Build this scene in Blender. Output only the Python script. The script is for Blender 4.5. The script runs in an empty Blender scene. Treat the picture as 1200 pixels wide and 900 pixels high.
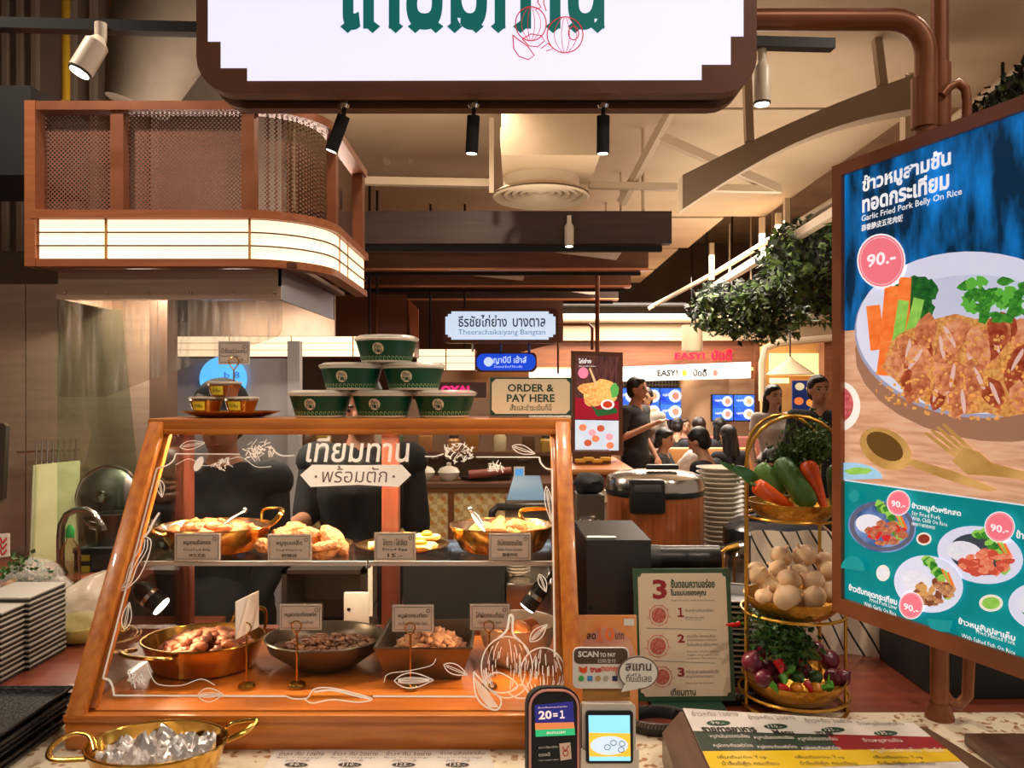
import bpy, bmesh, math, random
from mathutils import Vector, Matrix, noise as mnoise

# ------------------------------------------------------------------ scene, camera, world, exposure
SC = bpy.context.scene
COL = SC.collection
PI = math.pi
R = math.radians
F = 900.0            # focal length in pixels of the 1200 x 900 frame
CX, CY = 600.0, 462.0  # principal column, horizon row
EYE = 1.57
_cam = bpy.data.cameras.new('camera'); _cam.sensor_width = 36.0; _cam.lens = 27.0
_cam.shift_y = 12.0/1200.0; _cam.clip_start = 0.02; _cam.clip_end = 100
CAM = bpy.data.objects.new('camera', _cam); COL.objects.link(CAM)
CAM.location = (0, 0, EYE); CAM.rotation_euler = (PI/2, 0, 0)
SC.camera = CAM
W = bpy.data.worlds.new('world'); SC.world = W; W.use_nodes = True
W.node_tree.nodes['Background'].inputs[0].default_value = (1.0, 0.80, 0.62, 1)
W.node_tree.nodes['Background'].inputs[1].default_value = 0.26
SC.view_settings.view_transform = 'Standard'; SC.view_settings.look = 'None'
SC.view_settings.gamma = 1.0; SC.view_settings.use_curve_mapping = False
SC.view_settings.exposure = 0.35

def area(name, loc, size, power, col=(1.0, .80, .60), rot=(0, 0, 0)):
    l = bpy.data.lights.new(name, 'AREA'); l.shape = 'RECTANGLE'; l.size, l.size_y = size
    l.energy = power; l.color = col
    o = bpy.data.objects.new(name, l); COL.objects.link(o); o.location = loc; o.rotation_euler = rot
    return o
# hall lighting: added unseen lamps over the aisle, the island stall and the dining floor
def added_downlight(x, y, z, power, size=150, rad=.06, col=(1.0, .84, .68)):
    l = bpy.data.lights.new('added_downlight', 'SPOT'); l.energy = power; l.spot_size = R(size); l.spot_blend = .8; l.color = col; l.shadow_soft_size = rad
    o = bpy.data.objects.new('added_downlight', l); COL.objects.link(o); o.location = (x, y, z)
for x, y, p in ((-3.0, -.6, 130), (1.3, -.4, 70), (2.6, -.4, 90)): added_downlight(x, y, 3.9, p)
for x, y, p in ((-1.7, 1.9, 60), (-.4, 2.3, 40), (.7, 2.6, 50), (1.6, 1.9, 50), (-.2, 4.3, 60)): added_downlight(x, y, 3.3, p)  # last one added to brighten the opposite counter front
for x in (-1.2, .0, .8): added_downlight(x, 5.8, 2.58, 26, rad=.04)
area('added_hall_light', (2.2, 8.4, 3.2), (2.0, 2.4), 240, (1, .86, .72))
area('added_hall_light', (1.6, 11.2, 3.2), (3.0, 1.0), 190, (1, .86, .72))
# unseen upward area lamps added to brighten the ceiling and the mesh screen
area('upward_fill', (0.6, 4.2, 2.42), (2.2, .5), 10, (1, .86, .72), rot=(PI, 0, 0))
area('upward_fill', (1.8, 6.6, 2.5), (1.0, 4.0), 26, (1, .86, .72), rot=(PI, 0, 0))
area('upward_fill', (-1.3, 3.7, 2.3), (1.0, .5), 26, (1, .84, .7), rot=(PI, 0, 0))

# ------------------------------------------------------------------ helpers
def V(*a): return Vector(a if len(a) > 1 else a[0])
def P(px, py, y): return Vector(((px-CX)/F*y, y, EYE-(py-CY)/F*y))
def pz(py, z):    # depth at which image row py meets height z
    return F*(EYE-z)/(py-CY)
def lin(c):
    c = c/255.0
    return c/12.92 if c <= .04045 else ((c+.055)/1.055)**2.4
def rgb(*c): return (lin(c[0]), lin(c[1]), lin(c[2]), 1.0)

MATS = {}
def mat(name, col, rough=.5, metal=0.0, col2=None, vs=8.0, vstretch=(1, 1, 1), bump=0.0, bs=40.0,
        emit=0.0, ecol=None, trans=0.0, alpha=1.0, coat=0.0, spec=.5, kind='noise', lo=.35, hi=.65, sss=0.0):
    if name in MATS: return MATS[name]
    m = bpy.data.materials.new(name); m.use_nodes = True; nt = m.node_tree; N = nt.nodes; L = nt.links
    b = N['Principled BSDF']
    b.inputs['Base Color'].default_value = rgb(*col); b.inputs['Roughness'].default_value = rough
    b.inputs['Metallic'].default_value = metal; b.inputs['Alpha'].default_value = alpha
    b.inputs['Transmission Weight'].default_value = trans; b.inputs['Coat Weight'].default_value = coat
    b.inputs['Specular IOR Level'].default_value = spec
    if sss: b.inputs['Subsurface Weight'].default_value = sss; b.inputs['Subsurface Scale'].default_value = .02
    if col2 is not None or bump:
        tc = N.new('ShaderNodeTexCoord'); mp = N.new('ShaderNodeMapping'); mp.inputs['Scale'].default_value = vstretch
        L.new(tc.outputs['Object'], mp.inputs['Vector'])
    if col2 is not None:
        if kind == 'voronoi':
            t = N.new('ShaderNodeTexVoronoi'); t.inputs['Scale'].default_value = vs; out = t.outputs['Color']
        else:
            t = N.new('ShaderNodeTexNoise'); t.inputs['Scale'].default_value = vs; t.inputs['Detail'].default_value = 5
            out = t.outputs['Fac']
        L.new(mp.outputs['Vector'], t.inputs['Vector'])
        r = N.new('ShaderNodeValToRGB'); r.color_ramp.elements[0].position = lo; r.color_ramp.elements[1].position = hi
        r.color_ramp.elements[0].color = rgb(*col); r.color_ramp.elements[1].color = rgb(*col2)
        L.new(out, r.inputs['Fac']); L.new(r.outputs['Color'], b.inputs['Base Color'])
        if emit: L.new(r.outputs['Color'], b.inputs['Emission Color'])
    if bump:
        n2 = N.new('ShaderNodeTexNoise'); n2.inputs['Scale'].default_value = bs; n2.inputs['Detail'].default_value = 4
        L.new(mp.outputs['Vector'], n2.inputs['Vector'])
        bp = N.new('ShaderNodeBump'); bp.inputs['Strength'].default_value = bump; bp.inputs['Distance'].default_value = .01
        L.new(n2.outputs['Fac'], bp.inputs['Height']); L.new(bp.outputs['Normal'], b.inputs['Normal'])
    if emit:
        b.inputs['Emission Strength'].default_value = emit
        if col2 is None: b.inputs['Emission Color'].default_value = rgb(*(ecol or col))
    MATS[name] = m
    return m
def glass_mat(name, tint=(255, 255, 255), gloss=.08, rough=.02, smear=0.0, fres=.7):
    """thin pane: mostly clear, mirror-like at grazing angles, optionally clouded by droplets and smears"""
    if name in MATS: return MATS[name]
    m = bpy.data.materials.new(name); m.use_nodes = True; nt = m.node_tree; N = nt.nodes; L = nt.links
    N.remove(N['Principled BSDF']); out = N['Material Output']
    tr = N.new('ShaderNodeBsdfTransparent'); tr.inputs[0].default_value = rgb(*tint)
    gl = N.new('ShaderNodeBsdfGlossy'); gl.inputs['Roughness'].default_value = rough
    lw = N.new('ShaderNodeLayerWeight'); lw.inputs['Blend'].default_value = .25
    ma = N.new('ShaderNodeMath'); ma.operation = 'MULTIPLY_ADD'; ma.inputs[1].default_value = fres; ma.inputs[2].default_value = gloss
    L.new(lw.outputs['Fresnel'], ma.inputs[0])
    mx = N.new('ShaderNodeMixShader'); L.new(ma.outputs[0], mx.inputs[0]); L.new(tr.outputs[0], mx.inputs[1]); L.new(gl.outputs[0], mx.inputs[2])
    last = mx
    if smear:
        df = N.new('ShaderNodeBsdfDiffuse'); df.inputs[0].default_value = rgb(225, 215, 205)
        tc = N.new('ShaderNodeTexCoord'); mp = N.new('ShaderNodeMapping'); mp.inputs['Scale'].default_value = (55, 55, 5)
        ns = N.new('ShaderNodeTexNoise'); ns.inputs['Scale'].default_value = 1.0; ns.inputs['Detail'].default_value = 6
        L.new(tc.outputs['Object'], mp.inputs[0]); L.new(mp.outputs[0], ns.inputs['Vector'])
        r = N.new('ShaderNodeMapRange'); r.inputs['From Min'].default_value = .5; r.inputs['From Max'].default_value = .72
        r.inputs['To Max'].default_value = smear
        L.new(ns.outputs['Fac'], r.inputs['Value'])
        m2 = N.new('ShaderNodeMixShader'); L.new(r.outputs[0], m2.inputs[0]); L.new(mx.outputs[0], m2.inputs[1]); L.new(df.outputs[0], m2.inputs[2])
        last = m2
    L.new(last.outputs[0], out.inputs['Surface'])
    MATS[name] = m
    return m
def mesh_mat(name, col, scale, hole=.33, metal=.5):
    """perforated sheet: round holes cut through as real transparency on a hexagonal-looking grid"""
    m = bpy.data.materials.new(name); m.use_nodes = True; nt = m.node_tree; N = nt.nodes; L = nt.links
    b = N['Principled BSDF']; b.inputs['Base Color'].default_value = rgb(*col); b.inputs['Roughness'].default_value = .5; b.inputs['Metallic'].default_value = metal
    tc = N.new('ShaderNodeTexCoord'); vo = N.new('ShaderNodeTexVoronoi'); vo.inputs['Scale'].default_value = scale
    vo.inputs['Randomness'].default_value = 0.0
    mp = N.new('ShaderNodeMapping'); mp.inputs['Rotation'].default_value = (0, R(45), 0)
    L.new(tc.outputs['Object'], mp.inputs[0])
    L.new(mp.outputs[0], vo.inputs['Vector'])
    vo.feature = 'F1'
    g = N.new('ShaderNodeMath'); g.operation = 'GREATER_THAN'; g.inputs[1].default_value = hole+.22
    L.new(vo.outputs['Distance'], g.inputs[0]); L.new(g.outputs[0], b.inputs['Alpha'])
    return m
def wood(name, c1, c2, rough=.35, axis=0, s=6.0, coat=.2, bump=.05):
    st = [14.0, 14.0, 14.0]; st[axis] = 1.0
    return mat(name, c1, rough, col2=c2, vs=s, vstretch=tuple(st), bump=bump, bs=s*2, coat=coat, lo=.3, hi=.7)

class MB:
    """collects shapes (in scene coordinates) that become ONE mesh"""
    def __init__(s): s.v = []; s.f = []; s.sm = True
    def add(s, vs, fs):
        o = len(s.v); s.v += [Vector(x) for x in vs]; s.f += [tuple(i+o for i in f) for f in fs]; return s
    def box(s, c, d, rot=None, bev=0.0):
        c = Vector(c); x, y, z = d[0]/2, d[1]/2, d[2]/2
        if bev > 0:
            bm = bmesh.new(); bmesh.ops.create_cube(bm, size=1)
            for v in bm.verts: v.co = Vector((v.co.x*d[0], v.co.y*d[1], v.co.z*d[2]))
            bmesh.ops.bevel(bm, geom=bm.edges[:], offset=min(bev, .49*min(d)), segments=2, affect='EDGES', profile=.6)
            bm.verts.index_update()
            vs = [v.co.copy() for v in bm.verts]; fs = [[v.index for v in f.verts] for f in bm.faces]; bm.free()
        else:
            vs = [Vector((i, j, k)) for i in (-x, x) for j in (-y, y) for k in (-z, z)]
            fs = [(0, 1, 3, 2), (4, 6, 7, 5), (0, 4, 5, 1), (2, 3, 7, 6), (0, 2, 6, 4), (1, 5, 7, 3)]
        if rot is not None: vs = [rot @ v for v in vs]
        return s.add([v+c for v in vs], fs)
    def bb(s, x0, x1, y0, y1, z0, z1, bev=0.0):
        return s.box(((x0+x1)/2, (y0+y1)/2, (z0+z1)/2), (abs(x1-x0), abs(y1-y0), abs(z1-z0)), None, bev)
    def bar(s, a, b, w, h, up=(0, 0, 1), bev=0.0):
        a = Vector(a); b = Vector(b); d = b-a; l = d.length; d.normalize(); up = Vector(up)
        sx = d.cross(up)
        if sx.length < 1e-5: sx = d.cross(Vector((0, 1, 0)))
        sx.normalize(); sz = sx.cross(d)
        m = Matrix((d, sx, sz)).transposed()
        return s.box((a+b)/2, (l, w, h), m, bev)
    def tube(s, pts, r, n=8, closed=False, cap=True, sq=1.0):
        pts = [Vector(p) for p in pts]; m = len(pts)
        rs = r if isinstance(r, (list, tuple)) else [r]*m
        o = len(s.v); prev = None
        for i, p in enumerate(pts):
            if closed: t = pts[(i+1) % m]-pts[i-1]
            else: t = pts[min(i+1, m-1)]-pts[max(i-1, 0)]
            t.normalize()
            if prev is None:
                a = Vector((0, 0, 1)) if abs(t.z) < .9 else Vector((1, 0, 0))
                nx = t.cross(a).normalized()
            else:
                nx = prev-t*prev.dot(t)
                nx = nx.normalized() if nx.length > 1e-6 else t.orthogonal().normalized()
            prev = nx; ny = t.cross(nx)
            for k in range(n):
                an = 2*PI*k/n
                s.v.append(p+nx*math.cos(an)*rs[i]+ny*math.sin(an)*rs[i]*sq)
        for i in range(m if closed else m-1):
            j = (i+1) % m
            for k in range(n):
                k2 = (k+1) % n
                s.f.append((o+i*n+k, o+i*n+k2, o+j*n+k2, o+j*n+k))
        if cap and not closed:
            s.f.append(tuple(o+k for k in range(n))[::-1]); s.f.append(tuple(o+(m-1)*n+k for k in range(n)))
        return s
    def cyl(s, a, b, r0, r1=None, n=16): return s.tube([a, b], [r0, r0 if r1 is None else r1], n)
    def lathe(s, prof, c=(0, 0, 0), n=24, sx=1.0, sy=1.0, rot=None, capb=True, capt=False):
        """profile of (radius, height) turned about the vertical through c"""
        c = Vector(c); o = len(s.v); m = len(prof)
        for (r, h) in prof:
            for k in range(n):
                a = 2*PI*k/n; p = Vector((math.cos(a)*r*sx, math.sin(a)*r*sy, h))
                s.v.append(c+(rot @ p if rot is not None else p))
        for i in range(m-1):
            for k in range(n):
                k2 = (k+1) % n; s.f.append((o+i*n+k, o+i*n+k2, o+(i+1)*n+k2, o+(i+1)*n+k))
        if capb: s.f.append(tuple(o+k for k in range(n))[::-1])
        if capt: s.f.append(tuple(o+(m-1)*n+k for k in range(n)))
        return s
    def ball(s, c, r, n=12, m=8, rot=None):
        r = (r, r, r) if not isinstance(r, (tuple, list)) else r
        c = Vector(c); o = len(s.v)
        def q(x, y, z):
            p = Vector((x*r[0], y*r[1], z*r[2])); return c+(rot @ p if rot is not None else p)
        s.v.append(q(0, 0, -1))
        for i in range(1, m):
            t = -PI/2+PI*i/m
            for k in range(n):
                a = 2*PI*k/n; s.v.append(q(math.cos(t)*math.cos(a), math.cos(t)*math.sin(a), math.sin(t)))
        s.v.append(q(0, 0, 1)); e = len(s.v)-1
        for k in range(n):
            k2 = (k+1) % n
            s.f.append((o, o+1+k2, o+1+k)); s.f.append((e, e-n+k, e-n+k2))
        for i in range(m-2):
            for k in range(n):
                k2 = (k+1) % n; a0 = o+1+i*n
                s.f.append((a0+k, a0+k2, a0+n+k2, a0+n+k))
        return s
    def slab(s, pts, off):
        """polygon outline (3D points, planar) given the thickness vector off"""
        off = Vector(off); n = len(pts); o = len(s.v)
        pts = [Vector(p) for p in pts]
        s.v += pts+[p+off for p in pts]
        s.f.append(tuple(range(o, o+n))); s.f.append(tuple(range(o+2*n-1, o+n-1, -1)))
        for i in range(n):
            j = (i+1) % n; s.f.append((o+j, o+i, o+n+i, o+n+j))
        return s
    def face(s, pts):
        o = len(s.v); s.v += [Vector(p) for p in pts]; s.f.append(tuple(range(o, o+len(pts)))); return s
    def ribbon(s, pts, w, nrm):
        """flat painted stroke through 3D points"""
        pts = [Vector(p) for p in pts]; n = len(pts); o = len(s.v); nrm = Vector(nrm)
        ws = w if isinstance(w, (list, tuple)) else [w]*n
        for i, p in enumerate(pts):
            t = pts[min(i+1, n-1)]-pts[max(i-1, 0)]
            d = t.cross(nrm)
            d = d.normalized() if d.length > 1e-9 else Vector((1, 0, 0))
            s.v += [p-d*ws[i]/2, p+d*ws[i]/2]
        for i in range(n-1): s.f.append((o+2*i, o+2*i+1, o+2*i+3, o+2*i+2))
        return s

WM = {}   # rest matrices of parents
def setp(o, label=None, cat=None, group=None, kind=None):
    if label: o['label'] = label
    if cat: o['category'] = cat
    if group: o['group'] = group
    if kind: o['kind'] = kind
    return o
def mk(name, mb, m, parent=None, smooth=None, label=None, cat=None, group=None, kind=None, angle=40):
    """one mesh object; world coordinates in, origin at its base (or at the parent's)"""
    vs = mb.v
    lo = Vector((min(v.x for v in vs), min(v.y for v in vs), min(v.z for v in vs)))
    hi = Vector((max(v.x for v in vs), max(v.y for v in vs), max(v.z for v in vs)))
    org = Vector(((lo.x+hi.x)/2, (lo.y+hi.y)/2, lo.z))
    me = bpy.data.meshes.new(name); me.from_pydata([v-org for v in vs], [], mb.f)
    bm = bmesh.new(); bm.from_mesh(me)
    if smooth is not False: bmesh.ops.recalc_face_normals(bm, faces=bm.faces)
    bm.to_mesh(me); bm.free()
    if smooth is not False:
        me.shade_smooth()
        try: me.set_sharp_from_angle(angle=R(angle))
        except Exception: pass
    me.materials.append(m)
    o = bpy.data.objects.new(name, me); COL.objects.link(o)
    if parent is not None:
        o.parent = parent; o.matrix_parent_inverse = WM[parent.name].inverted()
    o.location = org
    WM[o.name] = Matrix.Translation(org)
    return setp(o, label, cat, group, kind)
def thing(name, loc, label=None, cat=None, group=None, kind=None):
    o = bpy.data.objects.new(name, None); COL.objects.link(o); o.location = loc; o.empty_display_size = .05
    WM[o.name] = Matrix.Translation(Vector(loc))
    return setp(o, label, cat, group, kind)
def dup(root, loc, rz=0.0, label=None, group=None, scale=None, rot=None):
    """copy a thing with its parts and sub-parts"""
    def cp(o, par):
        c = o.copy(); COL.objects.link(c); c.parent = par
        if par is not None: c.matrix_parent_inverse = o.matrix_parent_inverse.copy()
        for ch in KIDS.get(o.name, []): cp(ch, c)
        return c
    r = cp(root, None); r.location = loc
    if rot is not None: r.rotation_euler = rot
    else: r.rotation_euler = (0, 0, rz)
    if scale: r.scale = (scale,)*3 if not isinstance(scale, tuple) else scale
    if label: r['label'] = label
    if group: r['group'] = group
    return r
KIDS = {}
def index_kids(*roots):
    def rec(o):
        KIDS[o.name] = [c for c in bpy.data.objects if c.parent == o]
        for c in KIDS[o.name]: rec(c)
    for r in roots: rec(r)

# ---- planes for printed matter
class Plane:
    def __init__(s, o, u, v):
        s.o = Vector(o); s.u = Vector(u).normalized(); v = Vector(v)
        s.v = (v-s.u*v.dot(s.u)).normalized(); s.n = s.u.cross(s.v)
        if s.n.dot(Vector((0, 0, EYE))-s.o) < 0: s.n = -s.n
    def hit(s, px, py):     # where the line of sight of a photo pixel meets the plane -> (u, v)
        e = Vector((0, 0, EYE)); d = Vector(((px-CX)/F, 1.0, -(py-CY)/F))
        t = (s.o-e).dot(s.n)/d.dot(s.n); p = e+d*t-s.o
        return p.dot(s.u), p.dot(s.v)
    def at(s, u, v, off=0.0): return s.o+s.u*u+s.v*v+s.n*off
    def px(s, px, py, off=0.0):
        u, v = s.hit(px, py); return s.at(u, v, off)
def cpoly(mb, pl, pts, off=.001): return mb.face([pl.px(x, y, off) for x, y in pts])
def ell(cx, cy, rx, ry, n=28, rot=0.0, a0=0, a1=360):
    c, s_ = math.cos(R(rot)), math.sin(R(rot)); out = []
    for k in range(n if a1-a0 >= 360 else n+1):
        a = R(a0+(a1-a0)*k/n); x, y = rx*math.cos(a), ry*math.sin(a)
        out.append((cx+x*c-y*s_, cy+x*s_+y*c))
    return out
def stroke(mb, pl, pts, wpx, off=.001, depth=1.4):
    k = depth/F
    w = [x*k for x in wpx] if isinstance(wpx, (list, tuple)) else wpx*k
    return mb.ribbon([pl.px(x, y, off) for x, y in pts], w, pl.n)
_tc = {}
def textmesh(body, bold=0.0, shear=0.0, space=1.0, res=2):
    key = (body, bold, shear, space, res)
    if key in _tc: return _tc[key]
    c = bpy.data.curves.new('t', 'FONT'); c.body = body; c.resolution_u = res; c.offset = bold; c.shear = shear
    c.space_character = space; c.fill_mode = 'FRONT'
    o = bpy.data.objects.new('t', c)
    me = bpy.data.meshes.new_from_object(o)
    vs = [v.co.copy() for v in me.vertices]; fs = [tuple(p.vertices) for p in me.polygons]
    bpy.data.objects.remove(o); bpy.data.curves.remove(c); bpy.data.meshes.remove(me)
    _tc[key] = (vs, fs)
    return vs, fs
def text(mb, pl, body, u0, v0, u1, v1, off=.0012, bold=0.0, shear=0.0, space=1.0, res=2):
    """lettering scaled to the rectangle (u0,v0)-(u1,v1) of a plane"""
    vs, fs = textmesh(body, bold, shear, space, res)
    if not vs: return mb
    x0 = min(v.x for v in vs); x1 = max(v.x for v in vs); y0 = min(v.y for v in vs); y1 = max(v.y for v in vs)
    kx = (u1-u0)/max(x1-x0, 1e-6); ky = (v1-v0)/max(y1-y0, 1e-6)
    return mb.add([pl.at(u0+(v.x-x0)*kx, v0+(v.y-y0)*ky, off) for v in vs], fs)
def textpx(mb, pl, body, x0, y0, x1, y1, off=.0012, x0b=None, **k):
    """lettering whose lower left is photo pixel (x0,y1) and upper right (x1,y0), both on the plane"""
    a = pl.hit(x0, y1); b = pl.hit(x1, y0)
    return text(mb, pl, body, a[0], a[1], b[0], b[1], off, **k)

# ------------------------------------------------------------------ palette
random.seed(7)
M_beige = mat('ceiling_paint', (196, 172, 140), .8, col2=(184, 158, 126), vs=1.5, bump=.1, bs=20)
M_strut = mat('strut_paint', (200, 178, 148), .6)
M_dkceil = mat('ceiling_void', (156, 134, 110), .9, col2=(136, 114, 92), vs=2)
M_floor = mat('floor_tile', (120, 92, 70), .3, col2=(104, 78, 58), vs=3)
M_dkwall = mat('dark_wall', (104, 82, 66), .6, col2=(86, 66, 52), vs=2)
M_tanwall = mat('tan_wall', (196, 158, 122), .7, col2=(184, 144, 108), vs=2)
M_steel = mat('brushed_steel', (168, 142, 122), .38, .55, col2=(156, 130, 112), vs=3, vstretch=(1, 1, 14), bump=.04, bs=30)
M_steel2 = mat('polished_steel', (205, 198, 188), .18, 1.0)
M_steeldk = mat('dull_steel', (110, 102, 94), .4, .9)
M_copper = mat('copper_paint', (146, 88, 56), .38, .35, col2=(132, 78, 48), vs=12)
M_copperdk = mat('dark_copper_paint', (96, 58, 40), .4, .3)
M_black = mat('black_plastic', (20, 19, 19), .35)
M_blackm = mat('matte_black', (16, 15, 15), .7)
M_dkgrey = mat('charcoal_plastic', (46, 43, 42), .5)
M_white = mat('white_plastic', (232, 228, 220), .4)
M_spot = mat('warm_white_enamel', (222, 208, 188), .4)
M_lens = mat('lamp_lens', (255, 244, 224), .3, emit=6.0)
M_gold = mat('brass', (214, 168, 84), .2, 1.0, col2=(196, 146, 62), vs=30)
M_goldp = mat('gold_paint', (206, 154, 62), .3, .85)
M_silver = mat('pan_steel', (212, 204, 194), .25, 1.0, bump=.3, bs=60)
M_wbeam = wood('beam_wood', (66, 44, 36), (48, 32, 27), .5, 0, 3, 0)
M_wbeam2 = wood('beam_wood_warm', (116, 70, 44), (96, 56, 34), .45, 0, 3, 0)
M_panelw = mat('speckled_panel', (232, 214, 200), .7, col2=(200, 170, 156), vs=30, lo=.55, hi=.75)
M_case = wood('case_wood', (206, 126, 44), (168, 88, 26), .32, 0, 5, .4)
M_casev = wood('case_wood_upright', (206, 126, 44), (168, 88, 26), .32, 2, 5, .4)
M_casefl = wood('case_floor_wood', (206, 120, 44), (180, 94, 30), .3, 0, 4, .2)
M_casebk = wood('case_rear_wood', (110, 54, 36), (88, 40, 26), .4, 2, 5, .2)
M_fascia = mat('shoji_panel', (255, 232, 196), .6, emit=1.15, ecol=(255, 226, 186))
M_signface = mat('sign_face', (200, 198, 215), .5, emit=.72, ecol=(232, 230, 255))
M_green = mat('sign_green', (0, 116, 112), .5, emit=.3)
M_red = mat('print_red', (206, 44, 50), .6)
M_redlit = mat('sign_red', (214, 60, 66), .6, emit=.35)
M_glass = glass_mat('clear_glass', (250, 250, 248), .035)
M_glass_wet = glass_mat('smeared_glass', (242, 240, 236), .07, .04, .30)
M_paint = mat('white_glass_paint', (236, 226, 216), .6)
M_paper = mat('paper', (232, 222, 208), .6)
M_ink = mat('ink', (48, 44, 42), .7)
M_inkg = mat('grey_ink', (120, 110, 104), .7)
M_cream = mat('cream_print', (232, 214, 180), .6)
M_dkgreen = mat('dark_green_print', (28, 66, 50), .5)
M_terr = mat('terrazzo', (226, 212, 186), .3, col2=(168, 120, 84), vs=120, kind='voronoi', lo=.72, hi=.8)
M_redtop = wood('red_laminate', (126, 62, 42), (108, 50, 34), .3, 0, 3, .3)

def structure(name, mb, m, parent=None): return mk(name, mb, m, parent, kind=None if parent else 'structure')

# ------------------------------------------------------------------ the hall
structure('floor', MB().bb(-5, 6, -3.0, 14, -.1, 0), M_floor)
ceil = structure('ceiling', MB().bb(-5, 6, -3.0, 14, 4.25, 4.35), M_dkceil)
for (y0, y1, xl, xr) in ((3.3, 4.9, -1.0, 3.9), (4.94, 7.9, -2.6, 2.6), (7.98, 9.6, -2.6, 2.2), (9.7, 11.2, -2.6, 2.1), (11.3, 12.6, -2.6, 2.1)):
    mk('ceiling_board', MB().bb(xl, xr, y0, y1, 3.40, 3.44), M_beige, ceil)
wb = structure('wall_back', MB().bb(-5, 6, 13.6, 13.8, 0, 4.25), M_dkwall)
structure('wall_left', MB().bb(-4.0, -3.9, -3.0, 13.6, 0, 4.25), M_dkwall)
structure('wall_right', MB().bb(5.6, 5.7, 4, 13.6, 0, 4.25), M_tanwall)
# ribbed cladding above the kitchen, seen at the top left
wr = structure('wall_kitchen', MB().bb(-3.9, -1.35, 4.5, 4.6, 2.0, 4.2), mat('ribbed_cladding', (112, 96, 84), .6, col2=(96, 80, 68), vs=2))
for k in range(9):
    x = -3.05+k*.085*(1.4 if k > 3 else 1)
    mk('rib', MB().bb(x, x+.03, 4.46, 4.5, 2.4, 4.2), mat('rib_paint', (122, 106, 92), .6), wr)
mk('yellow_pipe', MB().cyl(P(77, -80, 4.2), P(77, 118, 4.2), .022), mat('yellow_paint', (180, 138, 30), .45), label='yellow vertical service pipe above the mesh screen', cat='pipe')
mk('support_post', MB().bar(P(137, -80, 4.0), P(137, 120, 4.0), .06, .05, up=(0, 1, 0)), M_copper, label='copper painted upright post rising above the mesh screen', cat='post')
d = MB()
d.tube([P(205, -50, 3.9), P(200, 20, 3.9), P(178, 70, 3.9), P(160, 125, 3.9)], [.30, .27, .22, .15], 20)
mk('exhaust_duct', d, mat('duct_lagging', (112, 98, 82), .75, col2=(94, 82, 68), vs=4), label='tapering grey exhaust duct above the kitchen hood', cat='duct')
# air duct and round diffuser
t = thing('ceiling_diffuser', P(634, 228, 4.85), 'round beige ceiling air diffuser of nested rings under a square duct', 'air vent')
mk('duct_box', MB().bb(-.06, .50, 4.35, 4.95, P(0, 197, 4.6).z, 4.24), M_beige, t)
mk('plenum_box', MB().lathe([(.34, 0), (.36, .16), (.36, .22)], P(634, 210, 4.85)+V(0, 0, .02), 4, rot=Matrix.Rotation(PI/4, 3, 'Z')), M_beige, t)
mk('collar', MB().lathe([(.24, 0), (.24, .1)], P(634, 222, 4.85), 32), M_strut, t)
c = P(634, 231, 4.85)
for i, (r0, h) in enumerate(((.305, 0), (.235, .012), (.185, .018), (.135, .022), (.09, .026))):
    mk('ring', MB().lathe([(r0, 0), (r0-.012, -.012), (r0-.045, .03), (r0-.035, .035), (r0, .01)], c+V(0, 0, h), 36, capb=False), M_strut, t)
mk('cone', MB().lathe([(.045, .02), (.03, .01), (.001, .0)], c+V(0, 0, .012), 24, capb=False), M_strut, t)
# struts of the ceiling grid
def strut(a, b, w, lab): mk('ceiling_strut', MB().bar(a, b, w, w), M_strut, label=lab, cat='strut', group='beige struts of the ceiling grid')
strut(P(420, 212, 5.1), P(577, 215, 5.1), .05, 'beige horizontal strut left of the round diffuser')
strut(P(690, 217, 5.1), P(915, 222, 5.1), .045, 'beige horizontal strut right of the round diffuser')
strut(P(576, 138, 4.9), P(576, 226, 5.0), .03, 'thin beige upright strut beside the square duct')
strut(P(787, 128, 4.9), P(728, 238, 5.2), .05, 'beige diagonal strut rising to the right of the square duct')
strut(P(772, 160, 5.0), P(910, 221, 5.1), .055, 'beige diagonal strut descending towards the railing')
strut(P(426, 130, 5.6), P(455, 192, 6.0), .035, 'left of two short slanting struts over the mesh corner')
strut(P(462, 130, 5.6), P(482, 190, 6.0), .03, 'right of two short slanting struts over the mesh corner')
strut(P(985, 40, 4.4), P(1085, 95, 4.4), .05, 'beige strut crossing behind the copper pipe bend')
strut(P(1064, 90, 4.2), P(1064, 175, 4.2), .06, 'beige upright strut left of the pipe bend')
# curved bulkhead upper right
bh = MB()
up = [P(800+k*26, 205-k*11-8*math.sin(k/12*PI), 3.9) for k in range(13)]
lo = [P(800+k*26, 245-k*10.3-26*math.sin(k/12*PI), 3.9) for k in range(13)]
bh.slab(up+lo[::-1], (0, .12, 0))
for k in (3, 9): bh.bar(up[k], V(up[k].x, up[k].y+.06, 3.4), .04, .04)
mk('curved_bulkhead', bh, mat('shade_beige', (176, 152, 124), .8), label='curved beige bulkhead sweeping behind the right white spotlight', cat='bulkhead')
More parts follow.
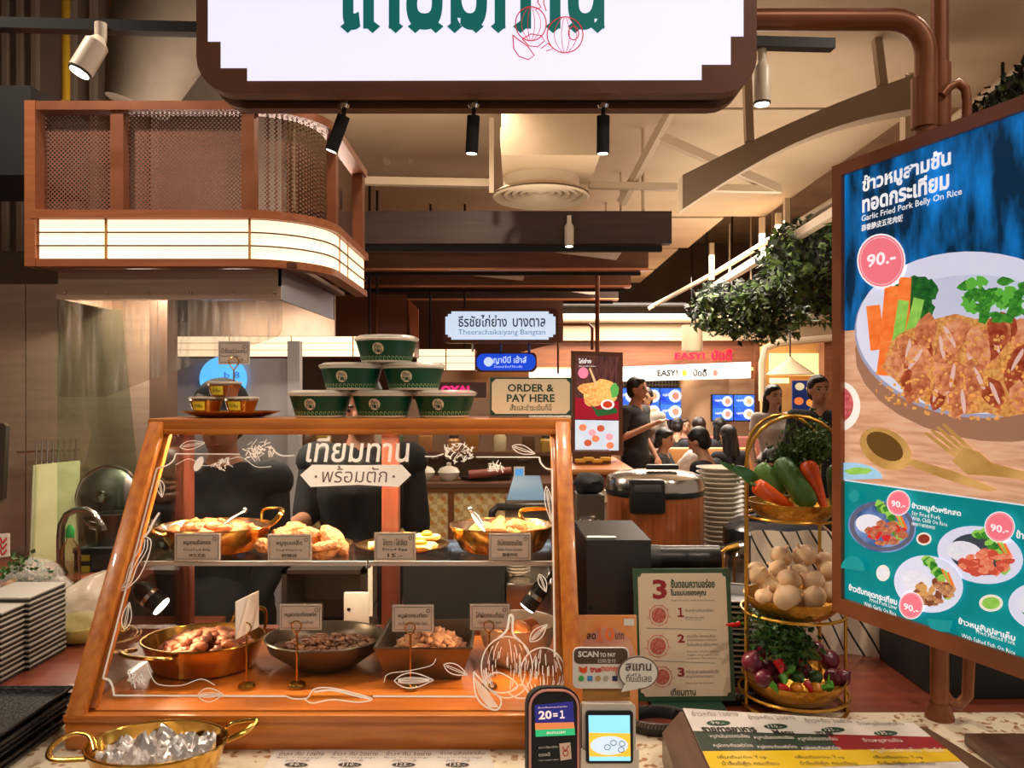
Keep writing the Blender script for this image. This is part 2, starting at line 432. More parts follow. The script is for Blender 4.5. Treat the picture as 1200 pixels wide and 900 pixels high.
# railing / cable tray receding on the right
t = thing('overhead_railing', P(900, 290, 7.0), 'beige tubular railing receding under the ceiling above the plants', 'railing')
mk('rail', MB().tube([P(1230, 55, 3.6), P(1060, 185, 5.2), P(838, 320, 9.0), P(768, 357, 11.0), P(760, 362, 11.0)], .03, 8), M_strut, t)
mk('rail', MB().bar(P(1230, 120, 3.6), P(985, 245, 5.6), .07, .07), M_strut, t)
mk('rail', MB().bar(P(985, 245, 5.6), P(835, 337, 9.3), .07, .07), M_strut, t)
for (x, ya, yb, y) in ((834, 285, 328, 9.0), (922, 225, 268, 7.2), (912, 250, 275, 7.4), (893, 255, 312, 7.8)):
    mk('upright', MB().bar(P(x, ya, y), P(x, yb, y), .05, .05), M_strut, t)
for (x, y0, y1, Y) in ((855, 262, 330, 9.5), (880, 240, 330, 10), (905, 240, 320, 10)):
    mk('hanger', MB().cyl(P(x, y0, Y), P(x, y1, Y), .012, n=6), M_strut, t)
# canopy of dark boards over the island stall
CBD = []
bl = ['foremost and darkest board of the timber canopy', 'second board of the timber canopy with a copper lit edge', 'third board of the timber canopy from the front', 'rearmost board of the timber canopy']
for i, (y, xr, h) in enumerate(((5.24, 1.09, .22), (6.3, 1.12, .16), (7.3, 1.13, .13), (8.3, 1.15, .14))):
    t = thing('canopy_board', (0, y, 2.6), bl[i], 'beam', 'dark boards of the timber canopy')
    mk('board', MB().bb(-2.4, xr, y, y+.08, 2.6, 2.6+h), M_wbeam if i in (0, 3) else M_wbeam2, t)
    if i: mk('edge_strip', MB().bb(-2.4, xr, y-.03, y+.08, 2.585, 2.603, .004), mat('copper_edge', (216, 140, 96), .3, .6), t)
    mk('track', MB().bb(-2.4, xr-.05, y+.081, y+.12, 2.56, 2.6), M_blackm, t); CBD.append(t)
    for hx in (-1.5, .9): mk('hanger', MB().cyl(V(hx, y+.04, 2.6+h), V(hx, y+.04, 3.4 if y > 4.94 else 4.25), .012, n=6), M_strut, t)
for i, pp in enumerate((((490, 280), (740, 284), (722, 305), (715, 304)), ((418, 314), (520, 316), (616, 318), (613, 329)), ((590, 334), (705, 337), (700, 345), (690, 345)))):
    y = 6.2+i*1.0
    mk('speckled_panel', MB().slab([P(x, q-4*(k < 2), y) for k, (x, q) in enumerate(pp)], (0, .02, .012)), M_panelw, CBD[i+1])
mk('speckled_panel', MB().slab([P(416, 276, 6.2), P(510, 279, 6.2), P(420, 290, 6.2)], (0, .02, .01)), M_panelw, CBD[1])

# ------------------------------------------------------------------ spotlights
def white_spot(px, py0, py1, y, dpx, lab, tilt=0.0, power=0):
    top = P(px, py0, y); k = y/F; r = dpx*k/2; L_ = (py1-py0)*k
    t = thing('track_spotlight', top, lab, 'spotlight', 'white track spotlights')
    d = Vector((math.sin(tilt), -.25 if tilt else 0, -1)).normalized()
    mk('bracket', MB().cyl(top+V(0, 0, .03), top-V(0, 0, .02), r*.5, n=10), M_spot, t)
    a = top+V(0, 0, -.01); b = a+d*L_
    mk('housing', MB().tube([a, a+d*L_*.12, a+d*L_*.2, b], [r*.45, r*.7, r, r], 20), M_spot, t)
    mk('bezel', MB().tube([b, b+d*.006], [r, r*.93], 20), mat('bezel_grey', (70, 64, 58), .4), t)
    mk('lens', MB().tube([b+d*.003, b+d*.008], [r*.8, r*.8], 20), M_lens, t)
    if power:
        l = bpy.data.lights.new('spot', 'SPOT'); l.energy = power; l.spot_size = R(75); l.spot_blend = .6; l.color = (1, .82, .62); l.shadow_soft_size = .04
        o = bpy.data.objects.new('spot_lamp', l); COL.objects.link(o); o.parent = t; o.matrix_parent_inverse = WM[t.name].inverted()
        o.location = b+d*.02; o.rotation_euler = Vector(d).to_track_quat('-Z', 'Y').to_euler()
mk('lighting_track', MB().bar(P(-120, 26, 2.12), P(976, 53, 2.30), .035, .03), M_black, label='long black lighting track running behind the shop sign', cat='track')
white_spot(118, 40, 88, 2.13, 27, 'white cylinder spotlight tilted left on the track above the mesh screen', tilt=-.42, power=22)
white_spot(893, 66, 116, 2.29, 20, 'white cylinder spotlight hanging right of the shop sign', power=20)
white_spot(667, 258, 286, 5.2, 11, 'small white cylinder spotlight below the round air diffuser', power=10)

# ------------------------------------------------------------------ the shop sign
def rrect(x0, x1, z0, z1, r, y, n=6):
    out = []
    for (cx, cz, a0) in ((x1-r, z0+r, -90), (x1-r, z1-r, 0), (x0+r, z1-r, 90), (x0+r, z0+r, 180)):
        for k in range(n+1):
            a = R(a0+90*k/n); out.append(V(cx+r*math.cos(a), y, cz+r*math.sin(a)))
    return out
Y0 = 1.38
sx0, sx1 = P(230, 0, Y0).x, P(887, 0, Y0).x; sz0, sz1 = P(0, 109, Y0).z, 2.52
sign = thing('shop_sign', (0, 1.43, sz0), 'large backlit shop sign with green Thai lettering in a brown rounded frame', 'sign')
M_signb = mat('sign_frame_paint', (112, 68, 48), .45, .15, col2=(100, 60, 42), vs=10)
mk('front_frame', MB().slab(rrect(sx0, sx1, sz0, sz1, .065, Y0), (0, .032, 0)), M_signb, sign)
mk('light_channel', MB().slab(rrect(sx0+.012, sx1-.012, sz0+.012, sz1-.01, .06, Y0+.032), (0, .042, 0)), mat('channel_black', (30, 22, 20), .5), sign)
mk('rear_frame', MB().slab(rrect(sx0, sx1, sz0, sz1, .065, Y0+.074), (0, .028, 0)), M_signb, sign)
SP = Plane((0, Y0, sz0), (1, 0, 0), (0, 0, 1))
zt = -150
face = [(244, zt+30), (244, 49), (259, 49), (259, 80), (290, 80), (290, 95), (822, 94), (822, 76), (856, 76), (856, 43), (871, 43), (871, zt+30)]
mk('face_panel', MB().slab([SP.px(x, y, .0015) for x, y in face], (0, .001, 0)), M_signface, sign)
l = MB(); textpx(l, SP, 'เทียมทาน', 402, -88, 708, 36, .003, bold=.03, res=4)
for x in (408, 437, 464, 487, 511, 533, 558, 584, 610, 648, 674, 700):
    cpoly(l, SP, [(x-9, 32), (x, 25), (x+9, 32), (x, 40)], .0034)
mk('lettering', l, M_green, sign, smooth=False, label='green Thai shop name')
g = MB()
for cx, cy, rx, ry, rot in ((622, 29, 18, 20, 0), (662, 42, 21, 21, 0)):
    stroke(g, SP, ell(cx, cy, rx, ry, 26)+[(cx+rx, cy)], 1.3, .004)
    for f in (-.6, -.2, .25, .65): stroke(g, SP, [(cx+f*rx*(1-abs(t_)**2*.8), cy+ry*t_) for t_ in [k/6-1 for k in range(13)]], .7, .004)
stroke(g, SP, [(632, -6), (630, 4), (634, 10), (628, 12)], 1.4, .004); stroke(g, SP, [(638, -6), (637, 5), (640, 14)], 1.2, .004)
stroke(g, SP, ell(672, 40, 6, 8, 14)+[(678, 40)], 1.2, .004)
stroke(g, SP, [(601, 42), (602, 58), (608, 67), (619, 71), (626, 66), (618, 55), (605, 46), (601, 42)], 1.3, .004)
stroke(g, SP, [(612, 47), (622, 41), (634, 43), (638, 49), (630, 56), (620, 55), (612, 47)], 1.2, .004)
stroke(g, SP, [(634, 58), (642, 52), (648, 58), (640, 61)], 1.1, .004)
mk('garlic_drawing', g, M_redlit, sign, smooth=False, label='red line drawing of garlic bulbs')
def black_spot(px, tilt, lab):
    y = 1.434; top = P(px, 0, y); top.z = sz0+.012
    t = thing('mini_spotlight', top, lab, 'spotlight', 'black mini spotlights under the shop sign')
    mk('mount', MB().lathe([(.011, -.014), (.008, -.02), (.011, 0)], top, 14), M_steel2, t)
    a = top+V(0, 0, -.02); d = V(math.sin(tilt), .1, -math.cos(tilt)).normalized()
    mk('stem', MB().cyl(a, a+V(0, 0, -.018), .004, n=8), M_black, t)
    b = a+V(0, 0, -.014); e = b+d*.068
    mk('housing', MB().tube([b, e], [.012, .012], 18), M_blackm, t)
    mk('lens', MB().tube([e, e+d*.001], [.0095, .0095], 16), M_lens, t)
    l = bpy.data.lights.new('mini_spot', 'SPOT'); l.energy = 5.5; l.spot_size = R(70); l.spot_blend = .7; l.color = (1, .80, .58); l.shadow_soft_size = .02
    o = bpy.data.objects.new('mini_spot_lamp', l); COL.objects.link(o); o.parent = t; o.matrix_parent_inverse = WM[t.name].inverted()
    o.location = e+d*.006; o.rotation_euler = d.to_track_quat('-Z', 'Y').to_euler()
black_spot(403, -.38, 'leftmost black mini spotlight, tilted, under the shop sign')
black_spot(555, -.06, 'middle black mini spotlight under the shop sign')
black_spot(707, 0, 'rightmost black mini spotlight under the shop sign')

# copper pipe frame carrying sign and display
t = thing('pipe_frame', V(.79, 1.43, .95), 'copper pipe frame with a bent arm carrying the shop sign and menu display', 'pipe frame')
arm = [P(880, 23, 1.43), P(1045, 23, 1.43)]
for k in range(1, 7):
    a = R(90-90*k/6); arm.append(P(1045+40*math.cos(a), 63-40*math.sin(a), 1.43))
arm.append(P(1085, 165, 1.43))
mk('arm', MB().tube(arm, .0195, 16), M_copper, t)
mk('sleeve', MB().cyl(P(1083, 92, 1.43), P(1083, 150, 1.43), .0225), M_copper, t)
mk('post', MB().cyl(P(1101, -120, 1.47), V(P(1101, 0, 1.47).x, 1.47, .951), .0165), M_copper, t)
mk('sleeve', MB().cyl(P(1101, 76, 1.47), P(1101, 150, 1.47), .020), M_copper, t)
mk('hook', MB().tube([P(1103, 112, 1.45), P(1110, 103, 1.45), P(1122, 97, 1.45), P(1131, 104, 1.45), P(1133, 116, 1.45), P(1133, 150, 1.45)], .009, 10), M_copper, t)
mk('hook', MB().tube([P(1101, 805, 1.47), P(1112, 822, 1.47), P(1124, 826, 1.47), P(1134, 815, 1.47), P(1136, 770, 1.47)], .011, 10), M_copper, t)
mk('foot', MB().lathe([(.026, 0), (.026, .004), (.018, .03)], V(P(1101, 0, 1.47).x, 1.47, .95), 20), M_copper, t)

# ------------------------------------------------------------------ counters
t = thing('service_counter', (0, 1.3, 0), 'terrazzo topped service counter along the front of the stall', 'counter')
mk('worktop', MB().bb(-1.15, 1.6, .98, 1.50, .91, .95, .004), M_terr, t)
mk('rear_worktop', MB().bb(-.78, 1.6, 1.5, 1.98, .91, .95, .004), M_redtop, t)
mk('front_panel', MB().bb(-1.1, 1.55, 1.04, 1.08, 0, .91), M_casebk, t)
t = thing('kitchen_counter', (-1.6, 2.0, 0), 'reddish laminate kitchen counter left of the display case', 'counter')
mk('worktop', MB().bb(-2.6, -.8, 1.50, 2.15, .91, .95, .004), M_redtop, t); mk('worktop', MB().bb(-2.6, -1.24, 2.151, 2.98, .91, .95, .004), M_redtop, t)
mk('body', MB().bb(-2.55, -1.28, 1.9, 2.95, 0, .91), M_steeldk, t)
t = thing('back_counter', (.6, 2.5, 0), 'dark low back counter carrying the rice cookers', 'counter')
mk('worktop', MB().bb(.14, 1.7, 2.0, 3.0, .91, .95, .004), M_dkgrey, t)
mk('body', MB().bb(.18, 1.7, 2.05, 2.95, 0, .91), M_blackm, t)

# ------------------------------------------------------------------ kitchen: steel wall, hood
t = thing('steel_wall', (-2, 3.0, .95), 'brushed stainless steel wall lining behind the sink', 'wall lining')
xs = [-2.75, -1.90, -1.383]
for a, b in zip(xs, xs[1:]): mk('sheet', MB().bb(a+.002, b-.002, 3.0, 3.02, .951, 2.0), M_steel, t)
mk('corner_post', MB().bb(-1.383, -1.315, 2.93, 3.02, .951, 2.0), mat('bronze_post', (96, 74, 60), .4, .6), t)
mk('wall_cabinet', MB().bb(-2.4, P(36, 0, 2.62).x, 2.62, 2.98, P(0, 205, 2.62).z, P(0, 100, 2.62).z), M_blackm, label='dark cabinet beside the mesh screen at the left edge', cat='cabinet')

HY = 2.6
hx0 = P(37, 0, HY).x; hx1 = -.645; hr = .27; HYB = 3.42
def hood_path(inset=0.0, ext=0.0):
    """plan outline of the hood front: straight, rounded corner, straight back"""
    pts = [V(hx0-ext, HY+inset, 0)]
    x1 = hx1-inset; r = hr-inset
    for k in range(11):
        a = R(-90+90*k/10); pts.append(V(x1-r+r*math.cos(a), HY+inset+r+r*math.sin(a), 0))
    pts.append(V(x1, HYB, 0))
    return pts
def hood_band(mb, z0, z1, inset, th):
    o = hood_path(inset); i = hood_path(inset+th); n = len(o)
    vs = []
    for k in range(n): vs += [o[k]+V(0, 0, z0), o[k]+V(0, 0, z1), i[k]+V(0, 0, z1), i[k]+V(0, 0, z0)]
    fs = []
    for k in range(n-1):
        a, b = 4*k, 4*k+4
        for q in range(4): fs.append((a+q, b+q, b+(q+1) % 4, a+(q+1) % 4))
    fs += [(0, 1, 2, 3), (4*n-1, 4*n-2, 4*n-3, 4*n-4)]
    return mb.add(vs, fs)
zb = P(0, 312, HY).z; zl0 = P(0, 303, HY).z; zl1 = P(0, 256, HY).z; zt_ = P(0, 246, HY).z; ztop = P(0, 118, HY).z
hood = thing('kitchen_hood', (-1.2, 2.9, zb), 'kitchen hood canopy with a glowing lantern band and perforated copper screen above', 'hood')
M_hoodw = wood('hood_wood', (168, 100, 58), (146, 82, 44), .4, 0, 5, .1)
mk('lower_rail', hood_band(MB(), zb, zl0, 0, .05), M_hoodw, hood)
mk('upper_rail', hood_band(MB(), zl1, zt_, -.006, .06), M_hoodw, hood)
mk('end_post', MB().bb(hx0-.022, hx0+.014, HY-.004, HY+.06, zb, ztop), M_hoodw, hood)
mk('soffit', MB().bb(hx0, hx1-.1, HY+.04, HYB, zb+.004, zb+.02), M_copperdk, hood)
# glowing panes in three rows, split by bars
path = hood_path(.012); cum = [0]
for a, b in zip(path, path[1:]): cum.append(cum[-1]+(b-a).length)
def along(sv):
    for k in range(len(cum)-1):
        if sv <= cum[k+1]+1e-9:
            f = (sv-cum[k])/(cum[k+1]-cum[k]); return path[k].lerp(path[k+1], f)
    return path[-1]
cuts = [.016, .248, .735, 1.17, cum[-1]-.35, cum[-1]-.01]
for ci, (a, b) in enumerate(zip(cuts, cuts[1:])):
    n = 8 if ci >= 2 else 1
    for r_ in range(3):
        z0 = zl0+(zl1-zl0)*r_/3+.0015; z1 = zl0+(zl1-zl0)*(r_+1)/3-.0015
        q = [along(a+.003+(b-a-.006)*k/n) for k in range(n+1)]
        vs = []
        for p in q: vs += [p+V(0, 0, z0), p+V(0, 0, z1)]
        mk('pane', MB().add(vs, [(2*k, 2*k+2, 2*k+3, 2*k+1) for k in range(n)]), M_fascia, hood)
    if ci: mk('mullion', MB().bar(along(a)+V(0, -.004, zl0), along(a)+V(0, -.004, zl1), .007, .007, up=(0, 1, 0)), mat('mullion_wood', (190, 140, 80), .4), hood)
for r_ in (1, 2):
    z = zl0+(zl1-zl0)*r_/3
    mk('glazing_bar', hood_band(MB(), z-.0022, z+.0022, .006, .008), M_copperdk, hood)
# perforated screen
M_mesh = mesh_mat('perforated_copper', (140, 92, 76), 95)
sc_in = .05
p2 = hood_path(sc_in); vs = []
for p in p2: vs += [p+V(0, 0, zt_), p+V(0, 0, ztop-.02)]
mk('perforated_screen', MB().add(vs, [(2*k, 2*k+2, 2*k+3, 2*k+1) for k in range(len(p2)-1)]), M_mesh, hood)
mk('top_rail', hood_band(MB(), ztop-.03, ztop, .0, .06), M_copper, hood)
for px in (135, 289):
    x = P(px, 0, HY).x; mk('upright', MB().bb(x-.022, x+.022, HY+.01, HY+.055, zt_, ztop-.03), M_copper, hood)
mk('upright', MB().bb(hx1-.055, hx1-.02, HY+.30, HY+.34, zt_, ztop-.03), M_copper, hood)
mk('upright', MB().bb(hx1-.055, hx1-.01, HYB-.06, HYB, zt_, ztop), M_copper, hood)
# steel exhaust box under the lantern band, with glass skirts
t = thing('exhaust_hood', (-1.1, 2.9, 1.8), 'stainless steel exhaust hood with hanging glass skirt under the lantern band', 'hood')
ex0, ex1 = P(68, 0, 2.66).x, P(330, 0, 2.66).x
zh0, zh1 = P(0, 351, 2.66).z, zb
mk('front_panel', MB().bb(ex0, ex1, 2.66, 2.68, zh0, zh1), M_steel, t)
mk('front_flange', MB().bb(ex0, ex1, 2.65, 2.66, zh0, zh0+.045), M_steel, t)
mk('side_panel', MB().slab([V(ex1, 2.66, zh0), V(ex1, 2.66, zh1), V(ex1+.02, 3.35, zh1), V(ex1+.02, 3.35, zh0)], (-.012, 0, 0)), mat('blue_steel', (128, 134, 150), .3, .9), t)
mk('left_panel', MB().bb(ex0, ex0+.012, 2.68, 3.0, zh0, zh1), M_steel, t)
mk('filter_bank', MB().box((-1.15, 2.86, zh0+.17), (.66, .3, .02), Matrix.Rotation(R(8), 3, 'X')), M_steel2, t)
mk('rear_panel', MB().bb(ex1-.62, P(392, 0, 3.36).x, 3.36, 3.38, P(0, 394, 3.36).z, zh1), mat('added_hood_lining', (196, 168, 146), .4, .3, col2=(170, 140, 120), vs=4), t)  # pale panel added so the view through the glass skirt is bright
for k in range(6): mk('bolt', MB().ball(V(ex0+.03+k*.145, 2.648, zh0+.022), .005, 8, 6), M_steel2, t)
GP = Plane((0, 2.645, 1.7), (1, 0, 0), (0, 0, 1))
mk('glass_skirt', MB().slab([GP.px(x, y) for x, y in ((69, 352), (330, 352), (330, 388), (326, 394), (184, 442), (184, 352.5))], (0, .008, 0)), M_glass_wet, t)
mk('glass_skirt', MB().slab([GP.px(x, y) for x, y in ((69, 352.5), (183, 352.5), (183, 442), (148, 455), (122, 465), (69, 465))], (0, .006, 0)), M_glass_wet, t)
for hx in (-1.35, -1.0):  # lamps added in the hood to brighten the dark kitchen and steel wall
    lt = thing('added_hood_lamp', V(hx, 2.8, zh0+.1), ('left' if hx < -1.2 else 'right')+' added fill lamp inside the steel exhaust hood', 'lamp', 'added lamps inside the exhaust hood')
    mk('lens', MB().lathe([(.05, 0), (.05, .02)], V(hx, 2.8, zh0+.085), 20), M_lens, lt); mk('housing', MB().lathe([(.06, 0), (.06, .05)], V(hx, 2.8, zh0+.106), 20, capt=True), M_steeldk, lt)
    l = bpy.data.lights.new('added_hood_lamp', 'AREA'); l.shape = 'DISK'; l.size = .09; l.energy = 9; l.color = (1, .88, .72)
    o = bpy.data.objects.new('added_hood_light', l); COL.objects.link(o); o.parent = lt; o.matrix_parent_inverse = WM[lt.name].inverted(); o.location = (hx, 2.8, zh0+.08)
mk('glass_screen', MB().slab([V(P(67, 0, 2.5).x, 2.5, .951), V(P(67, 0, 2.66).x, 2.66, zh0), V(P(67, 0, 2.66).x+.05, 2.99, zh0), V(P(67, 0, 2.5).x+.05, 2.99, .951)], (.006, 0, 0)), glass_mat('green_edge_glass', (236, 244, 238), .03, .02, 0, .12), label='upright glass splash screen beside the cutting board', cat='glass panel')

# ------------------------------------------------------------------ display case
CT, CB = 1.518, .95                       # top and foot of the case
fx0, fx1 = -.776, .124
gt, gb = V(0, 1.652, 1.497), V(0, 1.347, 1.014)   # top and bottom line of the sloping glass
case = thing('display_case', V(-.33, 1.56, CB), 'wooden food display case with a sloping painted glass front', 'display case')
mk('base', MB().bb(fx0-.004, fx1+.004, 1.338, 1.80, CB, 1.004, .004), M_case, case)
mk('front_lip', MB().bb(fx0-.004, fx1+.004, 1.332, 1.352, 1.000, 1.0125, .003), M_case, case)
mk('floor_board', MB().bb(fx0+.006, fx1-.006, 1.352, 1.795, 1.004, 1.014), M_casefl, case)
mk('top_board', MB().bb(fx0, fx1, 1.655, 1.81, 1.500, CT, .003), M_case, case)
mk('top_rail', MB().bb(fx0-.003, fx1+.003, 1.640, 1.668, 1.494, CT, .005), M_case, case)
mk('top_moulding', MB().bb(fx0+.02, fx1-.02, 1.636, 1.66, 1.484, 1.496, .004), M_case, case)
gd = (gt-gb).normalized(); gn = V(0, -gd.z, gd.y)
for x, lab in ((fx0+.016, None), (fx1-.016, None)):
    mk('sloping_post', MB().bar(V(x, gb.y-.003, gb.z-.01), V(x, gt.y+.004, gt.z+.012), .032, .03, up=(0, -1, .6), bev=.004), M_casev, case)
    s_ = 1 if x < -.3 else -1
    mk('inner_moulding', MB().bar(V(x+s_*.02, gb.y+.01, gb.z), V(x+s_*.02, gt.y+.01, gt.z), .012, .016, up=(0, -1, .6), bev=.003), M_casev, case)
    # glazed end with rear post
    mk('rear_post', MB().bb(x-.016, x+.016, 1.77, 1.80, 1.014, 1.50), M_casebk, case)
    mk('side_glass', MB().slab([V(x, gb.y+.02, 1.015), V(x, 1.77, 1.015), V(x, 1.77, 1.50), V(x, gt.y+.02, 1.50)], (.004, 0, 0)), M_glass, case)
mk('rear_post', MB().bb(-.300, -.262, 1.768, 1.80, 1.014, 1.50), M_casebk, case)
mk('rear_rail', MB().bb(fx0, fx1, 1.77, 1.80, 1.014, 1.030), M_casebk, case)
mk('glass_front', MB().slab([V(fx0+.03, gb.y, gb.z), V(fx1-.03, gb.y, gb.z), V(fx1-.03, gt.y, gt.z), V(fx0+.03, gt.y, gt.z)], (0, gn.y*-.004, gn.z*-.004)), M_glass, case)
SH = 1.236
mk('glass_shelf', MB().bb(fx0+.036, -.29, 1.535, 1.765, SH-.007, SH), M_glass, case)
mk('glass_shelf', MB().bb(-.286, fx1-.036, 1.535, 1.765, SH-.007, SH), M_glass, case)
mk('shelf_edge', MB().bb(fx0+.036, -.29, 1.530, 1.535, SH-.008, SH+.001), mat('glass_edge', (214, 206, 204), .2), case)
mk('shelf_edge', MB().bb(-.286, fx1-.036, 1.530, 1.535, SH-.008, SH+.001), mat('glass_edge', (214, 206, 204), .2), case)
mk('shelf_bracket', MB().bb(-.298, -.29, 1.56, 1.768, SH-.02, SH-.008), M_steel2, case)
mk('bracket_strip', MB().bar(P(434, 655, 1.76), P(434, 722, 1.76), .010, .004, up=(0, 1, 0)), M_white, case)
# ---- white drawing on the glass
GL = Plane(gb, (1, 0, 0), gd)
def q2(pts, n=8):
    """smooth curve through pixel points (Catmull-Rom)"""
    out = []; m = len(pts)
    for i in range(m-1):
        p0 = pts[max(i-1, 0)]; p1 = pts[i]; p2_ = pts[i+1]; p3 = pts[min(i+2, m-1)]
        for k in range(n):
            t_ = k/n
            out.append(tuple(.5*((2*p1[j])+(-p0[j]+p2_[j])*t_+(2*p0[j]-5*p1[j]+4*p2_[j]-p3[j])*t_*t_+(-p0[j]+3*p1[j]-3*p2_[j]+p3[j])*t_**3) for j in (0, 1)))
    out.append(pts[-1]); return out
l = MB(); textpx(l, GL, 'เทียมทาน', 358, 511, 481, 542, .0015, bold=.012, res=3)
mk('lettering', l, M_paint, case, smooth=False, label='white Thai shop name on the glass')
bn = MB(); cpoly(bn, GL, [(352, 557), (366, 545), (420, 545.5), (471, 545), (482, 557), (467, 571), (420, 568.5), (364, 571)], .0015)
bn = mk('painted_banner', bn, M_paint, case, smooth=False, label='white banner shape painted on the glass')
l = MB(); textpx(l, GL, 'พร้อมตัก', 376, 546.5, 455, 566, .002, bold=-.004, res=3)
cpoly(l, GL, ell(370.5, 559, 1.6, 1.6, 8), .002); cpoly(l, GL, ell(461.5, 559, 1.6, 1.6, 8), .002)
mk('banner_lettering', l, mat('brown_ink', (92, 66, 54), .6), bn, smooth=False)
b = MB()
stroke(b, GL, [(281, 532.5), (206, 532)], 1.6)
stroke(b, GL, q2([(206, 532), (203, 540), (195, 546), (184, 549)]), 2.2)
stroke(b, GL, [(184, 549), (121, 795)], 2.4)
stroke(b, GL, q2([(121, 795), (128, 797), (132, 804), (134, 815)]), 2.4)
stroke(b, GL, [(134, 815), (335, 816)], 2.0); mk('painted_border', stroke(MB(), GL, [(437, 816), (558, 816.5)], 2.0), M_paint, case, smooth=False)
b = mk('painted_border', b, M_paint, case, smooth=False) and MB()
stroke(b, GL, [(558, 535.8), (632, 536)], 1.6)
stroke(b, GL, q2([(632, 536), (634, 543), (640, 549), (647, 550)]), 2.2)
stroke(b, GL, [(647, 550), (650, 770)], 2.4)
mk('painted_border', b, M_paint, case, smooth=False)
def leaf(mb, x0, y0, x1, y1, w, veins=2, lw=1.1):
    mb = MB()
    dx, dy = x1-x0, y1-y0; L_ = math.hypot(dx, dy); nx, ny = -dy/L_, dx/L_
    prof = [(k/10, math.sin(PI*(k/10)**.8)) for k in range(11)]
    for s_ in (-1, 1): stroke(mb, GL, [(x0+dx*t_+nx*w*h*s_, y0+dy*t_+ny*w*h*s_) for t_, h in prof], lw)
    for j in range(veins):
        f = (j+1)/(veins+1)*2-1
        stroke(mb, GL, [(x0+dx*t_+nx*w*h*f*.6, y0+dy*t_+ny*w*h*f*.6) for t_, h in prof[1:-1]], .8)
    mk('painted_leaf', mb, M_paint, case, smooth=False)
lf = None
leaf(lf, 211, 524, 240, 519, 5); leaf(lf, 187, 562, 190, 583, 4.5); leaf(lf, 146, 738, 152, 706, 5.5)
leaf(lf, 600, 523, 627, 532, 5); leaf(lf, 462, 798, 508, 797, 9, 5); leaf(lf, 520, 779, 548, 791, 6); leaf(lf, 621, 752, 641, 732, 6, 3); leaf(lf, 632, 673, 640, 694, 4.5)
leaf(lf, 232, 815, 262, 814, 8, 4); leaf(lf, 640, 570, 646, 612, 4, 2)
rnd = random.Random(3)
for (cx, cy, rx, ry) in ((302, 529, 19, 12), (538, 530, 19, 12), (260, 544, 10, 6), (580, 548, 9, 6), (160, 796, 9, 8), (205, 505, 8, 5)):
    fl = MB()
    for k in range(int(rx*2.6)):
        a = rnd.random()*2*PI; f = rnd.random()**.6; x = cx+rx*f*math.cos(a); y = cy+ry*f*math.sin(a)
        an = rnd.random()*PI; L_ = rnd.uniform(2, 4.5)
        stroke(fl, GL, q2([(x-L_*math.cos(an), y-L_*math.sin(an)), (x+rnd.uniform(-1, 1), y+rnd.uniform(-1, 1)), (x+L_*math.cos(an), y+L_*math.sin(an))], 3), rnd.uniform(.8, 1.5))
    if cx == 302: stroke(fl, GL, q2([(320, 528), (330, 534), (345, 534)]), 1.8)
    if cx == 538: stroke(fl, GL, q2([(520, 532), (510, 535), (498, 535)]), 1.8)
    mk('painted_flower', fl, M_paint, case, smooth=False)
mk('painted_spoon', cpoly(MB(), GL, ell(233, 544, 4.5, 9.5, 16, rot=28), .0016), M_paint, case, smooth=False)
cu = MB()   # fork at the left, spoon and vine lines, garlic at the right
stroke(cu, GL, q2([(187, 601), (180, 612), (174, 624), (168, 630)]), [3.2]*25)
for o_ in (0, 5, 9): stroke(cu, GL, q2([(166+o_*.8, 632), (163+o_, 645), (152+o_, 664), (146+o_*.7, 684), (136, 692)]), 1.3)
stroke(cu, GL, q2([(168, 628), (177, 634), (174, 652), (163, 676), (148, 690), (136, 693)]), 1.5)
mk('painted_fork', cu, M_paint, case, smooth=False); cu = MB()
stroke(cu, GL, q2([(335, 816), (345, 819), (360, 818), (368, 808), (385, 806), (410, 811), (436, 819), (420, 823), (390, 820), (366, 824), (356, 818)]), 1.5)
stroke(cu, GL, q2([(368, 811), (390, 809), (415, 815), (434, 819)]), 2.2)
mk('painted_spring_onion', cu, M_paint, case, smooth=False); cu = MB()
stroke(cu, GL, q2([(172, 778), (180, 797), (190, 803), (214, 803), (236, 796), (252, 803)]), .9)
mk('painted_vine', cu, M_paint, case, smooth=False); cu = MB()
stroke(cu, GL, q2([(206, 545), (222, 538), (240, 546), (262, 541), (282, 536), (300, 547), (318, 547)]), .9)
mk('painted_vine', cu, M_paint, case, smooth=False); cu = MB()
stroke(cu, GL, q2([(450, 800), (455, 790), (480, 786), (505, 780), (511, 772)]), .8)
mk('painted_vine', cu, M_paint, case, smooth=False)
for (cx, cy, rx, ry) in ((594, 782, 30, 36), (636, 789, 26, 30)):
    cu = MB()
    stroke(cu, GL, ell(cx, cy, rx, ry, 30)+[(cx+rx, cy)], 1.4)
    for k in range(46):
        f = rnd.uniform(-.92, .92); t0 = rnd.uniform(-.95, .5); t1 = min(t0+rnd.uniform(.2, .5), .95)
        pts = []
        for j in range(5):
            t_ = t0+(t1-t0)*j/4; pts.append((cx+f*rx*math.sqrt(max(0, 1-t_*t_)), cy+ry*t_))
        stroke(cu, GL, pts, rnd.uniform(.6, 1.3))
    mk('painted_garlic', cu, M_paint, case, smooth=False)
cu = MB()
stroke(cu, GL, q2([(584, 748), (594, 738), (597, 722), (601, 724), (601, 742), (610, 752)]), 2.6)
mk('painted_garlic_stem', cu, M_paint, case, smooth=False); cu = MB()
stroke(cu, GL, q2([(555, 787), (557, 812), (566, 826), (582, 832), (587, 820), (572, 806), (562, 795), (555, 787)]), 2.0)
for k in range(7): stroke(cu, GL, q2([(557+k*2, 795+k*2), (562+k*2.6, 814+k), (574+k*1.6, 829)]), 1.1)
mk('painted_clove', cu, M_paint, case, smooth=False); cu = MB()
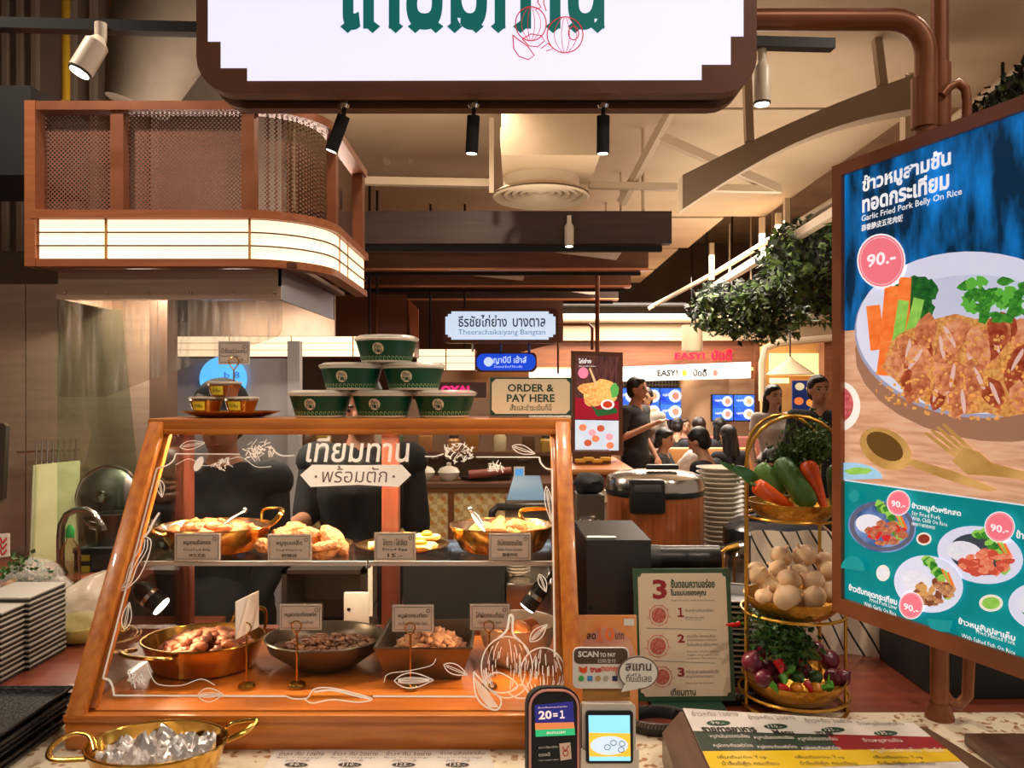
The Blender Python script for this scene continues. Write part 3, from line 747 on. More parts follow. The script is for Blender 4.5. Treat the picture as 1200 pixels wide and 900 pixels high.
stroke(cu, GL, q2([(568, 796), (582, 788), (600, 796), (606, 806), (590, 812), (574, 808), (568, 796)]), 1.6)
mk('painted_clove', cu, M_paint, case, smooth=False); cu = MB()
stroke(cu, GL, q2([(596, 812), (612, 802), (620, 816), (606, 818), (596, 812)]), 1.4)
mk('painted_clove', cu, M_paint, case, smooth=False)

# interior black spotlights
def case_spot(px, py, dirv, lab, rr=.021):
    c = P(px, py, 1.52); d = Vector(dirv).normalized()
    t = thing('case_spotlight', c, lab, 'spotlight', 'black spotlights inside the display case')
    mk('housing', MB().tube([c-d*.032, c-d*.02, c+d*.028], [rr*.7, rr, rr], 18), M_black, t)
    mk('cooling_ring', MB().tube([c-d*.004, c+d*.004], [rr*1.04, rr*1.04], 18), M_steel2, t)
    mk('lens', MB().tube([c+d*.028, c+d*.031], [rr*.92, rr*.88], 18), mat('case_lens', (255, 240, 215), .3, emit=5.0), t)
    sd = -1 if px < 400 else 1
    mk('bracket', MB().tube([c-d*.02, c-d*.03+V(sd*.012, 0, .015), c-d*.03+V(sd*.02, .0, .03)], .004, 8), M_black, t)
    l = bpy.data.lights.new('case_spot', 'SPOT'); l.energy = 2.2; l.spot_size = R(130); l.spot_blend = .7; l.color = (1, .74, .46); l.shadow_soft_size = .02
    o = bpy.data.objects.new('case_spot_lamp', l); COL.objects.link(o); o.parent = t; o.matrix_parent_inverse = WM[t.name].inverted()
    o.location = c+d*.036; o.rotation_euler = d.to_track_quat('-Z', 'Y').to_euler()
case_spot(176, 700, (.72, -.05, -.55), 'black spotlight inside the case by its left end')
case_spot(628, 698, (-.55, -.05, -.75), 'black spotlight inside the case by its right end', .017)
# warm strip added under the top board to brighten the case interior
mk('added_strip', MB().bb(fx0+.06, fx1-.06, 1.672, 1.682, 1.493, 1.4995), mat('added_strip_lens', (255, 226, 180), .4, emit=2.0), case)
l = bpy.data.lights.new('case_fill_strip', 'AREA'); l.shape = 'RECTANGLE'; l.size = .78; l.size_y = .012; l.energy = 11; l.color = (1, .80, .56)
o = bpy.data.objects.new('case_fill_lamp', l); COL.objects.link(o); o.location = (-.33, 1.677, 1.491); o.rotation_euler = (R(-12), 0, 0)

# ------------------------------------------------------------------ pans and food
def blob(seed, sx=1, sy=1, sz=1, sub=2, amp=.28, fr=1.6):
    bm = bmesh.new(); bmesh.ops.create_icosphere(bm, subdivisions=sub, radius=1.0)
    off = Vector((seed*3.1, seed*1.7, seed*.9))
    vs = []
    for v in bm.verts:
        n = mnoise.noise(v.co*fr+off); p = v.co*(1+amp*n); vs.append(Vector((p.x*sx, p.y*sy, p.z*sz)))
    fs = [tuple(v.index for v in f.verts) for f in bm.faces]; bm.free()
    return vs, fs
def blob_meshes(name, m, n, sx, sy, sz, sub=2, amp=.3, fr=1.6):
    out = []
    for k in range(n):
        vs, fs = blob(k+hash(name) % 1 + len(name), sx*random.uniform(.8, 1.2), sy*random.uniform(.8, 1.2), sz*random.uniform(.8, 1.2), sub, amp, fr)
        me = bpy.data.meshes.new(name); me.from_pydata(vs, [], fs); me.shade_smooth(); me.materials.append(m); out.append(me)
    return out
def put(name, me, loc, s, rot, label, cat, group=None):
    o = bpy.data.objects.new(name, me); COL.objects.link(o); o.location = loc; o.scale = (s, s, s) if not isinstance(s, tuple) else s; o.rotation_euler = rot
    return setp(o, label, cat, group)
def scatter(name, meshes, n, c, rx, ry, z0, h, s, label, cat, group, seed=1, flat=.5):
    """pieces heaped in an oval pan: each piece a thing of its own"""
    rn = random.Random(seed)
    for k in range(n):
        f = math.sqrt((k+.5)/n); a = k*2.39996+rn.uniform(-.3, .3)
        x, y = c[0]+rx*f*math.cos(a), c[1]+ry*f*math.sin(a)
        z = z0+h*(1-f*f)+rn.uniform(-.002, .003)
        put(name, rn.choice(meshes), (x, y, z), s*rn.uniform(.8, 1.2), (rn.uniform(-flat, flat), rn.uniform(-flat, flat), rn.uniform(0, 6.28)), label, cat, group)
def oval_pan(name, c, rx, ry, h, mo, mi, lab, cat, wall=.78, rim=.004):
    """shallow oval pan: outer shell, lining, rim, handles added by caller; c is the middle of its foot"""
    c = Vector(c); t = thing(name, c, lab, cat)
    k = ry/rx
    mk('shell', MB().lathe([(rx*wall*.9, 0), (rx*wall, .004), (rx*.93, h*.62), (rx, h)], c, 40, 1, k), mo, t)
    mk('lining', MB().lathe([(rx*wall*.88, .005), (rx*.915, h*.62), (rx-.003, h)], c, 40, 1, k), mi, t)
    ring = [c+V(rx*math.cos(2*PI*j/40), ry*math.sin(2*PI*j/40), h) for j in range(40)]
    mk('rim', MB().tube(ring, rim*.6, 6, closed=True), mo, t)
    return t
def handle(t, pts, r, m, sq=.6):
    out = []; pts = [Vector(p) for p in pts]; m_ = len(pts)
    for i in range(m_-1):
        a, b, c, d = pts[max(i-1, 0)], pts[i], pts[i+1], pts[min(i+2, m_-1)]
        for q in range(5): f = q/5; out.append(.5*((2*b)+(c-a)*f+(2*a-5*b+4*c-d)*f*f+(3*b-a-3*c+d)*f**3))
    mk('handle', MB().tube(out+[pts[-1]], r, 8, sq=sq), m, t)
# -- upper shelf
zs = SH+.001
c1 = V(P(252, 0, 1.64).x, 1.645, zs)
p1 = oval_pan('brass_pan', c1, .117, .092, .052, M_gold, M_silver, 'oval brass pan of fried pork on the left of the glass shelf', 'pan')
handle(p1, [c1+V(-.108, -.035, .046), c1+V(-.112, -.055, .058), c1+V(-.10, -.082, .058), c1+V(-.08, -.092, .05), c1+V(-.07, -.075, .046)], .006, M_gold)
handle(p1, [c1+V(.078, .06, .05), c1+V(.08, .07, .075), c1+V(.122, .055, .08), c1+V(.132, .02, .072), c1+V(.112, .012, .05)], .006, M_gold)
M_fpork = mat('fried_pork', (206, 120, 66), .4, col2=(150, 70, 34), vs=40, bump=.4, bs=90)
fp = blob_meshes('fried_pork', M_fpork, 5, .026, .017, .012, 2, .4)
scatter('fried_pork_piece', fp, 26, c1, .082, .058, zs+.038, .016, 1.0, 'piece of golden fried pork in the left brass shelf pan', 'food', 'fried pork pieces in the left brass shelf pan', 2)
def tongs(a, b, sp, lab, m):
    a, b = Vector(a), Vector(b); t = thing('tongs', a, lab, 'tongs')
    for s_ in (-1, 1):
        mk('arm', MB().tube([b, a.lerp(b, .55)+V(0, s_*sp*.8, .003), a+V(0, s_*sp, 0)], [.004, .007, .005], 8, sq=.35), m, t)
    mk('hinge', MB().ball(b, .006, 8, 6), m, t)
tongs(P(255, 621, 1.62), P(287, 598, 1.66), .012, 'clear plastic tongs resting in the left brass shelf pan', glass_mat('tong_plastic', (235, 225, 215), .16, .1))
c2 = V(P(362, 0, 1.63).x, 1.635, zs)
t = thing('gold_plate', c2, 'gold plate of fried chicken on the glass shelf', 'plate')
def plate(t, c, r, ry, m):
    mk('dish', MB().lathe([(r*.6, 0), (r*.66, .002), (r*.97, .013), (r, .015), (r*.95, .0155), (r*.64, .006), (.001, .005)], c, 36, 1, ry/r), m, t)
plate(t, c2, .092, .085, M_gold)
M_fch = mat('fried_chicken', (206, 134, 76), .6, col2=(166, 92, 44), vs=60, bump=.7, bs=140)
fc = blob_meshes('fried_chicken', M_fch, 5, .036, .021, .017, 3, .35, 2.0)
for k, (px, py, y, s, rz, ry_) in enumerate(((313, 640, 1.60, .8, .5, .2), (330, 628, 1.66, .95, 2.2, 0), (350, 641, 1.58, .9, .1, -.1), (366, 629, 1.65, 1.1, .6, .5), (392, 634, 1.62, 1.15, 2.4, -.5), (380, 645, 1.59, 1.0, .2, -.35), (345, 622, 1.68, 1.0, 1.2, 0))):
    q = P(px, py, y); put('fried_chicken_piece', fc[k % 5], q, s, (0, ry_, rz), 'crumbed fried chicken piece '+('at the far left of the gold plate', 'at the back left of the gold plate', 'in front, left of the middle of the gold plate', 'curled at the back of the gold plate', 'large, at the right end of the gold plate', 'in front at the right of the gold plate', 'half hidden at the very back of the gold plate')[k], 'food', 'fried chicken pieces on the gold plate')
c3 = V(P(472, 0, 1.63).x, 1.635, zs)
t = thing('gold_plate', c3, 'gold plate of fried eggs on the glass shelf', 'plate'); plate(t, c3, .099, .085, M_gold)
M_egg = mat('egg_white_fried', (240, 214, 150), .45, col2=(226, 170, 84), vs=25, bump=.3, bs=60)
M_yolk = mat('egg_yolk', (240, 160, 30), .3)
for k, (dx, dy, dz, s) in enumerate(((.035, -.018, .014, 1), (-.04, .01, .012, .9), (.0, .03, .02, .85), (.045, .025, .024, .8))):
    c = c3+V(dx, dy, dz); t = thing('fried_egg', c, ('front', 'left', 'rear', 'topmost right')[k]+' golden fried egg on the gold shelf plate', 'food', 'fried eggs on the gold plate')
    ring = []
    vs, fs = blob(k+11, .044*s, .038*s, .008, 2, .35, 1.4); mk('egg_white', MB().add([v+c for v in vs], fs), M_egg, t)
    mk('yolk', MB().ball(c+V(.004, -.010, .008), (.016*s, .015*s, .009), 14, 8), M_yolk, t)
c4 = V(P(588, 0, 1.635).x, 1.64, zs)
p4 = oval_pan('brass_pan', c4, .111, .090, .054, M_gold, M_silver, 'brass pan of crispy garlic chicken on the right of the glass shelf', 'pan')
handle(p4, [c4+V(.045, .075, .05), c4+V(.045, .085, .072), c4+V(.1, .07, .076), c4+V(.105, .06, .052)], .006, M_gold)
M_crisp = mat('crisp_chicken', (226, 146, 76), .55, col2=(190, 98, 44), vs=50, bump=.6, bs=120)
cr = blob_meshes('crisp', M_crisp, 5, .024, .015, .012, 2, .5, 2.2)
scatter('crispy_chicken_piece', cr, 24, c4+V(.012, 0, 0), .075, .055, zs+.036, .016, 1.0, 'piece of crispy garlic chicken in the right brass shelf pan', 'food', 'crispy chicken pieces in the right brass shelf pan', 5)
tongs(P(568, 622, 1.60), P(551, 597, 1.66), .010, 'steel tongs resting in the right brass shelf pan', M_steel2)
# acrylic name cards along the shelf edge
M_acryl = glass_mat('acrylic', (240, 236, 230), .1, .05)
M_card = mat('card_print', (232, 216, 204), .6)
def card(pl, x0, y0, x1, y1, lines, parent, sh=None):
    """printed card with a border: coordinates in photo pixels on plane pl"""
    parent = mk('card', MB().slab([pl.px(x, y, 0) for x, y in ((x0, y1), (x1, y1), (x1, y0), (x0, y0))], pl.n*.0015), M_card, parent)
    b = MB(); k = 2.2
    q = [(x0+k, y0+k), (x1-k, y0+k), (x1-k, y1-k), (x0+k, y1-k)]
    for a, c in zip(q, q[1:]+q[:1]): stroke(b, pl, [a, c], .6, .0022)
    mk('border', b, M_inkg, parent, smooth=False)
    l = MB()
    for (tx, a, b_, c, d, bo) in lines: textpx(l, pl, tx, x0+a*(x1-x0), y0+b_*(y1-y0), x0+c*(x1-x0), y0+d*(y1-y0), .0022, bold=bo, res=1)
    stroke(l, pl, ell(x1-6, y0+6.5, 2, 2, 8)+[(x1-4, y0+6.5)], .8, .0022)
    mk('lettering', l, M_ink, parent, smooth=False)
CP = Plane((0, 1.526, SH), (1, 0, 0), (0, .10, 1))
tags = [((205, 625, 258, 657), 'หมูสามชั้นทอด', 'Fried Pork Belly', '炸五花肉', 'name card for fried pork belly, leftmost on the shelf edge'),
        ((314, 626, 365, 657), 'หมูชุบเกล็ด', 'Deep Fried Pork', '炸猪排', 'name card second from left on the shelf edge below the fried chicken'),
        ((439, 624, 487, 657), 'ไข่ดาว / ไข่เจียว', 'Fried Egg', '15.-', 'name card on the shelf edge below the fried eggs'),
        ((573, 625, 622, 656), 'ปีกไก่ทอดกระเทียม', 'Garlic Fried Chicken', '蒜香炸鸡', 'name card rightmost on the shelf edge below the crispy chicken')]
for (bx, a, b_, c_, lab) in tags:
    t = thing('name_card', CP.px((bx[0]+bx[2])/2, bx[3]), lab, 'name card', 'name cards on the shelf edge')
    mk('holder', MB().slab([CP.px(x, y, -.002) for x, y in ((bx[0]-1.5, bx[3]+2), (bx[2]+1.5, bx[3]+2), (bx[2]+1.5, bx[1]-1), (bx[0]-1.5, bx[1]-1))], CP.n*-.002), M_acryl, t)
    card(CP, *bx, [(a, .2, .22, .8, .46, .01), (b_, .2, .55, .8, .66, 0), (c_, .32, .74, .68, .88, .01)], t)
# -- case floor
zf = 1.0145
cA = V(P(239, 0, 1.565).x, 1.565, zf)
pA = oval_pan('brass_pan', cA, .121, .096, .060, M_gold, M_gold, 'oval brass pan of grilled pork chunks on the case floor', 'pan', .82)
handle(pA, [cA+V(-.118, -.045, .05), cA+V(-.128, -.075, .054), cA+V(-.1, -.1, .054), cA+V(-.04, -.112, .054), cA+V(-.02, -.094, .05)], .007, M_gold)
handle(pA, [cA+V(.02, .095, .056), cA+V(.03, .11, .085), cA+V(.09, .1, .09), cA+V(.105, .06, .06)], .004, M_gold)
M_pork = mat('grilled_pork', (198, 132, 100), .45, col2=(156, 86, 60), vs=45, bump=.3, bs=90)
pk = blob_meshes('pork_dark', mat('grilled_pork_dark', (160, 92, 66), .4, col2=(120, 62, 42), vs=45, bump=.3, bs=90), 3, .013, .010, .009, 2, .35)+blob_meshes('pork_chunk', M_pork, 5, .015, .011, .009, 2, .35)
scatter('pork_chunk', pk, 110, cA+V(.008, 0, 0), .09, .068, zf+.038, .030, .92, 'chunk of grilled pork in the brass pan on the case floor', 'food', 'grilled pork chunks in the brass floor pan', 3)
cB_ = V(P(381, 0, 1.575).x, 1.575, zf)
M_panB = mat('aluminium_pan', (120, 110, 98), .35, .9)
pB = oval_pan('steel_pan', cB_, .121, .1, .060, M_panB, M_panB, 'grey metal pan of dark minced garlic pork on the case floor', 'pan', .55)
mk('sauce', MB().lathe([(.1, .040), (.06, .043), (.001, .044)], cB_, 36, 1, .1/.13), mat('brown_sauce', (116, 72, 42), .18, col2=(84, 48, 28), vs=30, coat=.3), pB)
M_mince = mat('minced_pork', (150, 98, 62), .4, col2=(96, 54, 32), vs=60)
mb = MB(); rn = random.Random(8)
for k in range(420):
    f = math.sqrt(rn.random()); a = rn.random()*6.28; vs, fs = blob(k, .0052, .0042, .0034, 1, .5)
    cc = cB_+V(.088*f*math.cos(a)+.01, .066*f*math.sin(a), .044+.008*(1-f)*rn.random()+.002*rn.random()); s_ = rn.uniform(.6, 1.5); mb.add([cc+v*s_ for v in vs], fs)
mk('minced_pork', mb, M_mince, pB, kind='stuff')
cC = V(P(502, 0, 1.575).x, 1.575, zf)
t = thing('steel_tray', cC, 'grey rectangular metal tray of stir fried pork on the case floor', 'tray')
def rect_tray(t, c, w, d, h, m, splay=.022, th=.002):
    mb = MB(); o = []
    rings = [(w/2-splay, d/2-splay*.7, 0), (w/2, d/2, h), (w/2-th*2, d/2-th*2, h), (w/2-splay-th, d/2-splay*.7-th, th)]
    for (a, b, z) in rings: o.append([c+V(sx*a, sy*b, z) for sx, sy in ((-1, -1), (1, -1), (1, 1), (-1, 1))])
    vs = [p for r_ in o for p in r_]; fs = [(3, 2, 1, 0), (12, 13, 14, 15)]
    for i in range(3):
        for k in range(4): fs.append((i*4+k, i*4+(k+1) % 4, i*4+4+(k+1) % 4, i*4+4+k))
    mk('basin', mb.add(vs, fs), m, t, angle=20)
    ring = o[1]; mk('rim', MB().tube([ring[0], ring[1], ring[2], ring[3]], .003, 6, closed=True), m, t)
rect_tray(t, cC, .188, .19, .066, mat('tray_metal', (128, 116, 104), .32, .9))
mk('juices', MB().bb(cC.x-.068, cC.x+.068, cC.y-.072, cC.y+.072, zf+.02, zf+.03), mat('meat_juice', (120, 78, 44), .2), t)
M_stir = mat('stir_pork', (214, 158, 116), .45, col2=(178, 112, 74), vs=40, bump=.3, bs=90)
sp = blob_meshes('stir_pork', M_stir, 6, .017, .011, .007, 2, .6, 1.8)
scatter('stir_fried_pork_piece', sp, 60, cC+V(.004, -.005, 0), .066, .062, zf+.034, .034, 1.0, 'piece of pale stir fried pork in the rectangular tray', 'food', 'pork pieces in the rectangular tray', 4, .8)
cD = V(P(606, 0, 1.60).x, 1.60, zf)
t = thing('ceramic_bowl', cD, 'white ceramic bowl of braised chicken at the right of the case floor', 'bowl')
mk('bowl', MB().lathe([(.048, 0), (.052, .006), (.072, .04), (.082, .082), (.0835, .084), (.080, .083), (.069, .042), (.03, .012), (.001, .011)], cD, 40), mat('glazed_ceramic', (222, 206, 186), .25, coat=.3), t)
mk('broth', MB().lathe([(.072, .05), (.001, .051)], cD, 32, capb=False), mat('broth', (150, 92, 44), .15), t)
M_chk = mat('braised_chicken', (222, 136, 62), .35, col2=(186, 96, 38), vs=30)
bc = blob_meshes('braised', M_chk, 4, .024, .017, .014, 2, .3)
for k, (x, y, z, s) in enumerate(((-.03, -.03, .056, .9), (.0, -.04, .058, 1), (.03, -.03, .056, 1), (-.045, .0, .056, .8), (.01, -.005, .066, 1.15), (.045, .0, .058, .9), (-.02, .025, .06, 1), (.025, .03, .062, 1))):
    put('braised_chicken_piece', bc[k % 4], cD+V(x, y, z), s, (.3*k, .2, k*1.3), 'orange braised chicken piece '+('at the front left of the bowl', 'at the front of the bowl', 'at the front right of the bowl', 'at the far left of the bowl', 'on top in the middle of the bowl', 'at the far right of the bowl', 'at the back left of the bowl', 'at the back right of the bowl')[k], 'food', 'braised chicken pieces in the ceramic bowl')
# gold stands with cards
def card_stand(px, base_py, y, bx, ln, lab, rot=0.0):
    b = V(P(px, 0, y).x, y, zf); top = P(px, (bx[1]+bx[3])/2, y)
    t = thing('card_stand', b, lab, 'card holder', 'gold card stands on the case floor')
    mk('foot', MB().lathe([(.0165, 0), (.0165, .004), (.014, .0075), (.004, .009)], b, 24), M_gold, t)
    zr = P(0, bx[3]-4, y).z
    mk('stem', MB().cyl(b+V(0, 0, .006), V(b.x, y, zr-.012), .0021, n=8), M_gold, t)
    for s_ in (-1, 1): mk('ring', MB().tube([V(b.x, y-.002, zr-.014)]+[V(b.x+s_*.0095*math.sin(R(a)), y-.004, zr+.002-.0095*math.cos(R(a))*1.0) for a in range(40, 190, 20)], .0014, 6), M_gold, t)
    if rot:
        pl = Plane((b.x, y+.002, zr), (math.cos(rot), math.sin(rot), 0), (0, 0, 1))
        u0, u1 = -.04, .04; z0, z1 = -.01, .06
        mk('card', MB().slab([pl.at(u0, z0), pl.at(u1, z0), pl.at(u1, z1), pl.at(u0, z1)], pl.n*.0015), M_card, t)
        return
    pl = Plane((b.x, y+.004, zr), (1, 0, 0), (0, .12, 1))
    mk('sleeve', MB().slab([pl.px(x, q, -.001) for x, q in ((bx[0]-1.5, bx[3]+1.5), (bx[2]+1.5, bx[3]+1.5), (bx[2]+1.5, bx[1]-1.5), (bx[0]-1.5, bx[1]-1.5))], pl.n*-.0015), M_acryl, t)
    card(pl, *bx, ln, t)
card_stand(289, 805, 1.455, (287, 697, 296, 740), None, 'gold card stand with its card edge-on before the brass pan', rot=R(78))
card_stand(348, 810, 1.458, (328, 708, 377, 738), [('หมูผัดกระเทียมพริก', .12, .3, .88, .52, .01), ('Garlic Minced Pork', .2, .64, .8, .76, 0)], 'gold card stand with a card before the minced pork pan')
card_stand(481, 818, 1.450, (460, 709, 508, 740), [('หมูผัดกระเทียม', .14, .3, .86, .52, .01), ('Stir Fried Pork With Garlic', .14, .62, .86, .76, 0)], 'gold card stand with a card before the rectangular tray')
card_stand(573, 812, 1.452, (551, 708, 597, 738), [('ไก่ผัดกระเทียม', .14, .3, .86, .52, .01), ('Chicken With Garlic', .2, .64, .8, .76, 0)], 'gold card stand with a card before the ceramic bowl')
# phone behind the case floor
t = thing('smartphone', P(417, 730, 1.755), 'white smartphone propped upright at the back of the case', 'phone')
PH = Plane((P(417, 0, 1.752).x, 1.752, zf), (1, 0, 0), (0, .1, 1))
mk('body', MB().box(PH.at(0, .042, -.004), (.058, .009, .122), None, .004), mat('phone_white', (222, 214, 208), .3), t)
for v_ in (.088, .076, .064): mk('camera_lens', MB().tube([PH.at(-.017, v_, .0), PH.at(-.017, v_, .003)], [.0042, .0042], 12), M_black, t)
for v_ in (.082, .068): mk('camera_lens', MB().tube([PH.at(-.006, v_, .0), PH.at(-.006, v_, .003)], [.0022, .0022], 10), M_black, t)

# ------------------------------------------------------------------ on top of the case
TZ = CT+.001
M_bgreen = mat('bowl_green', (10, 72, 48), .35)
M_lid = mat('clear_lid', (232, 222, 206), .25, alpha=.55, spec=.7)
M_bwhite = mat('bowl_white', (226, 216, 200), .5)
def takeaway(c, first, lab):
    if first is not None: return dup(first, c, label=lab)
    c = Vector(c)
    t = thing('takeaway_bowl', c, lab, 'bowl', 'green takeaway bowls stacked on the case')
    sl_ = mk('sleeve', MB().lathe([(.0555, .003), (.068, .047)], c, 40, capb=False), M_bgreen, t)
    mk('foot_rim', MB().lathe([(.0545, 0), (.0562, .004)], c, 40), M_bwhite, t)
    mk('top_rim', MB().lathe([(.0682, .047), (.0705, .048), (.0705, .051), (.066, .051)], c, 40, capb=False), M_bwhite, t)
    mk('lid', MB().lathe([(.0725, .050), (.0730, .055), (.069, .0565), (.063, .060), (.056, .0605), (.001, .0605)], c, 40, capb=False), M_lid, t)
    b = MB(); a0 = R(-98)     # printed roundel on the curved side
    def onb(ang, z, off=.0006):
        r = .0555+(.068-.0555)*(z-.003)/.044+off; return c+V(r*math.cos(ang), r*math.sin(ang), z)
    b.face([onb(a0+.0125*math.cos(2*PI*k/24)/.062, .029+.0125*math.sin(2*PI*k/24)) for k in range(24)])
    bd = mk('roundel', b, M_cream, sl_, smooth=False)
    l = MB()
    for (tx, z0, z1, hw) in (('เทียม', .030, .039, .0075), ('ทาน', .0195, .0285, .0085)):
        vs, fs = textmesh(tx, .02, 0, 1, 1); x0 = min(v.x for v in vs); x1 = max(v.x for v in vs); y0 = min(v.y for v in vs); y1 = max(v.y for v in vs)
        l.add([onb(a0+(-hw+2*hw*(v.x-x0)/(x1-x0))/.062, z0+(z1-z0)*(v.y-y0)/(y1-y0), .0011) for v in vs], fs)
    mk('lettering', l, M_dkgreen, sl_, smooth=False)
    w = MB()
    for k in range(26):
        an = a0-1.9+k*3.8/25
        w.ribbon([onb(an+.045*math.cos(q*.9), .0085+.0048*math.sin(q*.9), .0007) for q in range(7)], .0012, V(math.cos(an), math.sin(an), 0))
    mk('wave_band', w, mat('wave_print', (160, 196, 130), .5), sl_, smooth=False)
    return t
cy = 1.735
bx = lambda px: P(px, 0, cy).x
b0 = takeaway((bx(376), cy, TZ), None, 'green takeaway bowl at the left of the bottom row of the stack'); index_kids(b0)
takeaway((bx(449), cy, TZ), b0, 'green takeaway bowl in the middle of the bottom row of the stack')
takeaway((bx(521), cy, TZ), b0, 'green takeaway bowl at the right of the bottom row of the stack')
takeaway((bx(412), cy, TZ+.061), b0, 'green takeaway bowl at the left of the middle row of the stack')
takeaway((bx(485), cy, TZ+.061), b0, 'green takeaway bowl at the right of the middle row of the stack')
takeaway((bx(453), cy, TZ+.122), b0, 'topmost green takeaway bowl of the stack')
# sauce cups on a gold tray
sc_ = V(P(270, 0, 1.72).x, 1.725, TZ)
t = thing('gold_tray', sc_, 'small gold tray holding sauce cups on top of the case', 'tray')
mk('dish', MB().lathe([(.07, 0), (.082, .003), (.108, .012), (.11, .0135), (.106, .0135), (.082, .006), (.001, .005)], sc_, 40, 1, .7), M_gold, t)
M_cup = glass_mat('cup_plastic', (250, 240, 225), .08, .05)
M_sauce = mat('orange_sauce', (206, 118, 28), .2, col2=(180, 90, 16), vs=30)
def cup(px, py, lab, first=None):
    c = P(px, py, 1.72)
    if first: return dup(first, c, label=lab)
    t = thing('sauce_cup', c, lab, 'cup', 'sauce cups on the gold tray')
    mk('cup', MB().lathe([(.028, 0), (.037, .031)], c, 28), M_cup, t)
    mk('sauce', MB().lathe([(.027, .002), (.0345, .026)], c, 28, capt=True), M_sauce, t)
    mk('lid', MB().lathe([(.0385, .030), (.0385, .0335), (.034, .035), (.001, .035)], c, 28, capb=False), M_lid, t)
    b = MB(); 
    def on(u, z, off): a = R(-95)+u/.034; r = .028+.009*z/.031+off; return c+V(r*math.cos(a), r*math.sin(a), z)
    nn = 6; vs = []
    for k in range(nn+1): u = -.018+.03*k/nn; vs += [on(u, .005, .0008), on(u, .024, .0008)]
    b.add(vs, [(2*k, 2*k+2, 2*k+3, 2*k+1) for k in range(nn)]); lb_ = mk('label', b, mat('yellow_label', (232, 214, 60), .5), t, smooth=False)
    l = MB(); vs, fs = textmesh('น้ำจิ้ม', .01, 0, 1, 1); x0 = min(v.x for v in vs); x1 = max(v.x for v in vs); y0 = min(v.y for v in vs); y1 = max(v.y for v in vs)
    l.add([on(-.013+.02*(v.x-x0)/(x1-x0), .011+.008*(v.y-y0)/(y1-y0), .0014) for v in vs], fs); mk('lettering', l, M_dkgreen, lb_, smooth=False)
    return t
s0 = cup(242, 483, 'sauce cup at the left on the gold tray'); index_kids(s0)
cup(283, 483, 'sauce cup at the right on the gold tray', s0)
cup(263, 465.3, 'sauce cup stacked on top of the other two on the gold tray', s0)
st = V(P(274, 0, 1.775).x, 1.775, TZ+.006)
t = thing('card_stand', st, 'gold ring card stand holding the dipping sauce card above the cups', 'card holder')
mk('foot', MB().lathe([(.014, 0), (.014, .004), (.003, .007)], st, 20), M_gold, t)
mk('stem', MB().cyl(st, P(274, 432, 1.775), .0018, n=8), M_gold, t)
for s_ in (-1, 1): mk('ring', MB().tube([P(274, 434, 1.773)]+[P(274, 424, 1.771)+V(s_*.0115*math.sin(R(a)), 0, -.0115*math.cos(R(a))) for a in range(50, 190, 20)], .0015, 6), M_gold, t)
pl = Plane(P(274, 430, 1.776), (1, 0, 0), (0, .05, 1))
card(pl, 256, 400, 293, 427, [('น้ำจิ้มแจ่วมะขาม', .1, .3, .9, .52, .0), ('Tamarind Dipping Sauce', .1, .6, .7, .7, 0), ('15.-', .68, .74, .88, .88, 0)], t)
# order sign
t = thing('order_sign', V(P(622, 0, 1.70).x, 1.70, TZ), 'cream ORDER & PAY HERE sign in a clear stand on the case', 'sign')
OP = Plane((P(622, 0, 1.70).x, 1.70, TZ), (1, 0, 0), (0, 0, 1))
ox0, oy1 = OP.hit(573, 489.5); ox1, oy0 = OP.hit(671, 441)
mk('board', MB().slab([OP.at(ox0, 0), OP.at(ox1, 0), OP.at(ox1, oy0), OP.at(ox0, oy0)], (0, .006, 0)), M_acryl, t)
mk('card', MB().slab([OP.at(ox0+.003, .004, .0002), OP.at(ox1-.003, .004, .0002), OP.at(ox1-.003, oy0-.003, .0002), OP.at(ox0+.003, oy0-.003, .0002)], (0, .001, 0)), M_dkgreen, t)
n_ = .009; a, b, c, d = ox0+.006, ox1-.006, .0075, oy0-.006
mk('print_field', MB().face([OP.at(x, z, .0008) for x, z in ((a, c+n_), (a+n_*.5, c+n_*.5), (a+n_, c), (b-n_, c), (b-n_*.5, c+n_*.5), (b, c+n_), (b, d-n_), (b-n_*.5, d-n_*.5), (b-n_, d), (a+n_, d), (a+n_*.5, d-n_*.5), (a, d-n_))]), M_cream, t, smooth=False)
l = MB()
textpx(l, OP, 'ORDER &', 595, 450, 649, 459, .0014, bold=.02); textpx(l, OP, 'PAY HERE', 594, 462, 650, 471, .0014, bold=.02); textpx(l, OP, 'สั่งและชำระเงินที่นี่', 598, 473, 646, 481, .0014, res=1)
mk('lettering', l, M_dkgreen, t, smooth=False)
mk('foot', MB().bb(P(573, 0, 1.7).x, P(671, 0, 1.7).x, 1.69, 1.75, TZ, TZ+.003), M_acryl, t)

# ------------------------------------------------------------------ lit menu display on the right
dl = P(980, 0, 1.40); du = V(.348, -.937, 0).normalized()
MZ0, MZ1 = 1.176, 1.984
MP = Plane((dl.x, dl.y, MZ0), du, (0, 0, 1))
DW = .50
disp = thing('menu_display', MP.at(DW/2, 0), 'tall backlit food menu display in a copper brown frame', 'menu display')
mk('housing', MB().slab([MP.at(0, 0), MP.at(DW, 0), MP.at(DW, MZ1-MZ0), MP.at(0, MZ1-MZ0)], MP.n*-.035), M_signb, disp)
bw, bh_ = .022, .028
fr = MB()
H = MZ1-MZ0
for (u0, u1, v0, v1) in ((0, bw, 0, H), (DW-bw, DW, 0, H), (bw, DW-bw, 0, bh_), (bw, DW-bw, H-bh_*.75, H)):
    fr.slab([MP.at(u0, v0), MP.at(u1, v0), MP.at(u1, v1), MP.at(u0, v1)], MP.n*.010)
mk('frame', fr, mat('display_frame', (166, 100, 62), .4, .1, col2=(150, 88, 54), vs=10), disp)
E = 1.0
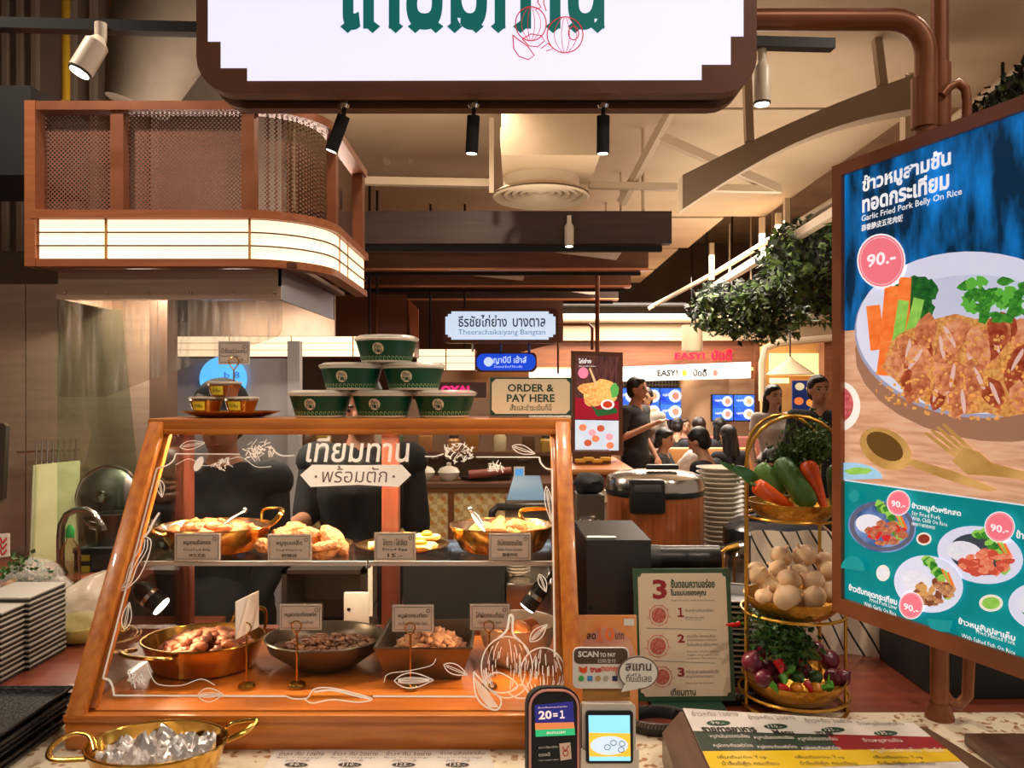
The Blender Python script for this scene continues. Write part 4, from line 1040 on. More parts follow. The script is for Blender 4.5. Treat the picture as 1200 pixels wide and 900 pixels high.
def em(name, c, c2=None, vs=8.0, st=(1, 1, 1), k=E, kind='noise', lo=.35, hi=.65):
    return mat('lit_'+name, c, .4, col2=c2, vs=vs, vstretch=st, emit=.62*k, kind=kind, lo=lo, hi=hi, spec=.2)
def dm(name): return name
def bound(u): return u
LAYER = [.0]
def lay():
    LAYER[0] += .00002; return .0015+LAYER[0]
def dp(name, pts, m, parent=disp, label=None):
    """printed shape on the display; pixel outline, clipped to the lit field"""
    uv = [MP.hit(x, y) for x, y in pts]; o = lay()
    uv = [(min(max(u, bw), DW-bw), min(max(v, bh_), H-bh_*.75)) for u, v in uv]
    return mk(name, MB().face([MP.at(u, v, o) for u, v in uv]), m, parent, smooth=False, label=label)
us = MP.hit(990, 562)[1]
def field(name, u0, v0, u1, v1, m):
    o = lay(); return mk(name, MB().face([MP.at(u0, v0, o), MP.at(u1, v0, o), MP.at(u1, v1, o), MP.at(u0, v1, o)]), m, disp, smooth=False)
field('photo_backdrop', bw, us, DW-bw, H-bh_*.75, em('backdrop', (6, 40, 66), (16, 128, 214), 9, (3.2, 3.2, .8), 1, lo=.42, hi=.72))
vw = MP.hit(990, 388)[1]
field('photo_table', bw, us, DW-bw, vw, em('table', (216, 172, 140), (190, 140, 108), 14, (1, 1, 9)))
field('menu_field', bw, bh_, DW-bw, us-.002, em('teal', (0, 118, 124), (0, 132, 136), 3))
field('divider', bw, us-.002, DW-bw, us, em('pale', (214, 222, 232)))
M_lplate = em('plate', (206, 210, 232)); M_lrim = em('rim', (150, 150, 176)); M_lmeat = em('meat', (150, 62, 34), (206, 136, 92), 90, lo=.3, hi=.7)
M_lgrn = em('herb', (34, 104, 34), (74, 150, 50), 120); M_lgrn2 = em('lettuce', (16, 66, 30), (40, 110, 40), 80); M_lor = em('carrot', (228, 104, 40), (240, 130, 60), 60)
M_lcuc = em('cucumber', (120, 180, 70), (150, 200, 90), 60); M_lcrumb = em('crumb', (224, 172, 96), (190, 124, 60), 200); M_lwht = em('white', (240, 240, 244)); M_lfat = em('fat', (216, 178, 168))
M_lgold = em('gold', (150, 108, 48), (206, 164, 96), 10, lo=.3, hi=.7); M_lgold2 = em('gold_dark', (96, 66, 28)); M_lpink = em('badge', (232, 116, 132)); M_lshade = em('board_shade', (150, 108, 84)); M_lrice = em('rice', (226, 226, 236), (206, 206, 220), 200)
M_lchili = em('chili', (196, 40, 40)); M_lblue = em('bowl_blue', (28, 60, 120), (120, 150, 200), 20); M_lghost = em('ghost', (24, 138, 142))
# small bowl at the left edge, shadows
dp('printed_bowl', ell(985, 476, 24, 29), em('bowl_rim', (236, 232, 222))); dp('printed_dip', ell(984, 474, 17, 21), em('dip', (170, 60, 66), (206, 110, 110), 120))
dp('printed_shadow', ell(1160, 425, 158, 92, rot=6), M_lshade)
dp('printed_plate', ell(1146, 393, 144, 97, 44, rot=4), M_lrim); dp('printed_plate', ell(1146, 390, 142, 95, 44, rot=4), M_lplate)
dp('printed_plate', ell(1150, 398, 122, 76, 40, rot=4), em('plate_well', (190, 194, 218)))
rn = random.Random(5)
def blobpx(cx, cy, rx, ry, j=.18, n=16, rot=0):
    return [(cx+(x-cx)*(1+rn.uniform(-j, j)), cy+(y-cy)*(1+rn.uniform(-j, j))) for x, y in ell(cx, cy, rx, ry, n, rot)]
for k in range(7): dp('printed_lettuce', blobpx(1070+rn.uniform(-12, 18), 345+k*5-10, 14, 13), M_lgrn2)
for (x0, y0, x1, y1, w, m) in ((1030, 410, 1024, 358, 9, M_lor), (1041, 400, 1046, 335, 9, M_lor), (1058, 388, 1062, 325, 8, M_lor), (1052, 410, 1060, 352, 7, M_lcuc), (1066, 402, 1078, 350, 7, M_lcuc), (1036, 440, 1040, 400, 8, M_lor), (1044, 432, 1050, 405, 6, M_lcuc)):
    dx, dy = x1-x0, y1-y0; q = math.hypot(dx, dy); nx, ny = -dy/q*w, dx/q*w
    dp('printed_vegetable_stick', [(x0-nx, y0-ny), (x0-nx*.9+dx, y0-ny*.9+dy), (x0+nx*.9+dx, y0+ny*.9+dy), (x0+nx, y0+ny)], m)
dp('printed_meat', blobpx(1150, 428, 112, 58, .07, 30, 5), em('rice_bed', (214, 160, 92), (180, 110, 54), 160))
cols = [M_lmeat, em('meat2', (130, 44, 26), (176, 88, 56), 70), em('meat3', (182, 100, 62), (220, 156, 116), 80)]
for k in range(34):
    cx = 1046+rn.random()*190; cy = 385+rn.random()*88
    if ((cx-1150)/108)**2+((cy-426)/54)**2 > 1: continue
    dp('printed_pork_slice', blobpx(cx, cy, rn.uniform(9, 15), rn.uniform(16, 26), .15, 12, rn.uniform(-30, 40)), cols[k % 3])
    if k % 2: dp('printed_pork_fat', blobpx(cx+rn.uniform(-8, 8), cy, 2.6, 15, .1, 10, rn.uniform(-30, 35)), M_lfat)
cr_ = MB(); o = lay()
for k in range(330):
    cx = 1020+rn.random()*200; cy = 380+rn.random()*112
    if ((cx-1140)/120)**2+((cy-440)/52)**2 > 1: continue
    cr_.face([MP.px(x, y, o) for x, y in blobpx(cx, cy, rn.uniform(1.2, 3.2), rn.uniform(1.2, 2.8), .25, 6)])
mk('printed_garlic_crumbs', cr_, M_lcrumb, disp, smooth=False, kind='stuff')
for k in range(46): dp('printed_herb_leaf', blobpx(1170+rn.gauss(0, 24), 352+rn.gauss(0, 11), rn.uniform(4, 10), rn.uniform(4, 8), .4, 11), M_lgrn if k % 3 else em('herb_light', (90, 170, 60)))
# spoon and fork
dp('printed_spoon', ell(1040, 526, 33, 22, 24, rot=30), M_lgold); dp('printed_spoon', ell(1039, 523, 24, 14, 20, rot=32), M_lgold2)
dp('printed_spoon', [(1064, 544), (1072, 538), (1120, 552), (1172, 574), (1160, 576), (1112, 562)], M_lgold)
for k in range(4): dp('printed_fork_tine', [(1085+k*7, 508-k*3.4), (1088+k*7, 506-k*3.4), (1128+k*5, 535-k*3), (1123.5+k*5, 538-k*3)], M_lgold)
dp('printed_fork', [(1118, 540), (1132, 524), (1150, 530), (1164, 542), (1200, 552), (1250, 562), (1250, 572), (1196, 561), (1158, 557), (1136, 556)], M_lgold)
dp('printed_bowl', ell(1000, 558, 36, 16, 20, 4, 180, 360)+[(988, 562)], em('blue_bowl', (150, 196, 226))); dp('printed_herb_leaf', blobpx(1008, 552, 16, 4.5), M_lcuc)
# headline, badges, small dishes
def dtext(s_, x0, y0, x1, y1, m=M_lwht, bold=0.02, shear=0, res=2):
    """baseline from (x0,y0) to (x1,y1) is implied by the plane: x0,y0 upper left, x1,y1 lower right in pixels at the left end"""
    a = MP.hit(x0, y1); u1 = MP.hit(x1, CY)[0]; v1 = MP.hit(x0, y0)[1]
    b = MB(); text(b, MP, s_, a[0], a[1], u1, v1, lay()+.0006, bold=bold, shear=shear, res=res)
    return mk('lettering', b, m, disp, smooth=False)
dtext('ข้าวหมูสามชั้น', 1013, 207, 1117, 231, bold=.035)
dtext('ทอดกระเทียม', 1013, 229, 1115, 250, bold=.035)
dtext('Garlic Fried Pork Belly On Rice', 1012, 253, 1130, 262, bold=.01)
dtext('蒜香脆皮五花肉饭', 1012, 264, 1061, 272, bold=.02)
def badge(cx, cy, r, rx=None):
    rx = rx or r*.94
    dp('price_badge', ell(cx, cy, rx, r), M_lwht); dp('price_badge', ell(cx, cy, rx*.94, r*.94), M_lpink)
    dp('price_badge', ell(cx, cy, rx*.88, r*.88), em('badge_line', (246, 190, 196))); dp('price_badge', ell(cx, cy, rx*.85, r*.85), M_lpink)
    dtext('90.-', cx-rx*.58, cy-r*.22, cx+rx*.6, cy+r*.26, bold=.02)
badge(1035, 306, 32, 28.5)
def dish(cx, cy, rx, ry, rim, well, wellr, rot, meat, seed):
    r_ = random.Random(seed)
    dp('printed_dish', ell(cx, cy, rx, ry, 36, rot), rim); dp('printed_dish', ell(cx, cy, rx*.96, ry*.95, 36, rot), rim if rim is not M_lblue else em('bowl_grey', (90, 90, 110)))
    dp('printed_dish', ell(cx, cy-ry*.02, rx*wellr, ry*wellr, 34, rot), well)
    dp('printed_rice', ell(cx-rx*.36, cy-ry*.1, rx*.42, ry*.38, 18, rot), M_lrice)
    for k in range(9): dp('printed_herb_leaf', blobpx(cx+rx*(.02+.075*k)-4, cy-ry*(.8-.02*k*k)+r_.uniform(-3, 3), rx*.14, ry*.17, .35, 9), M_lgrn if k % 2 else M_lcuc)
    for k in range(3): dp('printed_vegetable_stick', [(cx+rx*(.36+.08*k), cy-ry*(.52-.06*k)), (cx+rx*(.42+.08*k), cy-ry*(.55-.06*k)), (cx+rx*(.66+.05*k), cy+ry*(.0+.04*k)), (cx+rx*(.58+.05*k), cy+ry*(.03+.05*k))], (M_lor, M_lcuc, M_lor)[k])
    for k in range(46):
        a = r_.random()*6.28; f = math.sqrt(r_.random())
        dp('printed_meat_piece', blobpx(cx+rx*.12+rx*.56*f*math.cos(a), cy+ry*.26+ry*.4*f*math.sin(a), rx*r_.uniform(.09, .17), ry*r_.uniform(.09, .16), .3, 8), meat[k % len(meat)])
m1 = [em('fry1', (150, 76, 48), (196, 130, 96), 150), em('fry2', (196, 130, 100), (150, 80, 60), 150), M_lchili, em('fry3', (170, 96, 66))]
m2 = [em('fry4', (206, 100, 70), (230, 150, 120), 150), em('fry5', (190, 76, 56))]; m3 = [em('fry6', (150, 92, 60), (196, 150, 110), 150), em('fry7', (120, 66, 40)), em('fry8', (196, 146, 86))]
dish(1036, 617, 40, 30, M_lblue, M_lblue, .82, 8, m1, 1)
dish(1152, 650, 51, 33, M_lplate, em('well', (60, 66, 76)), .72, 12, m2, 2)
dish(1092, 684, 41, 33, M_lplate, M_lplate, .7, 14, m3, 3)
dish(1232, 712, 46, 30, M_lplate, M_lgrn, .7, 10, m3, 4)
badge(1058, 589, 15, 14); badge(1177, 617, 18, 18); badge(1073, 709, 16, 14.5)
for (cx, cy, rx, ry, m) in ((1088, 631, 9, 7.5, em('cup_dip', (140, 52, 36))), (1040, 671, 8, 9.5, M_lrice), (1167, 706, 14, 10, M_lcuc)):
    dp('printed_cup', ell(cx, cy, rx, ry), em('cup_rim', (226, 220, 206))); dp('printed_cup', ell(cx, cy, rx*.76, ry*.72), m)
dp('printed_ghost_garlic', blobpx(1006, 581, 6, 7, .1, 14), M_lghost); dp('printed_ghost_dome', ell(1004, 667, 14, 16, 16, 8, 180, 360), M_lghost); dp('printed_ghost_cup', [(1091, 724), (1122, 727), (1118, 740), (1108, 743), (1096, 739)], M_lghost)
dtext('ข้าวหมูคั่วพริกสด', 1074, 588, 1132, 597, bold=.03, res=1); dtext('Stir Fried Pork', 1074, 598, 1108, 603, bold=0, res=1); dtext('With Chilli On Rice', 1074, 604, 1116, 609, bold=0, res=1); dtext('辣椒干煸猪肉饭', 1074, 611, 1102, 615, bold=0, res=1)
dtext('ข้าวตับทอดกระเทียม', 1000, 683, 1057, 691, bold=.03, res=1); dtext('Fried Pork Liver', 1025, 699, 1057, 704, bold=0, res=1); dtext('With Garlic On Rice', 1018, 704, 1056, 709, bold=0, res=1)
dtext('ข้าวหมูสับปลาเค็ม', 1129, 722, 1196, 732, bold=.03, res=1); dtext('Fried Minced Pork', 1150, 736, 1196, 741, bold=0, res=1); dtext('With Salted Fish On Rice', 1133, 741, 1196, 746, bold=0, res=1)
dtext('ข้าวไก่ทอด', 1197, 620, 1240, 630, bold=.03, res=1)
l = bpy.data.lights.new('display_glow', 'AREA'); l.shape = 'RECTANGLE'; l.size = .4; l.size_y = .7; l.energy = .6; l.color = (.85, .93, 1.0)
o = bpy.data.objects.new('display_glow', l); COL.objects.link(o); o.location = MP.at(DW/2, H/2, .02); o.rotation_euler = (-MP.n).to_track_quat('Z', 'Y').to_euler()
# clamp between display and post
mk('clamp', MB().bar(MP.at(.16, H*.55, -.03), V(P(1101, 0, 1.47).x, 1.452, 1.62), .05, .06), M_black, disp)
mk('clamp', MB().bar(MP.at(.16, H-.03, -.02), V(P(1101, 0, 1.47).x, 1.452, MZ1-.03), .04, .05), M_signb, disp)

# ------------------------------------------------------------------ tiered basket stand with vegetables
SX, SY = .560, 1.535
st = thing('basket_stand', V(SX, SY, .95), 'gold three tier basket stand with an arched handle beside the menu display', 'basket stand')
zt1 = P(0, 487, SY).z
def arch(dx0, dx1, dy, ztop, zbot, r):
    w = (dx1-dx0)/2; cx = (dx0+dx1)/2; pts = [V(SX+dx0, SY+dy, zbot), V(SX+dx0, SY+dy, ztop-w)]
    for k in range(1, 12): a = PI-PI*k/12; pts.append(V(SX+cx+w*math.cos(a), SY+dy, ztop-w+w*math.sin(a)))
    pts += [V(SX+dx1, SY+dy, ztop-w), V(SX+dx1, SY+dy, zbot)]
    return pts
mk('arch', MB().tube(arch(-.098, .098, -.02, zt1, .951, .004), .0036, 8), M_goldp, st)
mk('arch', MB().tube(arch(-.075, .075, .05, zt1+.0, .951, .004), .0036, 8), M_goldp, st)
M_gbowl = mat('hammered_gold', (196, 146, 60), .3, .9, bump=.5, bs=70)
bowls = []
for i, (z, r, hgt) in enumerate(((1.318, .088, .04), (1.130, .096, .042), (.968, .100, .045))):
    c = V(SX, SY-.005, z); bowls.append(c)
    mk('bowl', MB().lathe([(r*.45, 0), (r*.72, .006), (r*.93, hgt*.6), (r, hgt), (r*.975, hgt), (r*.9, hgt*.62), (r*.68, .009), (.001, .006)], c, 40), M_gbowl, st)
    zr = z+hgt*.55; mk('ring', MB().tube([V(SX+(r+.004)*math.cos(2*PI*k/40), SY-.005+(r+.004)*math.sin(2*PI*k/40), zr-.012) for k in range(40)], .003, 6, closed=True), M_goldp, st)
mk('base_ring', MB().tube([V(SX+.1*math.cos(2*PI*k/40), SY-.005+.1*math.sin(2*PI*k/40), .956) for k in range(40)], .0035, 6, closed=True), M_goldp, st)
# vegetables
M_carrot = mat('carrot_skin', (232, 92, 20), .35, col2=(214, 74, 12), vs=20, vstretch=(1, 1, 6), coat=.2)
M_cuke = mat('cucumber_skin', (52, 92, 38), .4, col2=(78, 122, 54), vs=14, vstretch=(3, 3, 1), bump=.2, bs=60)
M_cukel = mat('gourd_skin', (110, 150, 74), .4, col2=(72, 120, 50), vs=12)
M_leaf = mat('leaf_green', (44, 110, 30), .4, col2=(22, 74, 20), vs=20)
M_herb = mat('herb_green', (62, 96, 30), .5, col2=(34, 66, 20), vs=60)
def spindle(name, a, b, prof, m, label, cat, parent=None, group=None, bend=0.0, n=16, stem=None):
    a, b = Vector(a), Vector(b); pts = []; rs = []
    side = (b-a).cross(V(0, 1, 0)); side = side.normalized() if side.length > 1e-6 else V(1, 0, 0)
    for t_, r in prof: pts.append(a.lerp(b, t_)+side*bend*math.sin(PI*t_)); rs.append(r)
    if stem is None: return mk(name, MB().tube(pts, rs, n), m, parent, label=label, cat=cat, group=group)
    t = thing(name, a, label, cat, group)
    mk('body', MB().tube(pts, rs, n), m, t)
    d = (a-b).normalized(); mk('stalk', MB().tube([a, a+d*stem[0]*.5, a+d*stem[0]], [stem[1], stem[1]*.7, stem[1]*.5], 8), stem[2], t)
    return t
kc = lambda L_, R_: [(0, .002), (.02, R_*.62), (.06, R_*.9), (.14, R_), (.35, R_*.9), (.6, R_*.68), (.85, R_*.42), (.96, R_*.22), (1, .001)]
ky = lambda R_: [(0, .002), (.02, R_*.5), (.07, R_*.82), (.2, R_), (.5, R_*1.04), (.8, R_), (.93, R_*.82), (.98, R_*.5), (1, .002)]
M_stalk = mat('stalk', (96, 116, 50), .6)
spindle('carrot', P(884, 568, 1.475), P(932, 596, 1.49), kc(1, .0165), M_carrot, 'orange carrot lying left of the cucumber in the top basket', 'carrot', stem=(.008, .004, M_stalk))
spindle('carrot', P(945, 541, 1.525), P(968, 600, 1.475), kc(1, .0175), M_carrot, 'orange carrot standing right of the cucumber in the top basket', 'carrot', stem=(.006, .004, M_stalk))
spindle('cucumber', P(913, 538, 1.54), P(951, 595, 1.475), ky(.0215), M_cuke, 'large dark green cucumber leaning in the top basket', 'cucumber')
spindle('gourd', P(888, 545, 1.57), P(918, 580, 1.545), ky(.02), M_cukel, 'pale green gourd behind the carrot in the top basket', 'gourd')
spindle('cucumber', P(978, 545, 1.56), P(985, 600, 1.52), ky(.018), M_cuke, 'dark cucumber at the back by the menu display frame', 'cucumber')
def leafblade(name, a, b, w, m, label, cat='leaf', parent=None, fold=.3):
    a, b = Vector(a), Vector(b); d = b-a; sd = d.cross(V(0, -1, .25)).normalized(); up = sd.cross(d).normalized(); vs = []; fs = []
    for k in range(9):
        t_ = k/8; h = w*math.sin(PI*(t_*.94+.03))**.8; p = a+d*t_+up*.006*math.sin(PI*t_)
        vs += [p-sd*h+up*h*fold, p, p+sd*h+up*h*fold]
    for k in range(8): fs += [(3*k, 3*k+3, 3*k+4, 3*k+1), (3*k+1, 3*k+4, 3*k+5, 3*k+2)]
    return mk(name, MB().add(vs, fs), m, parent, label=label, cat=cat)
leafblade('broad_leaf', P(888, 566, 1.52), P(842, 541, 1.50), .008, M_cuke, 'narrow dark leaf poking left from the top basket')
leafblade('broad_leaf', P(892, 572, 1.50), P(860, 546, 1.485), .013, M_leaf, 'broad bright green leaf poking left from the top basket')
def bunch(name, base, tip, n, spread, ls, m, label, seed, stems=True, parent=None, cat='herbs'):
    """herb bunch: stems and one foliage mesh of many small leaflets"""
    rn_ = random.Random(seed); base, tip = Vector(base), Vector(tip)
    t = thing(name, base, label, cat)
    mb, ms = MB(), MB()
    for k in range(n):
        e = tip+V(rn_.gauss(0, spread), rn_.gauss(0, spread*.7), rn_.gauss(0, spread*.8)); mid = base.lerp(e, .5)+V(rn_.gauss(0, spread*.2), 0, rn_.uniform(0, spread*.4))
        ms.tube([base, mid, e], [.0016, .0012, .0008], 5)
        for j in range(9):
            p = mid.lerp(e, j/8)+V(rn_.gauss(0, ls), rn_.gauss(0, ls), rn_.gauss(0, ls))
            a = V(rn_.gauss(0, 1), rn_.gauss(0, 1), rn_.gauss(0, 1)).normalized(); b = a.cross(V(rn_.gauss(0, 1), rn_.gauss(0, 1), rn_.gauss(0, 1))).normalized(); c = a.cross(b)
            L_ = ls*rn_.uniform(.7, 1.3)
            mb.add([p, p+a*L_*.5+b*L_*.38+c*L_*.1, p+a*L_, p+a*L_*.5-b*L_*.38+c*L_*.1], [(0, 1, 2, 3)])
    mk('stems', ms, M_stalk, t, kind='stuff'); mk('foliage', mb, m, t, smooth=False, kind='stuff')
    return t
bunch('herb_bunch', P(940, 560, 1.56), P(952, 515, 1.54), 110, .022, .009, M_herb, 'curly green herb bunch standing at the back of the top basket', 4)
bunch('herb_bunch', P(925, 560, 1.57), P(925, 532, 1.56), 50, .016, .009, M_herb, 'low curly green herb bunch behind the cucumber', 6)
# garlic
M_garl = mat('garlic_skin', (226, 196, 158), .55, col2=(206, 168, 128), vs=10, vstretch=(6, 6, 1), sss=.1)
def garlic_mesh(seed):
    rn_ = random.Random(seed); prof = [(.003, -.92), (.35, -.95), (.72, -.78), (.96, -.35), (1.0, 0), (.9, .38), (.62, .7), (.3, .88), (.16, 1.02), (.11, 1.25), (.13, 1.42), (.02, 1.44)]
    n = 30; vs = []; fs = []; nl = rn_.choice((6, 7, 8)); ph = rn_.random()*6
    for (r, h) in prof:
        for k in range(n):
            a = 2*PI*k/n; lobe = 1+.085*abs(math.sin(nl*a/2+ph))-.05; rr = r*(lobe if r > .25 else 1)
            vs.append(V(rr*math.cos(a), rr*math.sin(a), h*.84))
    for i in range(len(prof)-1):
        for k in range(n): fs.append((i*n+k, i*n+(k+1) % n, (i+1)*n+(k+1) % n, (i+1)*n+k))
    me = bpy.data.meshes.new('garlic_bulb'); me.from_pydata(vs, [], fs); me.shade_smooth(); me.materials.append(M_garl); return me
gm = [garlic_mesh(k) for k in range(5)]
gp = ((375, 84, 1.575, 1.05), (478, 80, 1.57, 1.15), (265, 162, 1.52, 1.05), (357, 148, 1.545, 1.0), (462, 158, 1.55, .95), (572, 104, 1.575, .95), (588, 152, 1.55, 1.05), (322, 214, 1.515, 1.0), (408, 194, 1.50, 1.12), (520, 205, 1.50, 1.1), (300, 272, 1.488, .9), (398, 272, 1.462, 1.28), (522, 276, 1.462, 1.15), (600, 250, 1.49, 1.05), (455, 300, 1.478, .8))
gl = ('at the upper left of the heap', 'at the very top of the heap', 'at the far left by the gold post', 'below the topmost two on the left', 'in the middle of the heap', 'at the upper right, darkest', 'against the display frame', 'left of the middle of the heap', 'large, just left of centre', 'right of centre', 'small, at the lower left of the basket rim', 'largest, at the front of the heap', 'large, at the front right', 'half hidden by the display frame at the right', 'small, wedged at the front rim')
for k, (cx, cy_, y, s) in enumerate(gp):
    rn_ = random.Random(k+40)
    put('garlic_bulb', gm[k % 5], P(820+cx/3.914, 630+cy_/3.914, y), .0215*s, (rn_.uniform(-1.2, 1.0), rn_.uniform(-1.0, 1.0), rn_.uniform(0, 6)), 'garlic bulb '+gl[k], 'garlic', 'garlic bulbs in the middle basket')
# bottom basket: red onions, chilies, limes, small tomatoes, herbs
M_onion = mat('red_onion_skin', (120, 26, 52), .3, col2=(84, 14, 36), vs=8, vstretch=(5, 5, 1), coat=.3)
def onion(px, py, y, r, lab, rot=(0, 0, 0)):
    c = P(px, py, y); t = thing('red_onion', c, lab, 'onion', 'red onions in the bottom basket')
    m = Matrix.Rotation(rot[1], 3, 'Y') @ Matrix.Rotation(rot[0], 3, 'X')
    mk('bulb', MB().lathe([(.05*r, -r*.98), (r*.6, -r*.8), (r*.95, -r*.3), (r, .0), (r*.9, r*.42), (r*.55, r*.8), (r*.2, r*1.02), (r*.1, r*1.25)], c, 24, rot=m, capt=True), M_onion, t)
    mk('root', MB().lathe([(.04*r, -r*1.08), (r*.16, -r*.93)], c, 10, rot=m), mat('onion_root', (176, 140, 110), .8), t)
c820 = lambda x, y: (820+x/3.914, 630+y/3.914)
onion(*c820(242, 570), 1.475, .021, 'red onion at the far left of the bottom basket', (.3, .2))
onion(*c820(310, 595), 1.49, .017, 'red onion between the left onion and the red chili', (.9, -.4))
onion(*c820(292, 645), 1.455, .018, 'red onion at the left front rim of the bottom basket', (1.0, .6))
onion(*c820(530, 515), 1.55, .018, 'elongated red onion at the back of the bottom basket', (.2, -1.0))
onion(*c820(590, 560), 1.53, .021, 'large red onion at the right of the bottom basket', (.5, -.8))
onion(*c820(650, 640), 1.51, .018, 'red onion at the right rim of the bottom basket', (.5, .8))
onion(*c820(300, 520), 1.55, .016, 'red onion at the back left under the herbs', (.5, .1))
M_rch = mat('red_chili_skin', (206, 20, 24), .2, coat=.5); M_gch = mat('green_chili_skin', (84, 158, 30), .25, coat=.4)
kch = lambda R_: [(0, R_*.5), (.06, R_), (.3, R_*1.02), (.6, R_*.82), (.85, R_*.45), (1, .0008)]
def chili(a, ya, b, yb, r, m, lab, bend=.004):
    spindle('chili_pepper', P(*c820(*a), ya), P(*c820(*b), yb), kch(r), m, lab, 'chili', None, 'chilies in the bottom basket', bend, 12, (.012, .0022, M_gch))
chili((350, 560), 1.475, (372, 625), 1.455, .0088, M_rch, 'upright fat red chili at the left of the bottom basket')
chili((455, 560), 1.49, (490, 590), 1.475, .0085, M_rch, 'short red chili in the middle under the herb stems')
chili((355, 680), 1.452, (425, 715), 1.448, .0062, M_rch, 'thin red chili along the front rim')
chili((185, 395), 1.50, (118, 400), 1.48, .0046, M_rch, 'small red chili tip poking left past the gold post', .001)
chili((300, 655), 1.448, (360, 715), 1.447, .0075, M_gch, 'bright green chili at the left front rim')
chili((375, 625), 1.47, (385, 675), 1.452, .0085, M_gch, 'fat bright green chili left of the tomatoes')
chili((425, 585), 1.48, (395, 620), 1.468, .0075, M_gch, 'light green chili pointing up behind the others')
chili((540, 700), 1.455, (620, 690), 1.452, .006, M_gch, 'green chili at the right front rim')
def fruit(name, px, py, y, r, m, lab, cat):
    c = P(px, py, y); t = thing(name, c, lab, cat); mk('body', MB().ball(c, (r, r, r*.92), 18, 12), m, t)
    mk('stalk_end', MB().ball(c+V(0, 0, r*.9), (r*.2, r*.2, r*.1), 8, 5), M_stalk, t)
M_tom = mat('orange_tomato', (226, 138, 30), .25, coat=.3); M_lime = mat('lime_skin', (44, 76, 28), .35, bump=.15, bs=200)
fruit('tomato', *c820(445, 690), 1.458, .0125, M_tom, 'small orange tomato left of centre at the front of the bottom basket', 'tomato')
fruit('tomato', *c820(535, 695), 1.46, .014, M_tom, 'small orange tomato right of centre at the front of the bottom basket', 'tomato')
fruit('lime', *c820(450, 640), 1.475, .0135, M_lime, 'dark green lime behind the left tomato', 'lime'); fruit('lime', *c820(530, 640), 1.48, .014, M_lime, 'dark green lime behind the right tomato', 'lime')
fruit('lime', *c820(410, 540), 1.53, .015, M_lime, 'dark green lime at the back under the herbs', 'lime')
bunch('herb_bunch', P(*c820(560, 560), 1.50), P(*c820(330, 440), 1.485), 100, .024, .0125, mat('basil_green', (48, 92, 26), .45, col2=(24, 60, 18), vs=50), 'leafy green basil bunch lying across the bottom basket', 9)

for k, (x, y, Y, r, lab) in enumerate(((350, 640, 1.49, .017, 'hidden between the green chilies'), (480, 610, 1.52, .017, 'behind the limes'), (610, 640, 1.49, .017, 'right of the tomatoes'), (420, 610, 1.53, .018, 'in the middle of the basket'))):
    onion(*c820(x, y), Y, r, 'red onion '+lab, (.4*k, .5-.3*k))
chili((480, 660), 1.462, (510, 720), 1.45, .0065, M_rch, 'red chili between the two tomatoes')
chili((590, 655), 1.465, (585, 715), 1.455, .0075, M_gch, 'green chili right of the tomatoes')

# ------------------------------------------------------------------ things on the right of the counter
CZ = .9505
# steps menu on an upright board
t = thing('steps_menu', V(P(799, 0, 1.47).x, 1.47, CZ), 'upright green bordered menu card showing three ordering steps', 'menu card')
lean = R(9)
ZB = CZ+.012
SM = Plane(V(0, pz(824, ZB), ZB), V(1, .02, 0), V(0, math.sin(lean), math.cos(lean)))
cor = [(747, 817), (848, 824), (855, 667), (744, 665)]
u0, v0 = SM.hit(746, 822); u1, v1 = SM.hit(855, 666)
def rect(pl, u0, v0, u1, v1, off=0): return [pl.at(u0, v0, off), pl.at(u1, v0, off), pl.at(u1, v1, off), pl.at(u0, v1, off)]
mk('board', MB().slab(rect(SM, u0, v0, u1, v1), SM.n*-.005), mat('steps_green', (54, 84, 58), .5, col2=(46, 74, 50), vs=20), t)
m_ = .009; n_ = .008
a, b, c, d = u0+m_, u1-m_, v0+m_, v1-m_
mk('print_field', MB().face([SM.at(x, z, .0006) for x, z in ((a, c+n_), (a+n_*.7, c+n_*.7), (a+n_, c), (b-n_, c), (b-n_*.7, c+n_*.7), (b, c+n_), (b, d-n_), (b-n_*.7, d-n_*.7), (b-n_, d), (a+n_, d), (a+n_*.7, d-n_*.7), (a, d-n_))]), mat('steps_cream', (224, 204, 176), .6), t, smooth=False)
M_dkred = mat('deep_red_print', (150, 28, 30), .6)
for s_, x0, y0, x1, y1 in (('3', 765, 679, 781, 702), ('１', 794, 712, 801, 723), ('2', 794, 743, 802, 753), ('3', 794, 782, 802, 793)): mk('step_number', textpx(MB(), SM, s_, x0, y0, x1, y1, .0012, bold=.03), M_dkred, t, smooth=False)
l = MB()
textpx(l, SM, 'ขั้นตอนความอร่อย', 786, 678, 837, 689, .0012, bold=.03); textpx(l, SM, 'ในแบบของคุณ', 786, 690, 827, 700, .0012, bold=.03)
mk('heading', l, M_dkgreen, t, smooth=False)
l = MB()
for s_, x0, y0, x1, y1 in (('Steps to your own deliciousness', 786, 702, 837, 705), ('รับอาหารที่คุณเลือก', 803, 713, 836, 718), ('Receive the dish', 803, 722, 825, 724.5), ("you've chosen", 803, 725, 822, 727.5),
    ('เติมน้ำจิ้ม โรยกระเทียม', 805, 743, 838, 747), ('และเครื่องปรุงตามใจชอบ', 805, 748, 840, 752), ('รับช้อนส้อม พร้อมเสิร์ฟ', 805, 753, 841, 757), ('Enjoy free self-serve with dip,', 805, 762, 843, 765), ('veggies, crispy garlic, and', 805, 766, 842, 769), ('condiments. Take what you can', 805, 770, 845, 773), ('อร่อยและเพลิดเพลินกับ', 804, 784, 842, 789), ('เมนูโปรดของคุณ', 804, 790, 836, 795), ('Enjoy your favorite dish', 804, 799, 836, 802)):
    textpx(l, SM, s_, x0, y0, x1, y1, .0012, res=1)
